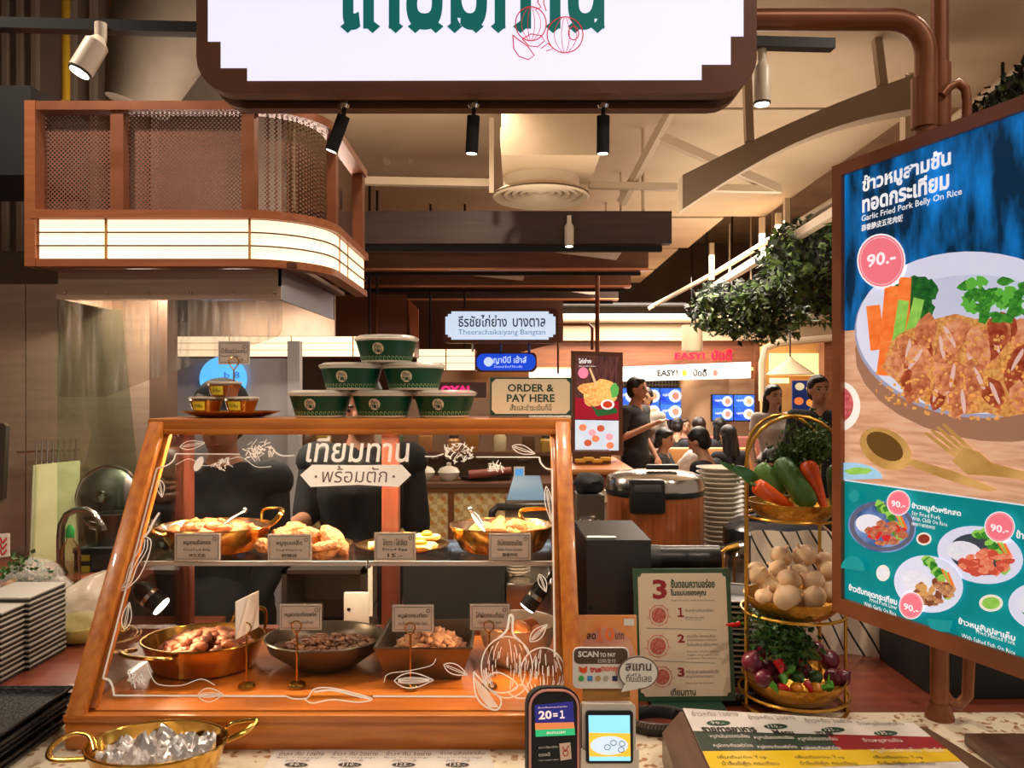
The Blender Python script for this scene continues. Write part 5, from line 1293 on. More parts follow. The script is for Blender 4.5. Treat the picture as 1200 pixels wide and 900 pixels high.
stroke(l, SM, [(758, 736), (840, 738)], .6, .0012); stroke(l, SM, [(758, 774), (838, 777)], .6, .0012)
mk('body_text', l, M_inkg, t, smooth=False)
l = MB(); textpx(l, SM, 'เทียมทาน', 786, 806, 815, 815, .0012, bold=.02, res=1); mk('shop_name', l, M_ink, t, smooth=False)
for (x, y, r) in ((772, 721, 11), (771, 757, 12), (776, 793, 11)):
    b = MB(); stroke(b, SM, ell(x, y, r, r*1.08, 22)+[(x+r, y)], .6, .0012)
    for k in range(9): a_ = k*.7; stroke(b, SM, [(x+r*math.cos(a_), y+r*math.sin(a_)), (x+r*1.3*math.cos(a_+.2), y+r*1.2*math.sin(a_+.2))], .5, .0012)
    mk('drawing_outline', b, M_red, t, smooth=False)
    b = MB(); cpoly(b, SM, ell(x, y, r*.78, r*.82, 20), .0011); mk('drawing_fill', b, mat('print_salmon', (206, 128, 106), .6, col2=(176, 60, 56), vs=220), t, smooth=False)
mk('foot', MB().bb(SM.at((u0+u1)/2, 0).x-.07, SM.at((u0+u1)/2, 0).x+.07, SM.o.y-.03, SM.o.y+.05, CZ, CZ+.012), M_dkgreen, t)
# promo card and pay sign
t = thing('promo_card', V(P(712, 0, 1.435).x, 1.435, CZ), 'orange promotional card leaning behind the scan to pay sign', 'card')
PC = Plane((P(712, 0, 1.435).x, 1.435, CZ), (1, 0, 0), (0, .12, 1))
def pr(pl, x0, y0, x1, y1): a = pl.hit(x0, y1); b = pl.hit(x1, y0); return a[0], a[1], b[0], b[1]
q = pr(PC, 678, 721, 746, 722); mk('card', MB().slab(rect(PC, q[0], 0, q[2], q[3]), PC.n*-.003), mat('promo_orange', (232, 138, 62), .5, col2=(236, 168, 108), vs=12), t)
b = MB(); cpoly(b, PC, ell(712, 775, 33, 40, 24), .0008); mk('printed_dome', b, mat('promo_dome', (204, 140, 118), .5, col2=(228, 176, 150), vs=14), t, smooth=False)
b = MB(); cpoly(b, PC, [(731, 725), (743, 725), (743, 733), (731, 733)], .001); mk('printed_label', b, M_white, t, smooth=False)
l = MB(); textpx(l, PC, 'ลด', 688, 742, 698, 749, .0014, bold=.02); textpx(l, PC, 'บาท', 721, 742, 731, 749, .0014, bold=.01); mk('lettering', l, M_ink, t, smooth=False)
l = MB(); textpx(l, PC, '１', 699, 735, 707, 751, .0014, bold=.03); textpx(l, PC, '0', 709, 735, 720, 751, .0014, bold=.03); mk('number', l, mat('promo_num', (240, 122, 60), .5), t, smooth=False)
SPY = 1.262
t = thing('pay_sign', V(P(715, 0, SPY).x, SPY, CZ), 'SCAN TO PAY sign with a speech bubble on a brown stand behind the white terminal', 'sign')
PS = Plane((P(715, 0, SPY).x, SPY, CZ), (1, 0, 0), (0, .06, 1))
def rpx(x0, y0, x1, y1, r, n=4):
    out = []
    for (cx, cy, a0) in ((x1-r, y0+r, -90), (x1-r, y1-r, 0), (x0+r, y1-r, 90), (x0+r, y0+r, 180)):
        for k in range(n+1): a = R(a0+90*k/n); out.append((cx+r*math.cos(a), cy+r*math.sin(a)))
    return out
q = pr(PS, 683, 800, 738, 801); mk('stand_board', MB().slab(rect(PS, q[0], 0, q[2], q[3]), PS.n*-.004), mat('stand_brown', (166, 116, 50), .5), t)
pan = mk('panel', MB().slab([PS.px(x, y, .001) for x, y in rpx(671, 758, 737, 806, 7)], PS.n*.003), M_white, t)
b = MB(); b.face([PS.px(x, y, .0048) for x, y in rpx(672.5, 759, 735, 777, 6)]); mk('header', b, mat('pay_brown', (86, 62, 46), .5), pan, smooth=False)
l = MB(); textpx(l, PS, 'SCAN', 677, 762, 701, 769, .0052, bold=.04); textpx(l, PS, 'TO PAY', 702.5, 764, 721, 769, .0052, bold=.04); textpx(l, PS, '扫码支付', 700, 771, 721, 776, .0052); mk('lettering', l, M_white, t, smooth=False)
l = MB(); textpx(l, PS, 'true', 691, 780, 704, 787, .0052, bold=.03); mk('lettering', l, M_red, t, smooth=False)
l = MB(); textpx(l, PS, 'money', 704, 780, 724, 788.5, .0052, bold=.02); mk('lettering', l, mat('coral', (232, 112, 84), .5), t, smooth=False)
for k, (x, cc, tx) in enumerate(((681, (60, 170, 80), 'LINE'), (691, (60, 140, 200), 'PAY'), (700.5, (190, 150, 90), ''), (709.5, (180, 170, 160), ''), (720, (40, 50, 90), ''))):
    b = MB(); cpoly(b, PS, ell(x, 794, 3.2, 3.4, 12) if k in (0, 2, 3) else [(x-3, 791), (x+3, 791), (x+3, 797), (x-3, 797)], .0052); mk('logo_mark', b, mat('logo_%d' % k, cc, .5), t, smooth=False)
b = MB(); cpoly(b, PS, [(678, 779.5), (683, 782), (688, 779.5), (687, 787), (683, 788), (679, 786)], .0052); mk('logo_mark', b, mat('wallet_orange', (226, 82, 34), .5), t, smooth=False)
bub = rpx(724, 767, 770, 805, 18, 8); bub2 = [p for p in bub if not (p[1] > 803 and p[0] < 745)]
mk('bubble', MB().slab([PS.px(x, y, .006) for x, y in ell(747, 786.5, 23.5, 19.5, 30)], PS.n*.003), mat('bubble_edge', (110, 96, 88), .5), t)
mk('bubble_tail', MB().slab([PS.px(x, y, .0065) for x, y in ((732, 799), (748, 805), (727, 809))], PS.n*.0028), M_white, t)
b = MB(); b.face([PS.px(x, y, .0096) for x, y in ell(747, 786.5, 22, 18, 30)]); mk('bubble_face', b, M_white, t, smooth=False)
l = MB(); textpx(l, PS, 'สแกน', 732, 775, 762, 784, .0102, bold=.02); textpx(l, PS, 'ที่นี่ได้เลย', 733, 787, 762, 797, .0102); mk('bubble_lettering', l, mat('bubble_ink', (80, 70, 66), .5), t, smooth=False)
# payment terminals
t = thing('card_terminal', P(648, 926, 1.2), 'black handheld card terminal with a pink rimmed screen standing upright', 'terminal')
TP = Plane((P(650, 0, 1.2).x, 1.205, CZ), V(1, .12, 0), V(-.06, .26, 1))
def tpoly(x0, x1, y0, y1, r, off, sk=0):
    return [TP.px(x, y, off) for x, y in rpx(x0, y0, x1, y1, r, 6)]
mk('body', MB().slab(tpoly(618, 680, 805, 925, 22, 0), TP.n*-.03), M_blackm, t)
mk('trim_ring', MB().tube(tpoly(621, 677.5, 809, 922, 20, .001), .0022, 6, closed=True), mat('rose_trim', (206, 140, 130), .35), t)
mk('bezel', MB().face(tpoly(623, 675, 812, 920, 18, .0022)), M_black, t, smooth=False)
def scr(name, pts, pl, off, m, tt): return mk(name, MB().face([pl.px(x, y, off) for x, y in pts]), m, tt, smooth=False)
scr('screen', [(626, 826), (671, 821.5), (673.5, 861), (627.5, 863)], TP, .0028, em('scr_navy', (40, 40, 110), None, k=1.0), t)
scr('screen_band', [(626.5, 847), (672, 846), (673, 854), (627, 855)], TP, .0031, em('scr_orange', (206, 120, 70)), t)
scr('screen_band', [(627, 855), (673, 853), (673.5, 861), (627.5, 863)], TP, .0032, em('scr_green', (50, 170, 110)), t)
l = MB(); textpx(l, TP, '20', 631, 832, 646, 843, .0034, bold=.03); textpx(l, TP, '=１', 648, 832, 661, 842, .0034, bold=.03); textpx(l, TP, 'ลุ้นแต้มสะสมทุกวัน', 630, 826.5, 664, 830.5, .0034, res=1); textpx(l, TP, 'สแกนเลย', 640, 856, 662, 860, .0034, res=1); mk('screen_lettering', l, em('scr_pale', (236, 206, 200)), t, smooth=False)
l = MB(); textpx(l, TP, 'แตะ/เสียบบัตร', 631, 873, 653, 877, .0034, res=1); textpx(l, TP, 'ตรงนี้', 631, 881, 644, 886, .0034, res=1); textpx(l, TP, 'TAP/INSERT HERE', 631, 889, 654, 891.5, .0034, res=1); mk('panel_lettering', l, M_white, t, smooth=False)
scr('card_emblem', [(655, 871), (668, 869.5), (669.5, 889), (656.5, 891)], TP, .003, mat('emblem_pale', (216, 190, 170), .5), t)
l = MB(); stroke(l, TP, q2([(659, 874), (662, 880), (666, 873)]), 1.1, .0034); stroke(l, TP, ell(662.5, 882, 3, 3.4, 12)+[(665.5, 882)], 1.0, .0034); mk('emblem_mark', l, mat('emblem_red', (190, 60, 50), .5), t, smooth=False)
t = thing('pay_terminal', P(715, 927, 1.2), 'white payment terminal with a bright blue and yellow screen', 'terminal')
WP = Plane((P(715, 0, 1.21).x, 1.215, CZ), V(1, .0, 0), V(0, .22, 1))
def wpoly(x0, x1, y0, y1, r, off): return [WP.px(x, y, off) for x, y in rpx(x0, y0, x1, y1, r, 5)]
mk('body', MB().slab(wpoly(682, 745, 825, 930, 5, 0), WP.n*-.03), mat('terminal_white', (214, 204, 190), .4), t)
mk('cradle', MB().slab([WP.px(x, y, .001) for x, y in ((681, 876), (687, 880), (741, 880), (748, 876), (748, 930), (680, 930))], WP.n*.006), mat('terminal_white', (214, 204, 190), .4), t)
mk('bezel', MB().slab(wpoly(686, 741, 832, 893, 4, .001), WP.n*.0012+WP.n*.006), M_black, t)
scr('screen', [(689, 837), (737, 837), (738, 890), (690, 890)], WP, .0088, em('scr_sky', (120, 200, 240), (150, 216, 246), 6, k=1.3), t)
scr('screen_field', [(689.5, 857), (737.5, 858), (738, 885), (690, 885)], WP, .0092, em('scr_yellow', (236, 186, 60)), t)
scr('screen_field', ell(713, 872, 22, 11, 24), WP, .0096, em('scr_white', (200, 220, 240)), t)
for (x, y) in ((711, 874), (718, 869), (728, 870), (727, 877)):
    b = MB(); stroke(b, WP, ell(x, y, 3.4, 3, 12)+[(x+3.4, y)], .8, .0099, 1.2); mk('screen_ring', b, em('scr_ring', (60, 80, 90)), t, smooth=False)
# woven oval trays
def woven(cx, cy, rx, ry, lab):
    c = V(cx, cy, CZ); t = thing('woven_tray', c, lab, 'tray', 'black stitched oval trays')
    mk('base', MB().lathe([(rx*.9, 0), (rx*.93, .003)], c, 40, 1, ry/rx, capt=True), M_redtop, t)
    mk('wall', MB().lathe([(rx*.92, 0), (rx, .02), (rx*1.0, .024), (rx*.95, .022), (rx*.88, .002)], c, 48, 1, ry/rx, capb=False), M_black, t)
    ms = MB()
    for k in range(56):
        a = 2*PI*k/56; p = c+V(rx*math.cos(a), ry*math.sin(a), .022); tg = V(-rx*math.sin(a), ry*math.cos(a), 0).normalized()
        ms.tube([p-tg*.003+V(0, 0, -.004)*1.6, p+V(0, 0, .003), p+tg*.003+V(0, 0, .002)], .0022, 5)
    mk('stitching', ms, mat('stitch_grey', (96, 92, 88), .4), t, kind='stuff')
woven(P(772, 0, 1.43).x, 1.425, .058, .042, 'black stitched oval tray in front of the steps menu')
woven(P(850, 0, 1.60).x, 1.575, .075, .05, 'black stitched oval tray behind the steps menu')
# wooden box carrying the laminated menu
MX = lambda px, y: (px-CX)/F*y
t = thing('menu_box', V(.5, 1.25, CZ), 'low dark wooden box under the laminated menu', 'box')
zbx = 1.0
bx4 = [P(776, 858, pz(858, zbx)), P(797, 833, pz(833, zbx)), P(1085, 851, pz(851, zbx)), P(1215, 930, pz(930, zbx)), P(800, 930, pz(930, zbx))]
mk('body', MB().slab([V(p.x, p.y, CZ) for p in bx4], (0, 0, zbx-CZ-.001)), wood('box_wood', (98, 66, 46), (80, 52, 36), .4, 1, 5, .1), t)
zm = zbx+.002
def mpx(x, y, dz=0): p = P(x, y, pz(y, zm)); return V(p.x, p.y, zm+dz)
t = thing('laminated_menu', mpx(960, 870), 'laminated menu sheet with white, green, red and yellow bands lying on the box', 'menu')
sheet = [(800, 830), (1072, 848), (1142, 905), (834, 905)]
mk('sheet', MB().slab([mpx(x, y, -.0005) for x, y in sheet], (0, 0, .001)), mat('laminate_white', (214, 206, 198), .25), t)
def edge(f, side):   # point on the left / right edge at fraction f down the sheet
    a, b = (sheet[0], sheet[3]) if side == 0 else (sheet[1], sheet[2]); return a[0]+(b[0]-a[0])*f, a[1]+(b[1]-a[1])*f
def band(fl0, fl1, s0, s1, m, dz):
    pts = []
    for (f, s_) in ((fl0, s0), (fl0, s1), (fl1, s1), (fl1, s0)):
        A, B = edge(f, 0), edge(f*.78, 1); pts.append((A[0]+(B[0]-A[0])*s_, A[1]+(B[1]-A[1])*s_))
    return mk('printed_band', MB().face([mpx(x, y, dz) for x, y in pts]), m, t, smooth=False)
band(.36, .68, .0, .58, mat('menu_green', (50, 66, 56), .35), .0008); band(.36, .68, .56, 1.0, mat('menu_red', (142, 26, 36), .35), .0009); band(.68, 1.0, 0, 1.0, mat('menu_yellow', (226, 186, 30), .35), .0010)
MPL = Plane((0, 1.25, zm), (1, 0, 0), (0, 1, 0))
def mtext(s_, x0, y0, x1, y1, m, bold=.0):
    l = MB(); a = MPL.hit(x0, y1); b = MPL.hit(x1, y1); c = MPL.hit(x0, y0); text(l, MPL, s_, a[0], a[1], b[0], c[1], .0016, bold=bold, res=1); mk('lettering', l, m, t, smooth=False)
for k, (x, tx, prc) in enumerate(((812, 'ข้าว+กับ 1อย่าง', '90.-'), (879, 'ข้าว+กับ 2อย่าง', '110.-'), (946, 'ข้าว+กับ 3อย่าง', '125.-'), (1008, 'ข้าวหมูสับปลาเค็ม', '135.-'))):
    y = 834+k*4; mtext(tx, x, y, x+54, y+6, M_inkg)
    b = MB(); b.face([mpx(xx, yy, .0012) for xx, yy in ell(x+30, y+14, 14, 3.2, 18)]); mk('price_pill', b, M_dkgreen, t, smooth=False)
    mtext(prc, x+22, y+12.3, x+38, y+15.8, M_paper)
mtext('รายการอาหาร', 824, 853, 888, 859, M_ink, .04); mtext('Menu', 908, 856, 932, 862, M_ink, .03); mtext('菜单', 958, 858, 980, 864, M_ink, .03)
for k in range(3): mtext('หมูสามชั้นทอดกระเทียม', 834+k*52, 861+k*1.5, 880+k*52, 867+k*1.5, M_paper); mtext('หมูผัดกระเทียมพริกไทย', 838+k*52, 872+k*1.5, 884+k*52, 878+k*1.5, M_paper)
mtext('ข้าวหมูสามชั้น', 1015, 866, 1060, 872, M_paper); mtext('หมูสับปลาเค็ม ปีกไก่', 1024, 877, 1110, 884, M_paper)
for k in range(3): mtext('เพิ่มเติม/On Top', 842+k*92, 886, 900+k*92, 891, M_ink); mtext('น้ำจิ้มซีฟู้ด กระเทียม', 848+k*92, 893, 915+k*92, 899, M_ink)
# flat price sheet in front of the case
zm2 = CZ+.001
def spx(x, y, dz=0): p = P(x, y, pz(y, zm2)); return V(p.x, p.y, zm2+dz)
t = thing('price_sheet', spx(440, 890), 'white laminated price sheet lying flat in front of the case', 'menu')
mk('sheet', MB().slab([spx(x, y, -.0005) for x, y in ((322, 879), (572, 880), (590, 930), (292, 930))], (0, 0, .001)), mat('laminate_white', (214, 206, 198), .25), t)
S2 = Plane((0, 1.25, zm2), (1, 0, 0), (0, 1, 0))
for k, (tx, prc) in enumerate((('ข้าว+ กับ 1อย่าง', '90.-'), ('ข้าว+ กับ 2อย่าง', '110.-'), ('ข้าว+ กับ 3อย่าง', '125.-'), ('ข้าวหมูสับปลาเค็ม', '135.-'))):
    x = 326+k*63; l = MB()
    for (s_, xa, ya, xb, yb) in ((tx, x, 881.5, x+53, 886.5), ('Rice + toppings', x-2, 888, x+50, 890), ('白饭 + 小菜', x+8, 891.2, x+36, 893.6)):
        a = S2.hit(xa, yb); b = S2.hit(xb, yb); c = S2.hit(xa, ya); text(l, S2, s_, a[0], a[1], b[0], c[1], .0016, res=1)
    mk('lettering', l, M_ink, t, smooth=False)
    b = MB(); b.face([spx(xx, yy, .0012) for xx, yy in ell(x+21, 897, 14, 2.8, 18)]); mk('price_pill', b, M_ink, t, smooth=False)
    l = MB(); a = S2.hit(x+12, 898.8); b = S2.hit(x+30, 898.8); c = S2.hit(x+12, 895.4); text(l, S2, prc, a[0], a[1], b[0], c[1], .0018, res=1); mk('lettering', l, M_paper, t, smooth=False)
# brass pan with crumpled foil at the front left
cF = V(P(186, 0, 1.245).x, 1.240, CZ)
pF = oval_pan('brass_pan', cF, .110, .082, .058, M_gold, M_gold, 'brass pan lined with crumpled foil at the front edge of the counter', 'pan', .82)
handle(pF, [cF+V(-.092, -.015, .052), cF+V(-.115, .01, .064), cF+V(-.145, .012, .066), cF+V(-.158, -.02, .06), cF+V(-.140, -.05, .054), cF+V(-.09, -.045, .052)], .005, M_gold, .7)
handle(pF, [cF+V(.085, .055, .052), cF+V(.105, .055, .066), cF+V(.142, .06, .068), cF+V(.128, .03, .06), cF+V(.1, .015, .052)], .005, M_gold, .7)
def crumple(name, c, rx, ry, h, m, seed, label, cat, n=34):
    vs = []; fs = []
    for i in range(n+1):
        for j in range(n+1):
            x, y = i/n*2-1, j/n*2-1; r = math.hypot(x, y)
            k = 1.0 if r < 1e-6 else max(abs(x), abs(y))/r
            X, Y_ = x*k, y*k
            z = h*(.35+.9*mnoise.turbulence(V(X*2.4, Y_*2.4, seed), 3, True)*1.0)*(1-.25*(X*X+Y_*Y_))+.012*mnoise.noise(V(X*7, Y_*7, seed))
            vs.append(Vector(c)+V(X*rx, Y_*ry, z))
    for i in range(n):
        for j in range(n): a = i*(n+1)+j; fs.append((a, a+n+1, a+n+2, a+1))
    return mk(name, MB().add(vs, fs), m, label=label, cat=cat, angle=22)
crumple('foil_sheet', cF+V(0, 0, .018), .092, .066, .045, mat('foil', (206, 200, 198), .34, .9, bump=.3, bs=30), 2.2, 'crumpled silver foil filling the front brass pan', 'foil')
crumple('plastic_wrap', cF+V(-.03, -.02, .034), .055, .042, .03, mat('clear_wrap', (210, 200, 196), .2, alpha=.5), 7.7, 'crumpled clear plastic wrap on the foil', 'plastic wrap', 24)
# black trays stacked bottom left
M_tray = mat('black_tray', (26, 24, 24), .45, bump=.3, bs=150)
zt0 = CZ
for k in range(6):
    z = zt0+k*.0125; x1 = P(68, 0, 1.40).x+.002*k; c = V(x1-.16+.003*math.sin(k*2), 1.30, z)
    lab = ('lowest', 'second from the bottom', 'third from the bottom', 'third from the top', 'second from the top', 'topmost')[k]
    tt = thing('serving_tray', c, 'black plastic serving tray, %s of the stack at the left' % lab, 'tray', 'black serving trays')
    rect_tray(tt, c, .32, .26, .0115, M_tray, .008)
# wood ledge and dark case on the right edge
mk('wood_ledge', MB().bb(.80, 1.15, .98, 1.36, CZ, CZ+.02, .003), wood('ledge_wood', (86, 56, 40), (70, 44, 32), .4, 0, 4, .1), label='dark brown wooden ledge at the right end of the counter', cat='ledge')
mk('dark_cabinet', MB().bb(.86, 1.5, 1.56, 1.80, CZ, 1.12, .004), M_blackm, label='black box standing below the menu display', cat='box')
# striped cloth draped on a box behind the basket stand
sx_ = MB(); nu, nv = 26, 14; vs = []
for i in range(nu+1):
    for j in range(nv+1):
        px = 880+ (1092-880)*i/nu; py = 622+(792-622)*j/nv; p = P(px, py, 1.84)
        p.y += .012*math.sin(i*.9+j*.15)+.02*(j/nv)*-1; vs.append(p)
fs = [(i*(nv+1)+j, (i+1)*(nv+1)+j, (i+1)*(nv+1)+j+1, i*(nv+1)+j+1) for i in range(nu) for j in range(nv)]
def striped():
    m = bpy.data.materials.new('striped_cloth'); m.use_nodes = True; N = m.node_tree.nodes; L = m.node_tree.links; b = N['Principled BSDF']; b.inputs['Roughness'].default_value = .85
    tc = N.new('ShaderNodeTexCoord'); mp = N.new('ShaderNodeMapping'); mp.inputs['Rotation'].default_value = (0, R(28), 0); L.new(tc.outputs['Object'], mp.inputs[0])
    w = N.new('ShaderNodeTexWave'); w.inputs['Scale'].default_value = 9.5; w.inputs['Distortion'].default_value = .6; L.new(mp.outputs[0], w.inputs['Vector'])
    r = N.new('ShaderNodeValToRGB'); r.color_ramp.elements[0].position = .03; r.color_ramp.elements[1].position = .07
    r.color_ramp.elements[0].color = rgb(40, 36, 34); r.color_ramp.elements[1].color = rgb(218, 204, 186); L.new(w.outputs['Fac'], r.inputs['Fac']); L.new(r.outputs['Color'], b.inputs['Base Color'])
    return m
tt = thing('covered_crate', P(985, 795, 1.9), 'crate under a white cloth with thin dark stripes behind the basket stand', 'crate')
mk('cloth', sx_.add(vs, fs), striped(), tt)
mk('crate', MB().bb(P(886, 0, 1.87).x, P(1086, 0, 1.87).x, 1.868, 1.97, CZ, P(0, 632, 1.87).z), M_dkgrey, tt)
# black box printer / till
t = thing('receipt_printer', V(P(722, 0, 1.62).x, 1.66, CZ), 'black upright box printer with a paper slot beside the display case', 'printer')
X0, X1 = P(681, 0, 1.6).x, P(763, 0, 1.6).x
zt_p = P(0, 633, 1.6).z
mk('body', MB().slab([V(X0+.012, 1.60, CZ), V(X1, 1.60, CZ), V(X1, 1.60, zt_p), V(X0+.012, 1.60, zt_p)], (0, .13, 0)), M_dkgrey, t)
mk('side_bevel', MB().slab([V(X0+.012, 1.60, CZ), V(X0+.012, 1.60, zt_p), V(X0-.006, 1.70, zt_p+.01), V(X0-.006, 1.70, CZ)], (.001, .03, 0)), M_black, t)
mk('top_cover', MB().slab([V(X0+.012, 1.601, zt_p), V(X1, 1.601, zt_p), V(X1-.02, 1.73, zt_p+.02), V(X0-.004, 1.73, zt_p+.02)], (0, 0, -.01)), M_black, t)
mk('paper_slot', MB().slab([V(X0+.014, 1.612, zt_p+.0025), V(X0+.075, 1.612, zt_p+.0025), V(X0+.073, 1.622, zt_p+.004), V(X0+.014, 1.622, zt_p+.004)], (0, 0, .001)), M_white, t)
mk('button', MB().ball(P(693, 712, 1.598), .004, 8, 6), M_black, t)
t = thing('card_reader_roll', P(800, 665, 1.72), 'black glossy cylinder housing behind the steps menu', 'machine')
mk('housing', MB().cyl(P(762, 655, 1.72), P(842, 655, 1.72), .030, n=28), M_black, t)
mk('end_cap', MB().cyl(P(760, 655, 1.72), P(772, 655, 1.72), .0315, n=28), M_dkgrey, t)
mk('base', MB().bb(P(768, 0, 1.72).x, P(838, 0, 1.72).x, 1.70, 1.76, CZ, P(0, 660, 1.72).z), M_black, t)
# wood-look rice cooker
RC = V(P(769, 0, 2.62).x, 2.65, CZ); rr = .165
t = thing('rice_cooker', RC, 'large wood finish rice cooker with a steel lid and black latch', 'rice cooker')
zc = P(0, 582, 2.5).z-CZ
mk('body', MB().lathe([(rr*.97, 0), (rr, .012), (rr, zc)], RC, 48), wood('cooker_wood', (176, 98, 46), (140, 72, 30), .35, 2, 5, .3), t)
mk('seal_band', MB().lathe([(rr*1.01, zc-.008), (rr*1.02, zc+.004), (rr*1.01, zc+.012)], RC, 48, capb=False), M_black, t)
mk('lid', MB().lathe([(rr*1.02, zc+.010), (rr*1.02, zc+.034), (rr*.97, zc+.052), (rr*.8, zc+.064), (rr*.4, zc+.072), (.001, zc+.073)], RC, 48, capb=False), M_steel2, t)
mk('lid_handle', MB().box(RC+V(.02, -.03, zc+.085), (.11, .03, .018), None, .007), M_black, t)
mk('latch', MB().box(RC+V(-.055, -rr*.98, zc+.002), (.116, .04, .112), Matrix.Rotation(R(-4), 3, 'X'), .012), M_black, t)
mk('latch_plate', MB().box(RC+V(-.055, -rr*1.02, zc+.028), (.09, .028, .03), Matrix.Rotation(R(-12), 3, 'X'), .006), M_dkgrey, t)
# plates
M_plate = mat('plate_white', (222, 210, 192), .35, coat=.2)
def plate_stack(n, c, r, pitch, m, rimm, where, group, sq=None):
    pos = {0: 'lowest', n-1: 'topmost'}
    first = None
    for k in range(n):
        z = c[2]+k*pitch; lab = '%s, %s' % (where, pos.get(k, ordinal(k+1)+' from the bottom' if k < n/2 else ordinal(n-k)+' from the top'))
        cc = V(c[0]+random.uniform(-.0015, .0015), c[1], z)
        if first is None:
            first = thing('plate', cc, lab, 'plate', group)
            mk('dish', MB().lathe([(r*.5, 0), (r*.55, .002), (r*.97, pitch*1.5), (r*.93, pitch*1.55), (r*.5, .004), (.001, .0035)], cc, 30), m, first)
            mk('rim', MB().lathe([(r*.965, pitch*1.35), (r, pitch*1.4), (r, pitch*1.4+min(.003, pitch*.4)), (r*.96, pitch*1.4+min(.003, pitch*.4))], cc, 30, capb=False), rimm, first)
            index_kids(first)
        else: dup(first, cc, label=lab)
def ordinal(k):
    return ['first', 'second', 'third', 'fourth', 'fifth', 'sixth', 'seventh', 'eighth', 'ninth', 'tenth', 'eleventh', 'twelfth', 'thirteenth', 'fourteenth', 'fifteenth', 'sixteenth'][k-1]
plate_stack(20, (P(846, 0, 2.8).x, 2.82, CZ), .088, .0172, M_plate, M_plate, 'white plate by the wooden rice cooker', 'white plates in the tall stack')
plate_stack(8, (P(838, 0, 2.32).x, 2.32, CZ), .055, .0155, M_plate, mat('plate_green', (150, 160, 120), .4), 'small plate before the tall white stack', 'small plates in the low stack')
plate_stack(15, (P(862, 0, 1.70).x, 1.71, CZ), .082, .0115, mat('plate_black', (30, 28, 28), .4), M_plate, 'white rimmed black plate behind the steps menu', 'black plates behind the menu')
# second cooker, pot
c2_ = V(P(910, 0, 2.5).x, 2.5, CZ)
t = thing('rice_cooker', c2_, 'round black rice cooker with a domed lid behind the basket stand', 'rice cooker')
zl = P(0, 640, 2.42).z-CZ
mk('body', MB().lathe([(.14, 0), (.15, .02), (.155, zl)], c2_, 40), mat('cooker_white', (206, 192, 172), .4), t)
mk('lid', MB().lathe([(.158, zl-.005), (.165, zl+.01), (.16, zl+.045), (.13, zl+.07), (.06, zl+.085), (.001, zl+.087)], c2_, 40, capb=False), mat('navy_gloss', (36, 40, 50), .2, coat=.5), t)
mk('lid_handle', MB().tube([c2_+V(-.12, -.02, zl+.06), c2_+V(-.06, -.06, zl+.1), c2_+V(.04, -.06, zl+.1), c2_+V(.1, -.02, zl+.07)], .014, 10), M_black, t)
mk('hinge', MB().box(c2_+V(-.16, -.02, zl+.02), (.03, .06, .06), None, .008), M_black, t)
cp = V(P(905, 0, 2.12).x, 2.12, CZ); t = thing('stock_pot', cp, 'polished steel stock pot with gold handles behind the basket stand', 'pot')
zp = P(0, 655, 2.05).z-CZ
mk('body', MB().lathe([(.125, 0), (.13, .01), (.13, zp), (.134, zp+.003), (.126, zp), (.122, .01)], cp, 40), M_steel2, t)
mk('lid', MB().lathe([(.132, zp+.004), (.128, zp+.012), (.09, zp+.026), (.001, zp+.03)], cp, 40, capb=False), glass_mat('pot_glass', (226, 226, 220), .15, .05), t)
mk('handle', MB().tube([cp+V(-.128, -.03, .05), cp+V(-.148, -.035, .09), cp+V(-.150, -.035, zp+.01), cp+V(-.132, -.03, zp+.02), cp+V(-.1, -.02, zp+.026)], .007, 8), M_goldp, t)
mk('handle', MB().tube([cp+V(.02, -.12, zp-.03), cp+V(.02, -.15, zp-.02), cp+V(.07, -.14, zp-.02), cp+V(.07, -.11, zp-.03)], .006, 8), M_goldp, t)
# cups and pot between case and cooker
def cupstack(px, y, py0, py1, rpx_, n, lab):
    k_ = y/F; base = P(px, py1, y); t = thing('cup_stack', base, lab, 'cups'); r = rpx_*k_
    for k in range(n):
        z = base.z+(py1-py0)*k_*k/n*.5
        mk('cup', MB().lathe([(r*.68, 0), (r, (py1-py0)*k_*.5), (r*1.05, (py1-py0)*k_*.52)], (base.x, base.y, z), 20), glass_mat('cup_clear', (236, 228, 222), .12, .15), t)
    mk('dome_lid', MB().lathe([(r*1.05, 0), (r*.9, r*.6), (r*.4, r*1.0), (r*.3, r*1.05)], (base.x, base.y, base.z+(py1-py0)*k_*.78), 20, capb=False), glass_mat('cup_clear', (236, 228, 222), .12, .15), t)
    return t
q = cupstack(690, 2.2, 594, 716, 13, 4, 'stack of clear plastic cups with domed lids beside the case')
q['group'] = 'plastic cups'
cw = V(P(706, 0, 2.95).x, 2.90, CZ); t = thing('stock_pot', cw, 'pale enamel pot with a lid behind the plastic cups', 'pot')
mk('body', MB().lathe([(.10, 0), (.105, .01), (.105, .22), (.11, .225)], cw, 32), M_plate, t); mk('lid', MB().lathe([(.112, .226), (.08, .245), (.001, .26)], cw, 32, capb=False), M_steel2, t)
vs, fs = blob(3, .05, .045, .035, 3, .3); mk('black_bag', MB().add([P(690, 566, 2.5)+v for v in vs], fs), M_blackm, label='small black bag lying on top of the cups beside the case', cat='bag')
mk('sachet_box', MB().bb(P(676, 0, 2.45).x, P(708, 0, 2.45).x, 2.44, 2.56, CZ, P(0, 580, 2.45).z), M_steeldk, label='grey box of supplies under the small black bag', cat='box')
for k in range(3): bunch('lime_pile', P(846+k*7, 566, 2.80), P(848+k*6, 561, 2.80), 8, .012, .012, mat('lettuce_green', (150, 180, 70), .5), ('left', 'middle', 'right')[k]+' sprig of pale green garnish on the tall plate stack', 20+k)

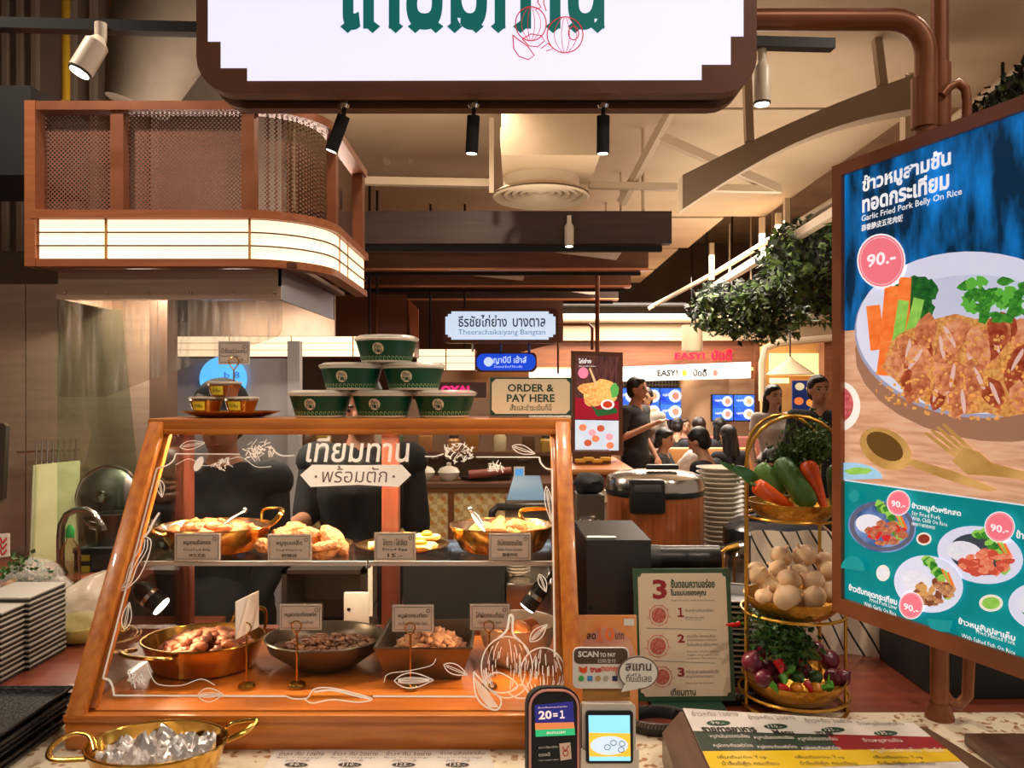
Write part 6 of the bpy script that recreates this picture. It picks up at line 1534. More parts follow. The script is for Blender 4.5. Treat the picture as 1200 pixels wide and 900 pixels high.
# ------------------------------------------------------------------ kitchen things on the left
KZ = .9505
def xz(px, y): return P(px, 0, y).x
# cutting board and knife rack
t = thing('cutting_board', P(64, 655, 2.90), 'cream plastic cutting board leaning on the steel wall', 'cutting board')
mk('board', MB().slab([P(40, 545, 2.93), P(91, 540, 2.95), P(88, 657, 2.86), P(36, 660, 2.84)], (0, .018, 0)), mat('board_cream', (206, 196, 150), .5, col2=(190, 178, 130), vs=6), t)
mk('edge', MB().tube([P(40, 545, 2.92), P(36, 660, 2.83)], .006, 6), mat('board_edge', (150, 140, 110), .5), t)
t = thing('utensil_rail', P(60, 530, 2.97), 'row of thin steel rods on a wall rail above the cutting board', 'rail')
mk('rail', MB().cyl(P(20, 530, 2.975), P(92, 527, 2.975), .005, n=8), M_steel2, t)
for k in range(8): mk('rod', MB().cyl(P(43+k*6.6, 517-k*.4, 2.96), P(42+k*6.6, 548-k*.4, 2.96), .0035, n=6), M_steel2, t)
t = thing('wall_panel', P(2, 590, 2.5), 'grey rounded panel hanging at the left edge of the picture', 'panel')
mk('panel', MB().slab([P(x, y, 2.5) for x, y in ((-40, 497), (4, 496), (7, 500), (3, 585), (-2, 590), (-40, 590))], (0, .02, 0)), M_steeldk, t)
mk('hook', MB().cyl(P(-10, 490, 2.51), P(-10, 500, 2.51), .004, n=6), M_steel2, t)
t = thing('paper_notice', P(5, 655, 2.3), 'white notice with red markings at the left edge', 'notice')
NP = Plane(P(5, 655, 2.3), (1, 0, 0), (0, 0, 1))
mk('sheet', MB().slab([NP.px(x, y) for x, y in ((-14, 655), (11, 652), (11, 625), (-14, 627))], (0, .003, 0)), M_paper, t)
l = MB()
for k in range(3): stroke(l, NP, q2([(-6, 633+k*7), (0, 630+k*7), (3, 636+k*7), (8, 630+k*7)]), 2.0, .001, 2.3)
mk('red_marks', l, M_red, t, smooth=False)
# tap
t = thing('kitchen_tap', P(75, 665, 2.62), 'curved steel kitchen tap over the sink', 'tap')
tp = [V(xz(71, 2.62), 2.62, KZ), P(71, 630, 2.62), P(72, 615, 2.62), P(78, 603, 2.62), P(89, 597, 2.62), P(102, 597, 2.62), P(112, 603, 2.61), P(118, 613, 2.60), P(120, 619, 2.60)]
mk('spout', MB().tube(tp, [.013, .013, .012, .011, .011, .010, .010, .009, .009], 12), M_steel2, t)
mk('base', MB().lathe([(.024, 0), (.024, .01), (.014, .03)], tp[0], 16), M_steel2, t)
mk('aerator', MB().cyl(P(119, 615, 2.60), P(121, 622, 2.60), .011, n=12), M_steeldk, t)
# pot lids and pot, crate
t = thing('pan_lid', P(124, 600, 2.9), 'round steel pan lid standing against the wall', 'lid')
c = P(126, 583, 2.92); rm = Matrix.Rotation(R(80), 3, 'X')
mk('dome', MB().lathe([(.118, 0), (.10, .02), (.05, .034), (.001, .036)], c, 32, rot=rm, capb=False), M_steeldk, t)
mk('rim', MB().tube([c+rm @ V(.118*math.cos(2*PI*k/32), .118*math.sin(2*PI*k/32), 0) for k in range(32)], .007, 8, closed=True), M_steel2, t)
mk('knob', MB().lathe([(.012, .034), (.012, .05), (.026, .056), (.022, .066), (.001, .068)], c, 16, rot=rm, capb=False), M_steel2, t)
c = V(xz(128, 2.75), 2.78, P(0, 640, 2.75).z); t = thing('sauce_pot', c, 'dull steel pot standing on the dark crate by the tap', 'pot')
mk('body', MB().lathe([(.05, 0), (.055, .005), (.058, .11), (.062, .115), (.055, .115), (.05, .006)], c, 28), M_steeldk, t)
mk('handle', MB().tube([c+V(-.055, -.01, .08), c+V(-.08, -.01, .085), c+V(-.08, -.01, .06), c+V(-.056, -.01, .055)], .004, 6), M_steel2, t)
t = thing('crate', V(xz(105, 2.7), 2.72, KZ), 'dark crate with two yellow tags behind the tap', 'crate')
mk('body', MB().bb(xz(86, 2.68), xz(150, 2.68), 2.68, 2.86, KZ, P(0, 642, 2.7).z, .006), M_dkgrey, t)
mk('lip', MB().bb(xz(85, 2.675), xz(151, 2.675), 2.675, 2.70, P(0, 647, 2.7).z, P(0, 641, 2.7).z), M_blackm, t)
for y in (654, 667): mk('tag', MB().slab([P(x, q, 2.676) for x, q in ((95, y-3.5), (105, y-3.5), (105, y+3.5), (95, y+3.5))], (0, .003, 0)), mat('tag_yellow', (196, 160, 50), .5), t)
# soap bottle
c = V(xz(78, 2.5), 2.52, KZ); t = thing('soap_bottle', c, 'clear soap bottle with a green cap by the tap', 'bottle')
mk('bottle', MB().lathe([(.03, 0), (.032, .01), (.032, .11), (.012, .14), (.012, .15)], c, 20), M_cup, t)
mk('cap', MB().lathe([(.013, .15), (.013, .175), (.006, .19)], c, 14), mat('cap_green', (40, 140, 60), .4), t)
# plastic bags
M_bag = mat('cloudy_bag', (216, 206, 190), .25, alpha=.55, bump=.6, bs=25, spec=.7)
M_bag2 = mat('clear_bag', (220, 214, 206), .2, alpha=.32, bump=.7, bs=30, spec=.8)
def bag(name, c, sx, sy, sz, seed, m, lab, fill=None, fm=None, peak=(0, 0)):
    t = thing(name, Vector(c), lab, 'bag')
    bm = bmesh.new(); bmesh.ops.create_icosphere(bm, subdivisions=4, radius=1.0); vs = []
    for v in bm.verts:
        p = v.co; n = mnoise.noise(p*2.2+V(seed, 0, 0))*.16+mnoise.noise(p*6+V(0, seed, 0))*.06
        q = p*(1+n); z = max(q.z, -.82)
        k = max(0, q.z); vs.append(Vector(c)+V((q.x*(1-.25*k)+peak[0]*k*k)*sx, (q.y+peak[1]*k*k)*sy, (z+.82)*sz))
    fs = [tuple(v.index for v in f.verts) for f in bm.faces]; bm.free()
    mk('film', MB().add(vs, fs), m, t)
    if fill:
        mb = MB(); mb.lathe([(.72, .03), (.93, .25), (.95, .45), (.86, .62*fill+.2), (.001, .66*fill+.2)], (0, 0, 0), 28)
        mk('contents', MB().add([Vector(c)+V(v.x*sx, v.y*sy, v.z*sz) for v in mb.v], mb.f), fm, t)
    return t
bag('liquid_bag', V(xz(74, 1.86), 1.96, KZ), .098, .09, .088, 3.3, M_bag, 'tied plastic bag of pale yellow liquid beside the case', .55, mat('yellow_liquid', (214, 200, 116), .35), (.35, .2))
bag('vegetable_bag', V(xz(24, 2.2), 2.25, KZ), .10, .08, .075, 5.1, M_bag2, 'clear plastic bag of vegetables at the left edge')
for k, (x, y, m) in enumerate(((8, 672, M_leaf), (24, 668, M_herb), (40, 680, M_leaf))): bunch('leafy_greens', P(x, y+8, 2.22), P(x+3, y, 2.22), 10, .02, .016, m, ('leftmost', 'middle', 'rightmost')[k]+' leafy greens inside the clear plastic bag', 50+k)
fruit('onion', 14, 686, 2.2, .022, mat('onion_skin', (196, 140, 80), .4), 'brown onion inside the clear plastic bag', 'onion')
bag('clear_bag', V(xz(62, 2.12), 2.14, KZ), .05, .045, .062, 9.4, M_bag2, 'crumpled clear plastic bag between the tap and the vegetables', None, None, (.2, 0))
# square black and white plates stacked at the left
M_sqt = mat('square_plate_white', (158, 153, 146), .4); M_sqb = mat('square_plate_black', (34, 32, 32), .45)
def sqstack(x1, y, n, w, d, lab, grp):
    first = None
    for k in range(n):
        c = V(x1-w/2+.0012*math.sin(k*2.2), y+d/2, KZ+k*.0118); p_ = 'lowest' if k == 0 else 'topmost' if k == n-1 else ordinal(k+1)+' from the bottom'
        if first is None:
            first = thing('square_plate', c, 'square plate %s, %s' % (lab, p_), 'plate', grp)
            mk('body', MB().bb(c.x-w/2, c.x+w/2, c.y-d/2, c.y+d/2, c.z, c.z+.007), M_sqb, first)
            mk('rim', MB().bb(c.x-w/2-.002, c.x+w/2+.002, c.y-d/2-.002, c.y+d/2+.002, c.z+.007, c.z+.0112, .001), M_sqt, first)
            index_kids(first)
        else: dup(first, c, label='square plate %s, %s' % (lab, p_))
sqstack(xz(34, 1.72), 1.72, 14, .12, .14, 'in the stack by the bag', 'square plates in the right stack')
sqstack(xz(8, 1.66), 1.64, 13, .12, .075, 'in the stack at the left edge', 'square plates in the left stack')
# behind the case: steel warmer, black oven, plates, steel tub, label printer
t = thing('food_warmer', P(380, 720, 2.3), 'steel warmer box with an open front seen through the case', 'warmer')
wx0, wx1 = xz(330, 2.25), xz(428, 2.25); wz0, wz1 = .86, P(0, 668, 2.25).z
mk('shell', MB().bb(wx0, wx1, 2.45, 2.47, wz0, wz1).bb(wx0, wx1, 2.25, 2.47, wz1-.012, wz1).bb(wx1-.015, wx1, 2.25, 2.47, wz0, wz1).bb(wx0, wx0+.015, 2.25, 2.47, wz0, wz1), M_steeldk, t)
mk('rack', MB().bb(wx0, wx1, 2.26, 2.45, wz0+.05, wz0+.056), M_steel2, t)
mk('plinth', MB().bb(wx0, wx1, 2.25, 2.47, 0, wz0), M_blackm, t)
mk('black_oven', MB().bb(xz(472, 2.2), xz(592, 2.2), 2.2, 2.5, 0, P(0, 660, 2.2).z, .006), M_blackm, label='black oven standing behind the right half of the case', cat='oven')
ox = xz(606, 2.2)
mk('steel_tub', MB().bb(xz(593, 2.15), xz(648, 2.15), 2.15, 2.4, 0, P(0, 684, 2.15).z, .008), M_steel2, label='pale steel cabinet below the small plates behind the case', cat='cabinet')
plate_stack(7, (xz(607, 2.2), 2.25, P(0, 683, 2.15).z), .036, .009, M_plate, M_plate, 'small white plate behind the case', 'small plates behind the case')
t = thing('label_printer', V(xz(620, 2.3), 2.3, P(0, 684, 2.15).z), 'grey label printer with a blue top behind the case', 'printer')
zz = P(0, 684, 2.15).z
mk('body', MB().bb(xz(592, 2.45), xz(648, 2.45), 2.45, 2.6, 0, P(0, 586, 2.45).z, .006), M_steeldk, t)
mk('blue_top', MB().slab([V(xz(594, 2.45), 2.448, P(0, 586, 2.45).z), V(xz(640, 2.45), 2.448, P(0, 586, 2.45).z), V(xz(634, 2.45), 2.55, P(0, 562, 2.45).z), V(xz(602, 2.45), 2.55, P(0, 562, 2.45).z)], (0, .02, 0)), mat('printer_blue', (90, 130, 166), .4), t)
mk('tray_rim', MB().tube([P(576, 612, 2.4), P(577, 600, 2.4), P(583, 594, 2.4), P(650, 594, 2.4)], .012, 8), M_black, t)

# ------------------------------------------------------------------ people
def capsule(mb, a, b, r0, r1, n=14, sq=1.0):
    a, b = Vector(a), Vector(b); pts = []; rs = []
    for k in range(4): an = PI/2*k/3.0*.96; pts.append(a-(b-a).normalized()*r0*math.cos(an)); rs.append(max(r0*math.sin(an), .002))
    for k in range(1, 5): pts.append(a.lerp(b, k/5)); rs.append(r0+(r1-r0)*k/5)
    for k in range(4): an = PI/2*(1-k/3.0*.96); pts.append(b+(b-a).normalized()*r1*math.cos(an)); rs.append(max(r1*math.sin(an), .002))
    return mb.tube(pts, rs, n, sq=sq)
SKINS = {}
def skin(tone): return mat('skin_%d' % tone[0], tone, .5, sss=.08)
def person(label, loc, rz, height=1.70, seated=False, shirt=(20, 20, 22), pants=(30, 30, 36), tone=(196, 146, 114), hair=(22, 18, 16), hairlen=0, sleeve=.55,
           arms=None, headturn=0.0, headnod=0.0, lean=0.0, apron=None, voxel=.013, female=False, cap=None, group=None, legs=True, collar=False):
    """body is one continuous remeshed surface; clothes and hair are children.  Local frame: faces +Y, x to its right."""
    k = height/1.70; dz = -.45 if seated else 0.0; sw = .165 if female else .185
    root = thing('person', loc, label, 'person', group); root.rotation_euler = (0, 0, rz)
    def J(x, y, z):
        zz = z+dz; ly = math.tan(lean)*max(0, zz-(.95+dz)); return Vector((x, y+ly, zz))*k
    J2 = lambda x, y, z: Vector((x, y, z))*k
    hip, waist, chest, nb, nt = J(0, 0, .95), J(0, .0, 1.08), J(0, .005, 1.27), J(0, -.01, 1.43), J(0, .005, 1.50)
    head = J(0, .02, 1.60)
    sh = {s: J(s*sw, -.01, 1.385) for s in (-1, 1)}
    default = {-1: ((-.23, -.02, 1.12), (-.22, .08, .90)), 1: ((.23, -.02, 1.12), (.22, .08, .90))}
    A = dict(default); A.update(arms or {})
    el = {s: J(*A[s][0]) for s in (-1, 1)}; wr_ = {s: J(*A[s][1]) for s in (-1, 1)}
    if seated:
        hp = {s: J2(s*.09, 0, .50) for s in (-1, 1)}; kn = {s: J2(s*.11, .42, .50) for s in (-1, 1)}; an = {s: J2(s*.11, .40, .09) for s in (-1, 1)}; to = {s: J2(s*.11, .54, .04) for s in (-1, 1)}
    else:
        hp = {s: J2(s*.09, 0, .92) for s in (-1, 1)}; kn = {s: J2(s*.10, .02, .50) for s in (-1, 1)}; an = {s: J2(s*.10, -.02, .09) for s in (-1, 1)}; to = {s: J2(s*.11, .13, .04) for s in (-1, 1)}
    def torso(mb, g):
        f = .92 if female else 1.0
        capsule(mb, hip+V(-.05*k, 0, 0), hip+V(.05*k, 0, 0), (.105+g)*k, (.105+g)*k)
        capsule(mb, hip, waist, (.12*f+g)*k, (.11*f+g)*k); capsule(mb, waist+V(-.03*k, 0, 0), chest+V(-.055*k*f, 0, 0), (.095*f+g)*k, (.105+g)*k); capsule(mb, waist+V(.03*k, 0, 0), chest+V(.055*k*f, 0, 0), (.095*f+g)*k, (.105+g)*k)
        capsule(mb, chest, nb if g == 0 else chest.lerp(nb, .84), (.115+g)*k, (.07+g*.3)*k)
        for s in (-1, 1): capsule(mb, chest.lerp(nb, .45)+V(s*.05*k, 0, 0), sh[s], (.085+g)*k, (.055+g)*k)
        if female:
            for s in (-1, 1): mb.ball(chest+V(s*.065*k, .085*k, -.01*k), (.055+g)*k)
        return mb
    body = torso(MB(), 0)
    capsule(body, nb, nt+V(0, .005, .02)*k, .056*k, .05*k)
    mh = Matrix.Rotation(headturn, 3, 'Z') @ Matrix.Rotation(-headnod, 3, 'X')
    def H(x, y, z): return head+(mh @ (Vector((x, y, z))*k))
    body.ball(H(0, 0, .02), (.074*k, .092*k, .098*k), 18, 14, mh); body.ball(H(0, .022, -.045), (.058*k, .066*k, .070*k), 16, 12, mh)
    capsule(body, H(0, .088, .012), H(0, .104, -.022), .011*k, .015*k, 8); body.ball(H(0, .082, -.062), (.024*k, .014*k, .012*k), 10, 8, mh)
    for s in (-1, 1): body.ball(H(s*.076, -.006, -.005), (.010*k, .020*k, .030*k), 8, 8, mh)
    for s in (-1, 1):
        capsule(body, sh[s], el[s], .046*k, .038*k); capsule(body, el[s], wr_[s], .037*k, .026*k)
        d = (wr_[s]-el[s]).normalized(); up = Vector((0, 0, 1)); side = d.cross(up)
        side = side.normalized() if side.length > .2 else Vector((0, 1, 0))
        pn = side.cross(d).normalized(); pc = wr_[s]+d*.05*k
        capsule(body, wr_[s], pc+side*.012*k, .024*k, .024*k, 10); capsule(body, wr_[s]+side*-.008*k, pc-side*.018*k, .022*k, .022*k, 10)
        for q in range(4):
            b0 = pc+d*.028*k+side*(.028-.0185*q)*k; L_ = (.030, .036, .034, .026)[q]*k
            capsule(body, b0, b0+d*L_-pn*.006*k, .0095*k, .009*k, 8); b1 = b0+d*L_-pn*.006*k; capsule(body, b1, b1+d*L_*.55-pn*.022*k, .009*k, .008*k, 8)
        tb = wr_[s]+d*.03*k+side*.028*k; capsule(body, tb, tb+d*.028*k+side*.022*k-pn*.01*k, .011*k, .010*k, 8); tb2 = tb+d*.028*k+side*.022*k-pn*.01*k; capsule(body, tb2, tb2+d*.026*k-pn*.008*k, .010*k, .009*k, 8)
        capsule(body, hp[s], kn[s], .082*k, .055*k); capsule(body, kn[s], an[s], .053*k, .036*k); capsule(body, an[s], to[s], .04*k, .034*k, 10)
    def local(mb, name, m, vx, smooth=3):
        me = bpy.data.meshes.new(name); me.from_pydata(mb.v, [], mb.f); me.materials.append(m)
        o = bpy.data.objects.new(name, me); COL.objects.link(o); o.parent = root
        md = o.modifiers.new('remesh', 'REMESH'); md.mode = 'VOXEL'; md.voxel_size = vx; md.use_smooth_shade = True
        ms = o.modifiers.new('smooth', 'SMOOTH'); ms.iterations = smooth; ms.factor = .5
        return o
    bo = local(body, 'body', skin(tone), voxel)
    c = torso(MB(), .014)
    for s in (-1, 1): capsule(c, sh[s], sh[s].lerp(el[s], sleeve*1.0) if sleeve <= 1 else el[s], .062*k, .056*k)
    if sleeve > 1:
        for s in (-1, 1): capsule(c, el[s], el[s].lerp(wr_[s], sleeve-1), .05*k, .040*k)
    local(c, 'shirt', mat('cloth_%d_%d_%d' % shirt, shirt, .85), voxel*1.15)
    if collar: local(MB().tube([nb+V(.075*math.cos(a)*k, .07*math.sin(a)*k, (.02+.012*math.sin(a))*k) for a in [2*PI*q/16 for q in range(16)]], .012*k, 6, closed=True), 'collar', mat('cloth_%d_%d_%d' % shirt, shirt, .85), .008, 1)
    p = MB(); capsule(p, hip+V(-.05*k, 0, -.02), hip+V(.05*k, 0, -.02), .122*k, .122*k)
    for s in (-1, 1): capsule(p, hp[s], kn[s], .096*k, .068*k); capsule(p, kn[s], kn[s].lerp(an[s], .95), .068*k, .052*k)
    local(p, 'trousers', mat('cloth_%d_%d_%d' % pants, pants, .85), voxel*1.3)
    for s in (-1, 1): local(capsule(MB(), an[s]+V(0, 0, -.03*k), to[s], .048*k, .042*k, 10), 'shoe', M_blackm, .012)
    h = MB(); h.ball(H(0, -.020, .040), (.086*k, .098*k, .094*k), 18, 14, mh); h.ball(H(0, -.045, -.01), (.080*k, .066*k, .085*k), 16, 12, mh); h.ball(H(.02, .045, .088), (.055*k, .045*k, .026*k), 12, 8, mh)
    if hairlen:
        for s in (-1, 0, 1): capsule(h, H(s*.052, -.035-.025*(s == 0), .0), H(s*.075, -.055-.03*(s == 0), -.02-hairlen), .046*k, .034*k, 10)
    local(h, 'hair', mat('hair_%d' % hair[0], hair, .45, bump=.3, bs=80), .011)
    for s in (-1, 1):
        e = MB().ball(H(s*.030, .078, .010), (.014*k, .008*k, .0075*k), 10, 8, mh); eo = bpy.data.meshes.new('eye'); eo.from_pydata(e.v, [], e.f); eo.shade_smooth(); eo.materials.append(mat('eye_dark', (52, 40, 36), .3)); o = bpy.data.objects.new('eye', eo); COL.objects.link(o); o.parent = bo
        e = capsule(MB(), H(s*.014, .088, .030), H(s*.045, .078, .030), .0045*k, .004*k, 6); eo = bpy.data.meshes.new('eyebrow'); eo.from_pydata(e.v, [], e.f); eo.materials.append(mat('hair_%d' % hair[0], hair, .45)); o = bpy.data.objects.new('eyebrow', eo); COL.objects.link(o); o.parent = bo
    e = MB().ball(H(0, .0915, -.062), (.022*k, .006*k, .0065*k), 10, 6, mh); eo = bpy.data.meshes.new('mouth'); eo.from_pydata(e.v, [], e.f); eo.shade_smooth(); eo.materials.append(mat('lips', (150, 84, 74), .4)); o = bpy.data.objects.new('mouth', eo); COL.objects.link(o); o.parent = bo
    if cap: local(MB().ball(H(0, -.012, .055), (.094*k, .108*k, .092*k), 18, 12, mh).ball(H(0, .09, .05), (.065*k, .06*k, .012*k), 14, 8, mh), 'cap', mat('cap_cloth', cap, .8), .011)
    if apron:
        ap = torso(MB(), .024); ap.v = [Vector((v.x, v.y, v.z)) for v in ap.v]
        local(ap, 'apron', mat('cloth_%d_%d_%d' % apron, apron, .85), voxel*1.3)
        sk = MB(); capsule(sk, hip+V(0, .03, 0), J2(0, .05, .55), .165*k, .15*k, 16, .8); local(sk, 'apron_skirt', mat('cloth_%d_%d_%d' % apron, apron, .85), voxel*1.4)
    return root
def at_px(px, y): return (xz(px, y), y, 0.0)
# two cooks behind the case
person('cook in black with a black cap bending behind the sauce cups', at_px(262, 2.5), PI, 1.58, female=True, shirt=(18, 18, 20), pants=(20, 20, 22), apron=(16, 16, 18), voxel=.012, cap=(14, 14, 16), tone=(176, 122, 92), headnod=.25, sleeve=1.85,
       arms={-1: ((-.19, .02, 1.12), (-.1, .12, .88)), 1: ((.19, .02, 1.12), (.1, .12, .88))})
person('cook in a black shirt reaching for a pan behind the bowl stack', at_px(424, 2.9), PI, 1.62, shirt=(18, 18, 20), pants=(20, 20, 22), apron=(17, 17, 19), voxel=.0095, tone=(170, 116, 86), headnod=.3, sleeve=.9,
       arms={1: ((.21, .05, 1.16), (.205, .29, 1.17)), -1: ((-.22, -.02, 1.10), (-.20, .04, .86))})
# dining hall
person('standing waiter in a dark shirt with one hand raised to his chest', at_px(745, 7.7), PI+.9, 1.72, shirt=(40, 38, 38), pants=(26, 26, 30), headturn=.1, sleeve=.7, arms={1: ((.27, -.02, 1.12), (.05, .24, 1.27)), -1: ((-.24, -.03, 1.12), (-.2, .12, .92))}, tone=(186, 130, 98))
person('person in a pale shirt half hidden behind the standing waiter', at_px(757, 8.5), PI-.4, 1.62, shirt=(176, 160, 146), pants=(70, 66, 64), female=True)
person('seated woman with tied dark hair in profile at the table with the bag', at_px(777, 8.1), PI+1.1, 1.62, True, shirt=(40, 36, 40), pants=(50, 48, 52), hairlen=.06, female=True, sleeve=.5, headnod=.2, arms={-1: ((-.2, .14, 1.12), (-.1, .36, 1.16)), 1: ((.2, .12, 1.12), (.1, .34, 1.16))})
person('seated man in a black T-shirt bending over the table', at_px(838, 6.7), .9, 1.70, True, shirt=(18, 18, 20), headnod=.45, lean=.2, sleeve=.6, arms={-1: ((-.24, .12, 1.12), (-.12, .36, 1.14)), 1: ((.24, .1, 1.12), (.1, .34, 1.16))}, hair=(16, 14, 14))
person('seated woman with long dark hair and a hair clip behind the man in black', at_px(854, 8.1), .4, 1.66, True, shirt=(30, 28, 32), hairlen=.2, female=True, headnod=.1)
person('diner with dark hair leaning forward at the far booth on the left', at_px(793, 10.45), -.3, 1.66, True, shirt=(36, 32, 34), headnod=.35, lean=.15)
person('diner in dark clothes seen from behind at the far booth', at_px(819, 9.5), .2, 1.72, True, shirt=(40, 40, 48), hair=(40, 26, 20))
person('diner with long dark hair at the far right of the booth', at_px(843, 10.2), .3, 1.68, True, shirt=(26, 24, 26), hairlen=.2, female=True)
person('small diner far back between the booth seats', at_px(803, 11.75), PI, 1.6, True, shirt=(90, 90, 110), hair=(70, 50, 40))
person('standing woman with long dark hair in a white top and dark jacket', at_px(906, 7.4), PI+.15, 1.64, shirt=(196, 184, 176), pants=(40, 40, 46), hairlen=.24, female=True, sleeve=.4, tone=(206, 160, 134))
person('standing man in a dark jacket half hidden by the menu display', at_px(959, 6.3), PI-.2, 1.70, shirt=(34, 36, 42), pants=(30, 30, 34), sleeve=1.6, tone=(190, 136, 104), headturn=.2)
person('seated person with black hair bowed low behind the basket handle', at_px(901, 5.8), PI, 1.56, True, shirt=(20, 20, 22), hair=(12, 11, 11), headnod=.6, lean=.1)

# ------------------------------------------------------------------ stall opposite: counter, lit fascia, signs
def weave():
    m = bpy.data.materials.new('woven_panel'); m.use_nodes = True; N = m.node_tree.nodes; L = m.node_tree.links; b = N['Principled BSDF']; b.inputs['Roughness'].default_value = .7
    tc = N.new('ShaderNodeTexCoord'); ck = N.new('ShaderNodeTexChecker'); ck.inputs['Scale'].default_value = 24; ck.inputs[1].default_value = rgb(232, 206, 150); ck.inputs[2].default_value = rgb(206, 172, 116)
    L.new(tc.outputs['Object'], ck.inputs['Vector']); vo = N.new('ShaderNodeTexVoronoi'); vo.inputs['Scale'].default_value = 12; vo.inputs['Randomness'].default_value = 0; L.new(tc.outputs['Object'], vo.inputs['Vector'])
    vo.voronoi_dimensions = '2D'
    sp_ = N.new('ShaderNodeSeparateXYZ'); cb = N.new('ShaderNodeCombineXYZ'); L.new(tc.outputs['Object'], sp_.inputs[0]); L.new(sp_.outputs['X'], cb.inputs['X']); L.new(sp_.outputs['Z'], cb.inputs['Y']); L.new(cb.outputs[0], vo.inputs['Vector'])
    lt = N.new('ShaderNodeMath'); lt.operation = 'LESS_THAN'; lt.inputs[1].default_value = .2; L.new(vo.outputs['Distance'], lt.inputs[0])
    mx = N.new('ShaderNodeMix'); mx.data_type = 'RGBA'; L.new(lt.outputs[0], mx.inputs['Factor']); L.new(ck.outputs['Color'], mx.inputs[6]); mx.inputs[7].default_value = rgb(206, 140, 56)
    L.new(mx.outputs[2], b.inputs['Base Color'])
    return m
M_weave = weave()
OY = 5.3
t = thing('opposite_counter', (-.6, OY, 0), 'counter with woven cream panels in wooden frames seen through the case', 'counter')
zc0 = P(0, 566, OY).z
mk('worktop', MB().bb(-2.2, .42, OY-.03, OY+.5, zc0-.03, zc0), mat('worktop_brown', (110, 74, 56), .4), t)
mk('rail', MB().bb(-2.2, .42, OY-.02, OY+.02, zc0-.06, zc0-.03), M_copper, t)
xs = [-2.2, -1.62, -1.17, -.86, -.42, .0, .42]
for i, (a, b) in enumerate(zip(xs, xs[1:])):
    mk('woven_panel', MB().bb(a+.02, b-.02, OY, OY+.02, .1, zc0-.06), M_weave, t)
    mk('stile', MB().bb(a-.02, a+.02, OY-.015, OY+.03, 0, zc0-.06), M_copper, t)
mk('plinth', MB().bb(-2.2, .42, OY+.02, OY+.4, 0, zc0-.03), M_dkwall, t)
def lidded(px, lab):
    c = V(xz(px, 5.45), 5.45, zc0); t = thing('lidded_bowl', c, lab, 'bowl', 'lidded bowls on the opposite counter')
    mk('bowl', MB().lathe([(.04, 0), (.07, .03), (.075, .06)], c, 24), M_plate, t); mk('lid', MB().lathe([(.08, .06), (.06, .09), (.015, .105), (.018, .125), (.001, .13)], c, 24, capb=False), M_plate, t)
lidded(497, 'left lidded white bowl on the opposite counter'); lidded(526, 'right lidded white bowl on the opposite counter')
t = thing('meat_tray', V(xz(572, 5.45), 5.45, zc0), 'long dark tray of red sausages on the opposite counter', 'tray')
mk('tray', MB().lathe([(.17, 0), (.2, .03), (.19, .03)], V(xz(570, 5.5), 5.5, zc0), 28, 1, .5), M_black, t)
for k in range(4): mk('sausage', MB().tube([V(xz(550+k*9, 5.45), 5.38+k*.05, zc0+.05), V(xz(575+k*8, 5.45), 5.4+k*.05, zc0+.06)], .03, 10), mat('sausage', (150, 76, 62), .4), t)
t = thing('tablet', V(xz(608, 5.35), 5.35, zc0), 'white order tablet with a blue screen on the opposite counter', 'tablet')
TB = Plane((xz(608, 5.35), 5.35, zc0), (1, 0, 0), (0, .3, 1))
mk('body', MB().slab(rect(TB, -.035, 0, .04, .11), TB.n*-.015), M_white, t); mk('screen', MB().face(rect(TB, -.026, .03, .03, .095, .002)), em('tab_blue', (80, 150, 220)), t, smooth=False)
# jars and boxes on the opposite back shelf
t = thing('back_shelf', (-.5, 5.95, 0), 'dark shelf unit of the opposite stall', 'shelf')
mk('shelf_board', MB().bb(-2.2, .42, 5.80, 6.1, P(0, 528, 5.95).z-.03, P(0, 528, 5.95).z), mat('worktop_brown', (110, 74, 56), .4), t)
mk('back_panel', MB().bb(-2.2, .42, 6.1, 6.13, 0, 1.53), mat('back_beige', (150, 120, 96), .6, col2=(130, 98, 78), vs=3), t)
zs2 = P(0, 528, 5.95).z
jc = [(168, 112, 52), (206, 190, 150), (96, 66, 42), (190, 150, 60), (150, 60, 46), (220, 206, 180), (70, 90, 60), (180, 120, 70), (206, 150, 90)]
for k in range(13):
    px = 292+k*29+(k % 3)*4; h_ = .10+.05*((k*7) % 4)/3; c = V(xz(px, 5.9), 5.9, zs2)
    if k % 2: mk('storage_box', MB().bb(c.x-.05, c.x+.05, 5.86, 5.96, zs2, zs2+h_, .006), mat('jar_%d' % (k % 9), jc[k % 9], .5), label='%s box on the opposite shelf' % ('cream', 'amber', 'cream two', 'green', 'tan', 'orange', 'plain')[k//2] if False else ordinal(k//2+1)+' box from the left on the opposite shelf', cat='box', group='boxes on the opposite shelf')
    else:
        t = thing('jar', c, ordinal(k//2+1)+' jar from the left on the opposite shelf', 'jar', 'jars on the opposite shelf')
        mk('body', MB().lathe([(.045, 0), (.048, .01), (.048, h_*.8), (.03, h_)], c, 18), mat('jar_%d' % (k % 9), jc[k % 9], .3), t); mk('lid', MB().lathe([(.034, h_), (.034, h_+.02)], c, 16, capt=True), M_steeldk, t)
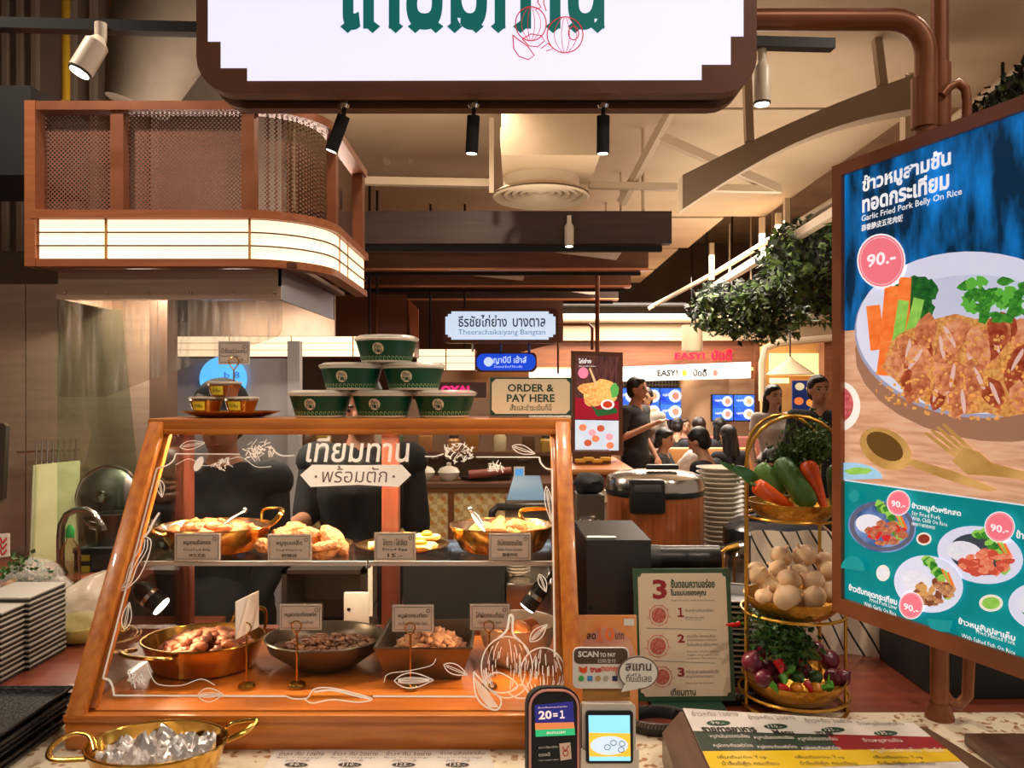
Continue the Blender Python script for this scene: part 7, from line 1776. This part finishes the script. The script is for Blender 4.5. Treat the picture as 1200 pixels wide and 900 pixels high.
# lit lantern bands
def lantern(x0, x1, y0, y1, y, cols, lab):
    t = thing('lantern_fascia', P((x0+x1)/2, y1, y), lab, 'light fascia')
    a, b = P(x0, y1, y), P(x1, y0, y)
    mk('box', MB().bb(a.x, b.x, y+.01, y+.3, a.z, b.z), M_copper, t)
    for s_ in (.2, .8): mk('hanger', MB().cyl(V(a.x+(b.x-a.x)*s_, y+.2, b.z), V(a.x+(b.x-a.x)*s_, y+.2, 3.4), .012, n=6), M_black, t)
    for i in range(cols):
        for j in range(3):
            u0 = a.x+(b.x-a.x)*i/cols+.006; u1 = a.x+(b.x-a.x)*(i+1)/cols-.006; z0 = a.z+(b.z-a.z)*j/3+.003; z1 = a.z+(b.z-a.z)*(j+1)/3-.003
            mk('pane', MB().bb(u0, u1, y, y+.012, z0, z1), M_fascia, t)
lantern(196, 486, 394, 418, 6.4, 4, 'glowing cream lantern fascia of the opposite stall behind the bowls')
lantern(488, 557, 409, 434, 7.2, 2, 'glowing cream lantern fascia left of the blue sign')
t = thing('copper_screen', P(440, 395, 6.9), 'perforated copper panels framed above the opposite lantern fascia', 'screen')
for (x0, x1) in ((392, 440), (444, 476)): mk('panel', MB().slab([P(x0, 394, 6.9), P(x1, 394, 6.9), P(x1, 345, 6.9), P(x0, 345, 6.9)], (0, .02, 0)), mat('far_copper', (124, 72, 52), .5, .2), t)
for x in (400, 442): mk('hanger', MB().cyl(P(x, 346, 6.91), V(P(x, 0, 6.91).x, 6.91, 3.4), .012, n=6), M_black, t)
mk('post', MB().bar(P(442, 394, 6.88), P(442, 345, 6.88), .03, .03, up=(0, 1, 0)), M_copper, t)
mk('post', MB().slab([P(478, 350, 6.9), P(490, 362, 6.9), P(490, 410, 6.9), P(482, 410, 6.9)], (0, .05, 0)), mat('orange_wood', (190, 104, 48), .4), t)
mk('rear_panel', MB().slab([P(386, 352, 7.9), P(660, 352, 7.9), P(660, 400, 7.9), P(386, 470, 7.9)], (0, .05, 0)), mat('far_copper_dark', (96, 58, 42), .5), t)
# round-cornered lit sign with stepped window
FY = 7.0
t = thing('stall_sign', P(586, 400, FY), 'backlit stall sign with a stepped white panel hanging in the middle distance', 'sign')
a, b = P(519, 402, FY), P(654, 361, FY)
mk('frame', MB().slab(rrect(a.x, b.x, a.z, b.z, .05, FY), (0, .08, 0)), M_signb, t)
FP = Plane((0, FY, a.z), (1, 0, 0), (0, 0, 1))
st_ = [(522, 371), (525, 371), (525, 368), (529, 368), (529, 365), (643, 365), (643, 368), (648, 368), (648, 371), (651, 371), (651, 392), (648, 392), (648, 395), (643, 395), (643, 398), (529, 398), (529, 395), (525, 395), (525, 392), (522, 392)]
mk('face_panel', MB().slab([FP.px(x, y, .004) for x, y in st_], (0, .003, 0)), em('far_sign', (206, 226, 250), k=1.1), t)
for s_, q in (('ธีรชัยไก่ย่าง', (537, 369, 594, 383)), ('บางตาล', (601, 373, 639, 383))): mk('lettering', textpx(MB(), FP, s_, *q, .006, bold=.012), mat('sign_ink_dark', (40, 50, 74), .6), t, smooth=False)
for s_, q in (('Theerachaikaiyang', (537, 386, 607, 394)), ('Bangtan', (610, 386, 639, 394))): mk('lettering_small', textpx(MB(), FP, s_, *q, .006), mat('sign_ink_pale', (130, 160, 196), .6, emit=.25), t, smooth=False)
for x in (554, 587, 620): mk('hanger', MB().cyl(P(x, 402, FY+.05), P(x, 414, FY+.25), .012, n=6), M_black, t)
BY = 7.25
t = thing('blue_sign', P(593, 435, BY), 'small glowing blue sign with white Thai lettering', 'sign')
a, b = P(557, 436, BY), P(629, 413, BY)
mk('frame', MB().slab(rrect(a.x, b.x, a.z, b.z, .05, BY), (0, .06, 0)), M_signb, t)
BP = Plane((0, BY, a.z), (1, 0, 0), (0, 0, 1))
mk('face_panel', MB().slab([BP.px(x, y, .004) for x, y in rpx(558.5, 414.5, 627.5, 434, 8)], (0, .003, 0)), em('blue_face', (26, 70, 206), k=1.2), t)
l = MB(); textpx(l, BP, 'ญาบีบี เฮ้าส์', 578, 417, 617, 427, .006, bold=.02); textpx(l, BP, 'Stewed Beef Noodle', 579, 428, 612, 431, .006, res=1); cpoly(l, BP, ell(572.5, 424, 5.5, 5.5, 16), .006); mk('lettering', l, em('blue_ink', (190, 210, 250), k=1.2), t, smooth=False)
t = thing('pink_neon', P(534, 462, 7.8), 'pink neon letters behind the bowl stack', 'sign')
NPl = Plane((0, 7.8, P(0, 462, 7.8).z), (1, 0, 0), (0, 0, 1))
mk('backing', MB().slab([NPl.px(x, y, -.01) for x, y in ((510, 466), (570, 466), (570, 448), (510, 448))], (0, .03, 0)), mat('neon_backing', (130, 116, 120), .5), t)
l = MB(); textpx(l, NPl, 'OXA!', 517, 452, 550, 461, .004, bold=.04); mk('lettering', l, em('neon_pink', (255, 40, 110), k=2.2), t, smooth=False)
# signs' copper hanging pipes
mk('hanging_pipe', MB().tube([P(700, 318, 7.0), P(700, 414, 7.0)], .02, 8), M_copper, label='vertical copper pipe above the far food poster', cat='pipe')
mk('hanging_pipe', MB().tube([P(654, 380, 7.05), P(690, 380, 7.05), P(694, 384, 7.05), P(694, 410, 7.05)], .014, 8), M_copper, label='thin bent copper pipe right of the stall sign', cat='pipe')
mk('hanging_pipe', MB().tube([P(654, 402, 7.05), P(654, 438, 7.05)], .01, 8), M_copper, label='thin copper rod below the corner of the stall sign', cat='pipe')
# far food poster
PY = 6.9
t = thing('food_poster', P(700, 530, PY), 'distant lit food poster with a grilled chicken dish', 'menu display')
PP = Plane(P(700, 528, PY), V(1, -.12, 0), (0, 0, 1))
mk('frame', MB().slab([PP.px(x, y) for x, y in ((669, 531), (730, 534), (730, 413), (669, 411))], PP.n*-.06), M_signb, t)
def pd(name, pts, m, off): return mk(name, MB().face([PP.px(x, y, off) for x, y in pts]), m, t, smooth=False)
pd('photo', [(674, 491), (725, 492), (725, 418), (674, 416)], em('pos_dark', (60, 34, 40), (104, 62, 54), 8, (6, 6, 1), .9), .004)
pd('table', [(674, 491), (725, 492), (725, 470), (674, 466)], em('pos_red', (150, 26, 44), k=.9), .005)
for k, (x, y, rx, ry) in enumerate(((700, 462, 17, 11), (690, 455, 12, 7), (708, 452, 12, 8), (696, 470, 12, 7), (712, 466, 10, 8))): pd('printed_chicken', blobpx(x, y, rx, ry, .15, 12), em('pos_gold%d' % (k % 2), ((226, 166, 80), (206, 130, 60))[k % 2], (240, 196, 120), 40), .006+.0004*k)
pd('printed_skewer', [(690, 432), (692, 431), (700, 450), (697, 451)], em('pos_stick', (214, 180, 130)), .0085)
pd('printed_sauce', ell(712, 474, 8, 6), em('pos_white', (226, 226, 230)), .009); pd('printed_sauce', ell(712, 474, 5.5, 4), em('pos_sauce', (190, 60, 30)), .0095)
pd('printed_tray', [(692, 474), (700, 480), (722, 478), (724, 484), (700, 488)], em('pos_green', (40, 90, 50)), .0088); pd('printed_leaf', blobpx(720, 458, 5, 9), em('pos_leaf', (90, 170, 80)), .0088)
pd('price_badge', ell(683.5, 437, 6, 6.5), em('pos_pink', (236, 130, 160)), .009)
pd('lower_panel', [(674, 527), (725, 528), (725, 493), (674, 492)], em('pos_blue', (206, 216, 230), (190, 206, 224), 8), .005)
for k, (x, y) in enumerate(((683, 501), (694, 507), (704, 502), (698, 514), (714, 512), (689, 519), (715, 522))): pd('printed_dish', ell(x, y, 4.6, 4, 14), (em('pos_d1', (226, 130, 90)), em('pos_d2', (236, 160, 170)), em('pos_d3', (190, 90, 60)))[k % 3], .006)
l = MB(); textpx(l, PP, 'ไก่ย่าง', 678, 420, 693, 426, .009, bold=.03, res=1); textpx(l, PP, 'Charcoal Grilled Chicken', 678, 428, 698, 430, .009, res=1); mk('lettering', l, em('pos_text', (240, 236, 236)), t, smooth=False)
# opposite stall counter with rounded wooden top, baskets beneath
t = thing('wood_counter', P(705, 590, 6.3), 'warm wooden counter end below the far food poster', 'counter')
zw = P(0, 549, 6.2).z
mk('top', MB().bb(.43, xz(741, 6.3), 6.15, 7.4, zw-.05, zw, .02), mat('counter_orange', (206, 134, 72), .35), t); mk('front', MB().bb(.45, xz(735, 6.3), 6.2, 7.3, 0, zw-.05), mat('counter_red', (146, 70, 44), .5), t)
t = thing('food_shelf', P(695, 548, 6.6), 'small open shelf of yellow folded towels on the wooden counter', 'shelf')
mk('box', MB().bb(xz(674, 6.5), xz(718, 6.5), 6.6, 6.8, zw, P(0, 530, 6.5).z), mat('shelf_brown', (92, 56, 36), .6), t)
for k in range(4): mk('towel', MB().box(V(xz(680+k*10, 6.5), 6.52, zw+.035+.015*(k % 2)), (.09, .08, .03), None, .01), mat('towel_yellow', (206, 158, 60), .8), t)

# ------------------------------------------------------------------ far stall with red neon, screens and column
EY = 12.0
M_band = wood('far_band', (140, 86, 56), (116, 68, 44), .5, 0, 2, 0)
wall = structure('wall_far', MB().bb(-1.5, 5.4, EY+.5, EY+.7, 0, 2.7), mat('far_wall', (172, 132, 100), .7, col2=(150, 112, 84), vs=2))
t = thing('far_stall', (3.0, EY, 0), 'far food stall with a wooden header and a white lit fascia', 'stall')
mk('header', MB().bb(xz(560, EY), xz(890, EY), EY, EY+.4, P(0, 430, EY).z, P(0, 399, EY).z), M_band, t)
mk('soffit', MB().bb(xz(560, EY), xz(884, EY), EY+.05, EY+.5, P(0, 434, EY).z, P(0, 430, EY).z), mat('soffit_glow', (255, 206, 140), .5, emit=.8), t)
fp_ = Plane((0, 11.7, P(0, 446, 11.7).z), (1, 0, 0), (0, 0, 1))
mk('light_box', MB().slab([fp_.px(x, y) for x, y in ((728, 447), (880, 443), (880, 424), (728, 430))], (0, .15, 0)), em('fascia_white', (246, 242, 232), k=1.45), t)
mk('light_box', MB().slab([fp_.px(x, y) for x, y in ((620, 447), (676, 447), (676, 432), (620, 432))], (0, .1, 0)), em('fascia_white', (246, 242, 232), k=1.45), t)
for s_, q in (('EASY!', (770, 433, 794, 441)), ('บัดดี้', (812, 432, 828, 441))): mk('fascia_lettering', textpx(MB(), fp_, s_, *q, .012, bold=.04), M_ink, t, smooth=False)
for x, cc in ((802, (226, 170, 60)), (838, (226, 120, 110))): b_ = MB(); cpoly(b_, fp_, ell(x, 437, 3, 4, 12), .01); mk('fascia_emblem', b_, em('embl_%d' % x, cc), t, smooth=False)
np_ = Plane((0, EY-.04, P(0, 420, EY).z), (1, 0, 0), (0, 0, 1))
for s_, q in (('EASY!', (791, 413, 826, 421)), ('บัดดี้', (834, 409, 858, 422))): mk('neon_lettering', textpx(MB(), np_, s_, *q, .002, bold=.035), em('neon_red', (255, 20, 44), k=2.6), t, smooth=False, label='glowing red neon letters')
mk('column', MB().cyl(V(xz(832, 12.0), 12.3, 0), V(xz(832, 12.0), 12.3, P(0, 440, 12).z), .42, n=40), M_tanwall, t)
mk('end_post', MB().bb(xz(884, EY), xz(894, EY), EY-.05, EY+.4, 0, P(0, 399, EY).z), M_band, t)
g = MB()
M_grille = mat('grille_grey', (110, 100, 92), .5)
gr = mk('grille_back', MB().bb(xz(728, 12.3), xz(812, 12.3), 12.32, 12.36, .5, P(0, 445, 12.3).z), mat('grille_dark', (64, 54, 48), .6), t)
for k in range(22): mk('grille_bar', MB().bb(xz(730+k*3.8, 12.3), xz(731.2+k*3.8, 12.3), 12.29, 12.32, .5, P(0, 445, 12.3).z), M_grille, t)
for k in range(4): mk('grille_rail', MB().bb(xz(728, 12.3), xz(812, 12.3), 12.28, 12.3, P(0, 452+k*18, 12.3).z, P(0, 450.5+k*18, 12.3).z), M_grille, t)
def tv(x0, y0, x1, y1, y, lab, n, dy=0):
    t = thing('menu_screen', P((x0+x1)/2, y1, y), lab, 'screen', 'menu screens of the far stall')
    pl = Plane(P(x0, y1, y), (1, dy, 0), (0, 0, 1))
    mk('bezel', MB().slab([pl.px(x, q) for x, q in ((x0, y1), (x1, y1), (x1, y0), (x0, y0))], pl.n*-.06), M_black, t)
    w = (x1-x0)/n
    for i in range(n):
        for j in range(2):
            ya, yb = y0+1+(y1-y0-2)*j/2, y0+.6+(y1-y0-2)*(j+1)/2; xa, xb = x0+1+w*i, x0+w*(i+1)-.2
            mk('panel', MB().face([pl.px(x, q, .006) for x, q in ((xa, yb), (xb, yb), (xb, ya), (xa, ya))]), em('tv_blue%d' % ((i+j) % 2), ((24, 50, 190), (40, 90, 210))[(i+j) % 2], (60, 120, 226), 5, k=1.1), t, smooth=False)
            mk('printed_dish', MB().face([pl.px(x, q, .008) for x, q in ell(xa+(xb-xa)*.72, (ya+yb)/2, (yb-ya)*.42, (yb-ya)*.42, 14)]), em('tv_plate', (190, 210, 236), k=1.1), t, smooth=False)
            mk('printed_food', MB().face([pl.px(x, q, .010) for x, q in ell(xa+(xb-xa)*.74, (ya+yb)/2, (yb-ya)*.22, (yb-ya)*.24, 10)]), em('tv_food%d' % (i % 2), ((196, 130, 110), (206, 160, 120))[i % 2]), t, smooth=False)
            l = MB(); textpx(l, pl, 'เมนูสุดคุ้ม', xa+(xb-xa)*.12, ya+(yb-ya)*.3, xa+(xb-xa)*.48, ya+(yb-ya)*.55, .009, bold=.02, res=1); mk('lettering', l, em('tv_text', (220, 226, 250)), t, smooth=False)
tv(722, 454, 798, 493, 11.9, 'wide menu screen of four blue panels behind the standing waiter', 3)
tv(834, 462, 884, 494, 11.5, 'menu screen on the tan wall right of the column', 2, .05)
mk('tan_partition', MB().bb(xz(846, 12.0), xz(890, 12.0), 12.0, 12.1, 0, P(0, 444, 12.0).z), M_tanwall, label='tan wall behind the right menu screen', cat='partition')
# bulkhead, pipes above
mk('bulkhead', MB().bb(xz(610, 11.9), xz(1010, 11.9), 11.9, 12.3, P(0, 399, 11.9).z, P(0, 380, 11.9).z), M_beige, label='long beige bulkhead above the far stall', cat='bulkhead')
mk('service_pipe', MB().cyl(P(610, 373, 11.83), P(1010, 373, 11.83), .072, n=14), M_strut, label='thick beige service pipe along the far bulkhead', cat='pipe')
mk('service_pipe', MB().cyl(V(P(610, 0, 11.9).x, 11.9, P(0, 357, 11.9).z), V(P(860, 0, 11.9).x, 11.9, P(0, 357, 11.9).z), .035, n=10).bb(3.0, 3.03, 11.88, 11.91, P(0, 357, 11.9).z, 4.25), M_dkgrey, label='thin dark service pipe above the thick beige pipe', cat='pipe')
def drum(px, py, y, lab): 
    c = P(px, py, y); t = thing('drum_speaker', c, lab, 'speaker'); mk('body', MB().lathe([(.13, 0), (.14, .02), (.14, .36)], c, 22), M_strut, t); mk('hanger', MB().cyl(c+V(0, 0, .36), V(c.x, c.y, 4.25), .012, n=6), M_black, t)
drum(811, 412, 10.6, 'pale drum shaped fitting hanging before the far bulkhead'); drum(858, 388, 9.8, 'pale drum shaped fitting hanging below the plants')
t = thing('exit_sign', P(821, 410, 10.7), 'small pale blue lit exit sign beside the drum fitting', 'sign')
mk('box', MB().slab([P(x, y, 10.7) for x, y in ((817, 411), (823.5, 411), (823.5, 398), (817, 399))], (0, .05, 0)), M_white, t); mk('face', MB().face([P(x, y, 10.69) for x, y in ((818, 410), (823, 410), (823, 399), (818, 400))]), em('exit_cyan', (110, 210, 220), k=1.2), t, smooth=False)
# right background: lit shop with pendant shades and menus
t = thing('far_shop', (4.3, 11.2, 0), 'warmly lit far shop beside the menu display', 'shop')
mk('back_wall', MB().bb(xz(893, 11.4), xz(1010, 11.4), 11.4, 11.5, 0, P(0, 400, 11.4).z), mat('shop_warm', (226, 180, 110), .6, col2=(206, 150, 84), vs=2), t)
mk('lit_panel', MB().slab([P(x, y, 11.3) for x, y in ((902, 440), (960, 440), (960, 414), (902, 414))], (0, .03, 0)), mat('warm_panel', (255, 224, 150), .5, emit=.9), t)
mk('arch_post', MB().tube([P(893, 470, 10.8), P(893, 425, 10.8), P(897, 408, 10.8), P(912, 402, 10.8), P(975, 396, 10.8)], .05, 8), M_strut, t)
mk('side_post', MB().bb(xz(966, 10.9), xz(978, 10.9), 10.9, 11.1, 0, 2.4), M_band, t)
t = thing('pendant_shade', P(926, 440, 10.4), 'beige umbrella shaped pendant shade in the far shop', 'lamp')
mk('shade', MB().lathe([(.32, 0), (.30, .02), (.05, .2), (.02, .24)], P(926, 439, 10.4), 24), M_strut, t); mk('cord', MB().cyl(P(926, 420, 10.4), V(P(926, 0, 10.4).x, 10.4, 4.25), .01, n=6), M_black, t)
mk('light_tube', MB().bb(xz(903, 10.3), xz(924, 10.3), 10.28, 10.34, P(0, 449, 10.3).z, P(0, 443, 10.3).z), mat('tube_glow', (255, 226, 140), .4, emit=1.6), t)
t = thing('menu_lightbox', P(938, 488, 10.9), 'dark blue lit menu posters with bowls in the far shop', 'menu display')
MB2 = Plane(P(938, 488, 10.9), (1, 0, 0), (0, 0, 1))
mk('panel', MB().slab([MB2.px(x, y) for x, y in ((929, 488), (957, 488), (957, 446), (929, 446))], (0, .04, 0)), em('lb_blue', (26, 44, 96), k=.8), t)
for k, (x, y, cc) in enumerate(((936, 470, (226, 120, 60)), (950, 455, (236, 186, 60)), (950, 472, (236, 150, 60)), (937, 453, (200, 190, 150)), (950, 484, (206, 120, 80)))): mk('printed_bowl', MB().face([MB2.px(a_, b_, .006) for a_, b_ in ell(x, y, 5.5, 4.5, 14)]), em('lb_%d' % k, cc, k=1.1), t, smooth=False)
# booth seats, table, bag, drink
t = thing('booth_seat', (2.3, 8.6, 0), 'tan upholstered booth back between the dining tables', 'booth')
for (a, b) in ((783, 826), (828, 888)): mk('cushion', MB().bb(xz(a, 8.7), xz(b, 8.7), 8.7, 8.85, .4, P(0, 525, 8.7).z, .04), mat('booth_tan', (206, 142, 84), .45), t)
mk('plinth', MB().bb(xz(783, 8.7), xz(888, 8.7), 8.6, 8.95, 0, .42), M_casebk, t)
t = thing('booth_seat', (2.6, 11.2, 0), 'rose upholstered booth back in the far row', 'booth')
mk('cushion', MB().bb(xz(785, 11.1), xz(900, 11.1), 11.12, 11.26, .4, P(0, 512, 11.1).z, .04), mat('booth_rose', (170, 100, 90), .5), t); mk('plinth', MB().bb(xz(785, 11.1), xz(900, 11.1), 11.1, 11.3, 0, .42), M_casebk, t)
t = thing('dining_table', (xz(805, 7.3), 7.35, 0), 'pale dining table between the two seated diners', 'table')
mk('top', MB().bb(1.42, 1.92, 7.1, 7.72, .72, .75, .008), mat('table_oak', (206, 166, 120), .4), t); mk('pedestal', MB().cyl(V(xz(806, 7.3), 7.4, 0), V(xz(806, 7.3), 7.4, .72), .04), M_black, t); mk('foot', MB().lathe([(.22, 0), (.2, .02), (.04, .04)], V(xz(806, 7.3), 7.4, 0), 24), M_black, t)
bag('carrier_bag', V(xz(812, 7.3), 7.35, .751), .14, .10, .16, 4.4, mat('white_bag', (222, 208, 196), .4, col2=(206, 150, 140), vs=6, lo=.6, hi=.75), 'white plastic carrier bag standing on the dining table', None, None, (.2, 0))
c = V(xz(787, 7.1), 7.1, .751); t = thing('drink_glass', c, 'glass of amber iced drink on the dining table', 'drink'); mk('glass', MB().lathe([(.025, 0), (.035, .15)], c, 18), M_cup, t); mk('drink', MB().lathe([(.023, .004), (.030, .10)], c, 18, capt=True), mat('amber_drink', (206, 120, 40), .2), t)
# ------------------------------------------------------------------ hanging plants on the railing
def plant(cx, cy, y, rx, ry, n, seed, lab, ls=.085):
    rn_ = random.Random(seed); c = P(cx, cy, y); k = y/F; t = thing('hanging_plant', c, lab, 'plant', 'hanging plants under the railing')
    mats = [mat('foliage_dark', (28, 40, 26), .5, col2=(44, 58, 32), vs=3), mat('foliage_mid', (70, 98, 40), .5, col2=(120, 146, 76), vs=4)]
    for mi in (0, 1):
        mb = MB()
        for q in range(n if mi == 0 else int(n*.55)):
            a = rn_.random()*6.28; f = math.sqrt(rn_.random()); h = rn_.gauss(0, .25)
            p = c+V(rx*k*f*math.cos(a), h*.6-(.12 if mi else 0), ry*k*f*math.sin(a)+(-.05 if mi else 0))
            d = V(rn_.gauss(0, 1), rn_.gauss(-.3, .8), rn_.gauss(-.4, .8)).normalized(); s_ = d.cross(V(rn_.gauss(0, 1), rn_.gauss(0, 1), rn_.gauss(0, 1))).normalized(); u = d.cross(s_); L_ = ls*rn_.uniform(.5, 1.25)
            mb.add([p, p+d*L_*.45+s_*L_*.3+u*.01, p+d*L_, p+d*L_*.45-s_*L_*.3+u*.01], [(0, 1, 2, 3)])
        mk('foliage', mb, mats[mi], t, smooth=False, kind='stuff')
    mk('basket', MB().box(c+V(0, 0, ry*k*.3), (rx*k*1.2, .2, ry*k*.5), None, .03), M_dkgrey, t)
    for s_ in (-1, 1): mk('hanger', MB().cyl(c+V(s_*rx*k*.5, 0, ry*k*.4), c+V(s_*rx*k*.5, 0, ry*k*.4+.12), .008, n=6), M_black, t)
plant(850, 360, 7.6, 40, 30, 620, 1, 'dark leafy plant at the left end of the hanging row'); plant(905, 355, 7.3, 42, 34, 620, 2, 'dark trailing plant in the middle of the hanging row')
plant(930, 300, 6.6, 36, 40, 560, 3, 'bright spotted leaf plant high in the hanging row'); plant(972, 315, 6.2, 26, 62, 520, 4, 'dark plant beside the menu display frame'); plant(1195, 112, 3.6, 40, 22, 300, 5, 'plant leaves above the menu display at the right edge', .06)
plant(890, 388, 7.4, 36, 10, 120, 6, 'thin trailing tendrils below the hanging row', .07)
# kitchen rear: pale panels, glowing disc standing in for a sign reflected in the glass
t = thing('rear_partition', (-1.35, 4.1, 0), 'pale grey partition with a door frame behind the cook', 'partition')
mk('panel', MB().bb(xz(200, 4.1), xz(342, 4.1), 4.1, 4.15, 0, P(0, 420, 4.1).z), mat('pale_panel', (190, 184, 186), .4, col2=(170, 160, 160), vs=3), t)
mk('door_frame', MB().bb(xz(338, 4.08), xz(352, 4.08), 4.06, 4.12, 0, P(0, 400, 4.08).z), mat('frame_pale', (196, 190, 190), .4), t)
t = thing('reflected_sign', P(262, 435, 4.0), 'reflection of a round light blue sign, built as a glowing disc behind the cook', 'sign')
mk('disc', MB().tube([P(262, 444, 4.04), P(262, 444, 4.09)], [.118, .118], 32), em('disc_blue', (86, 176, 246), k=1.3), t)
RS = Plane((0, 4.04, 1.6), (1, 0, 0), (0, 0, 1))
l = MB(); textpx(l, RS, '8 d nan', 281, 436, 238, 443, .004, bold=.01); mk('lettering', l, em('disc_ink', (60, 110, 190), k=.8), t, smooth=False)
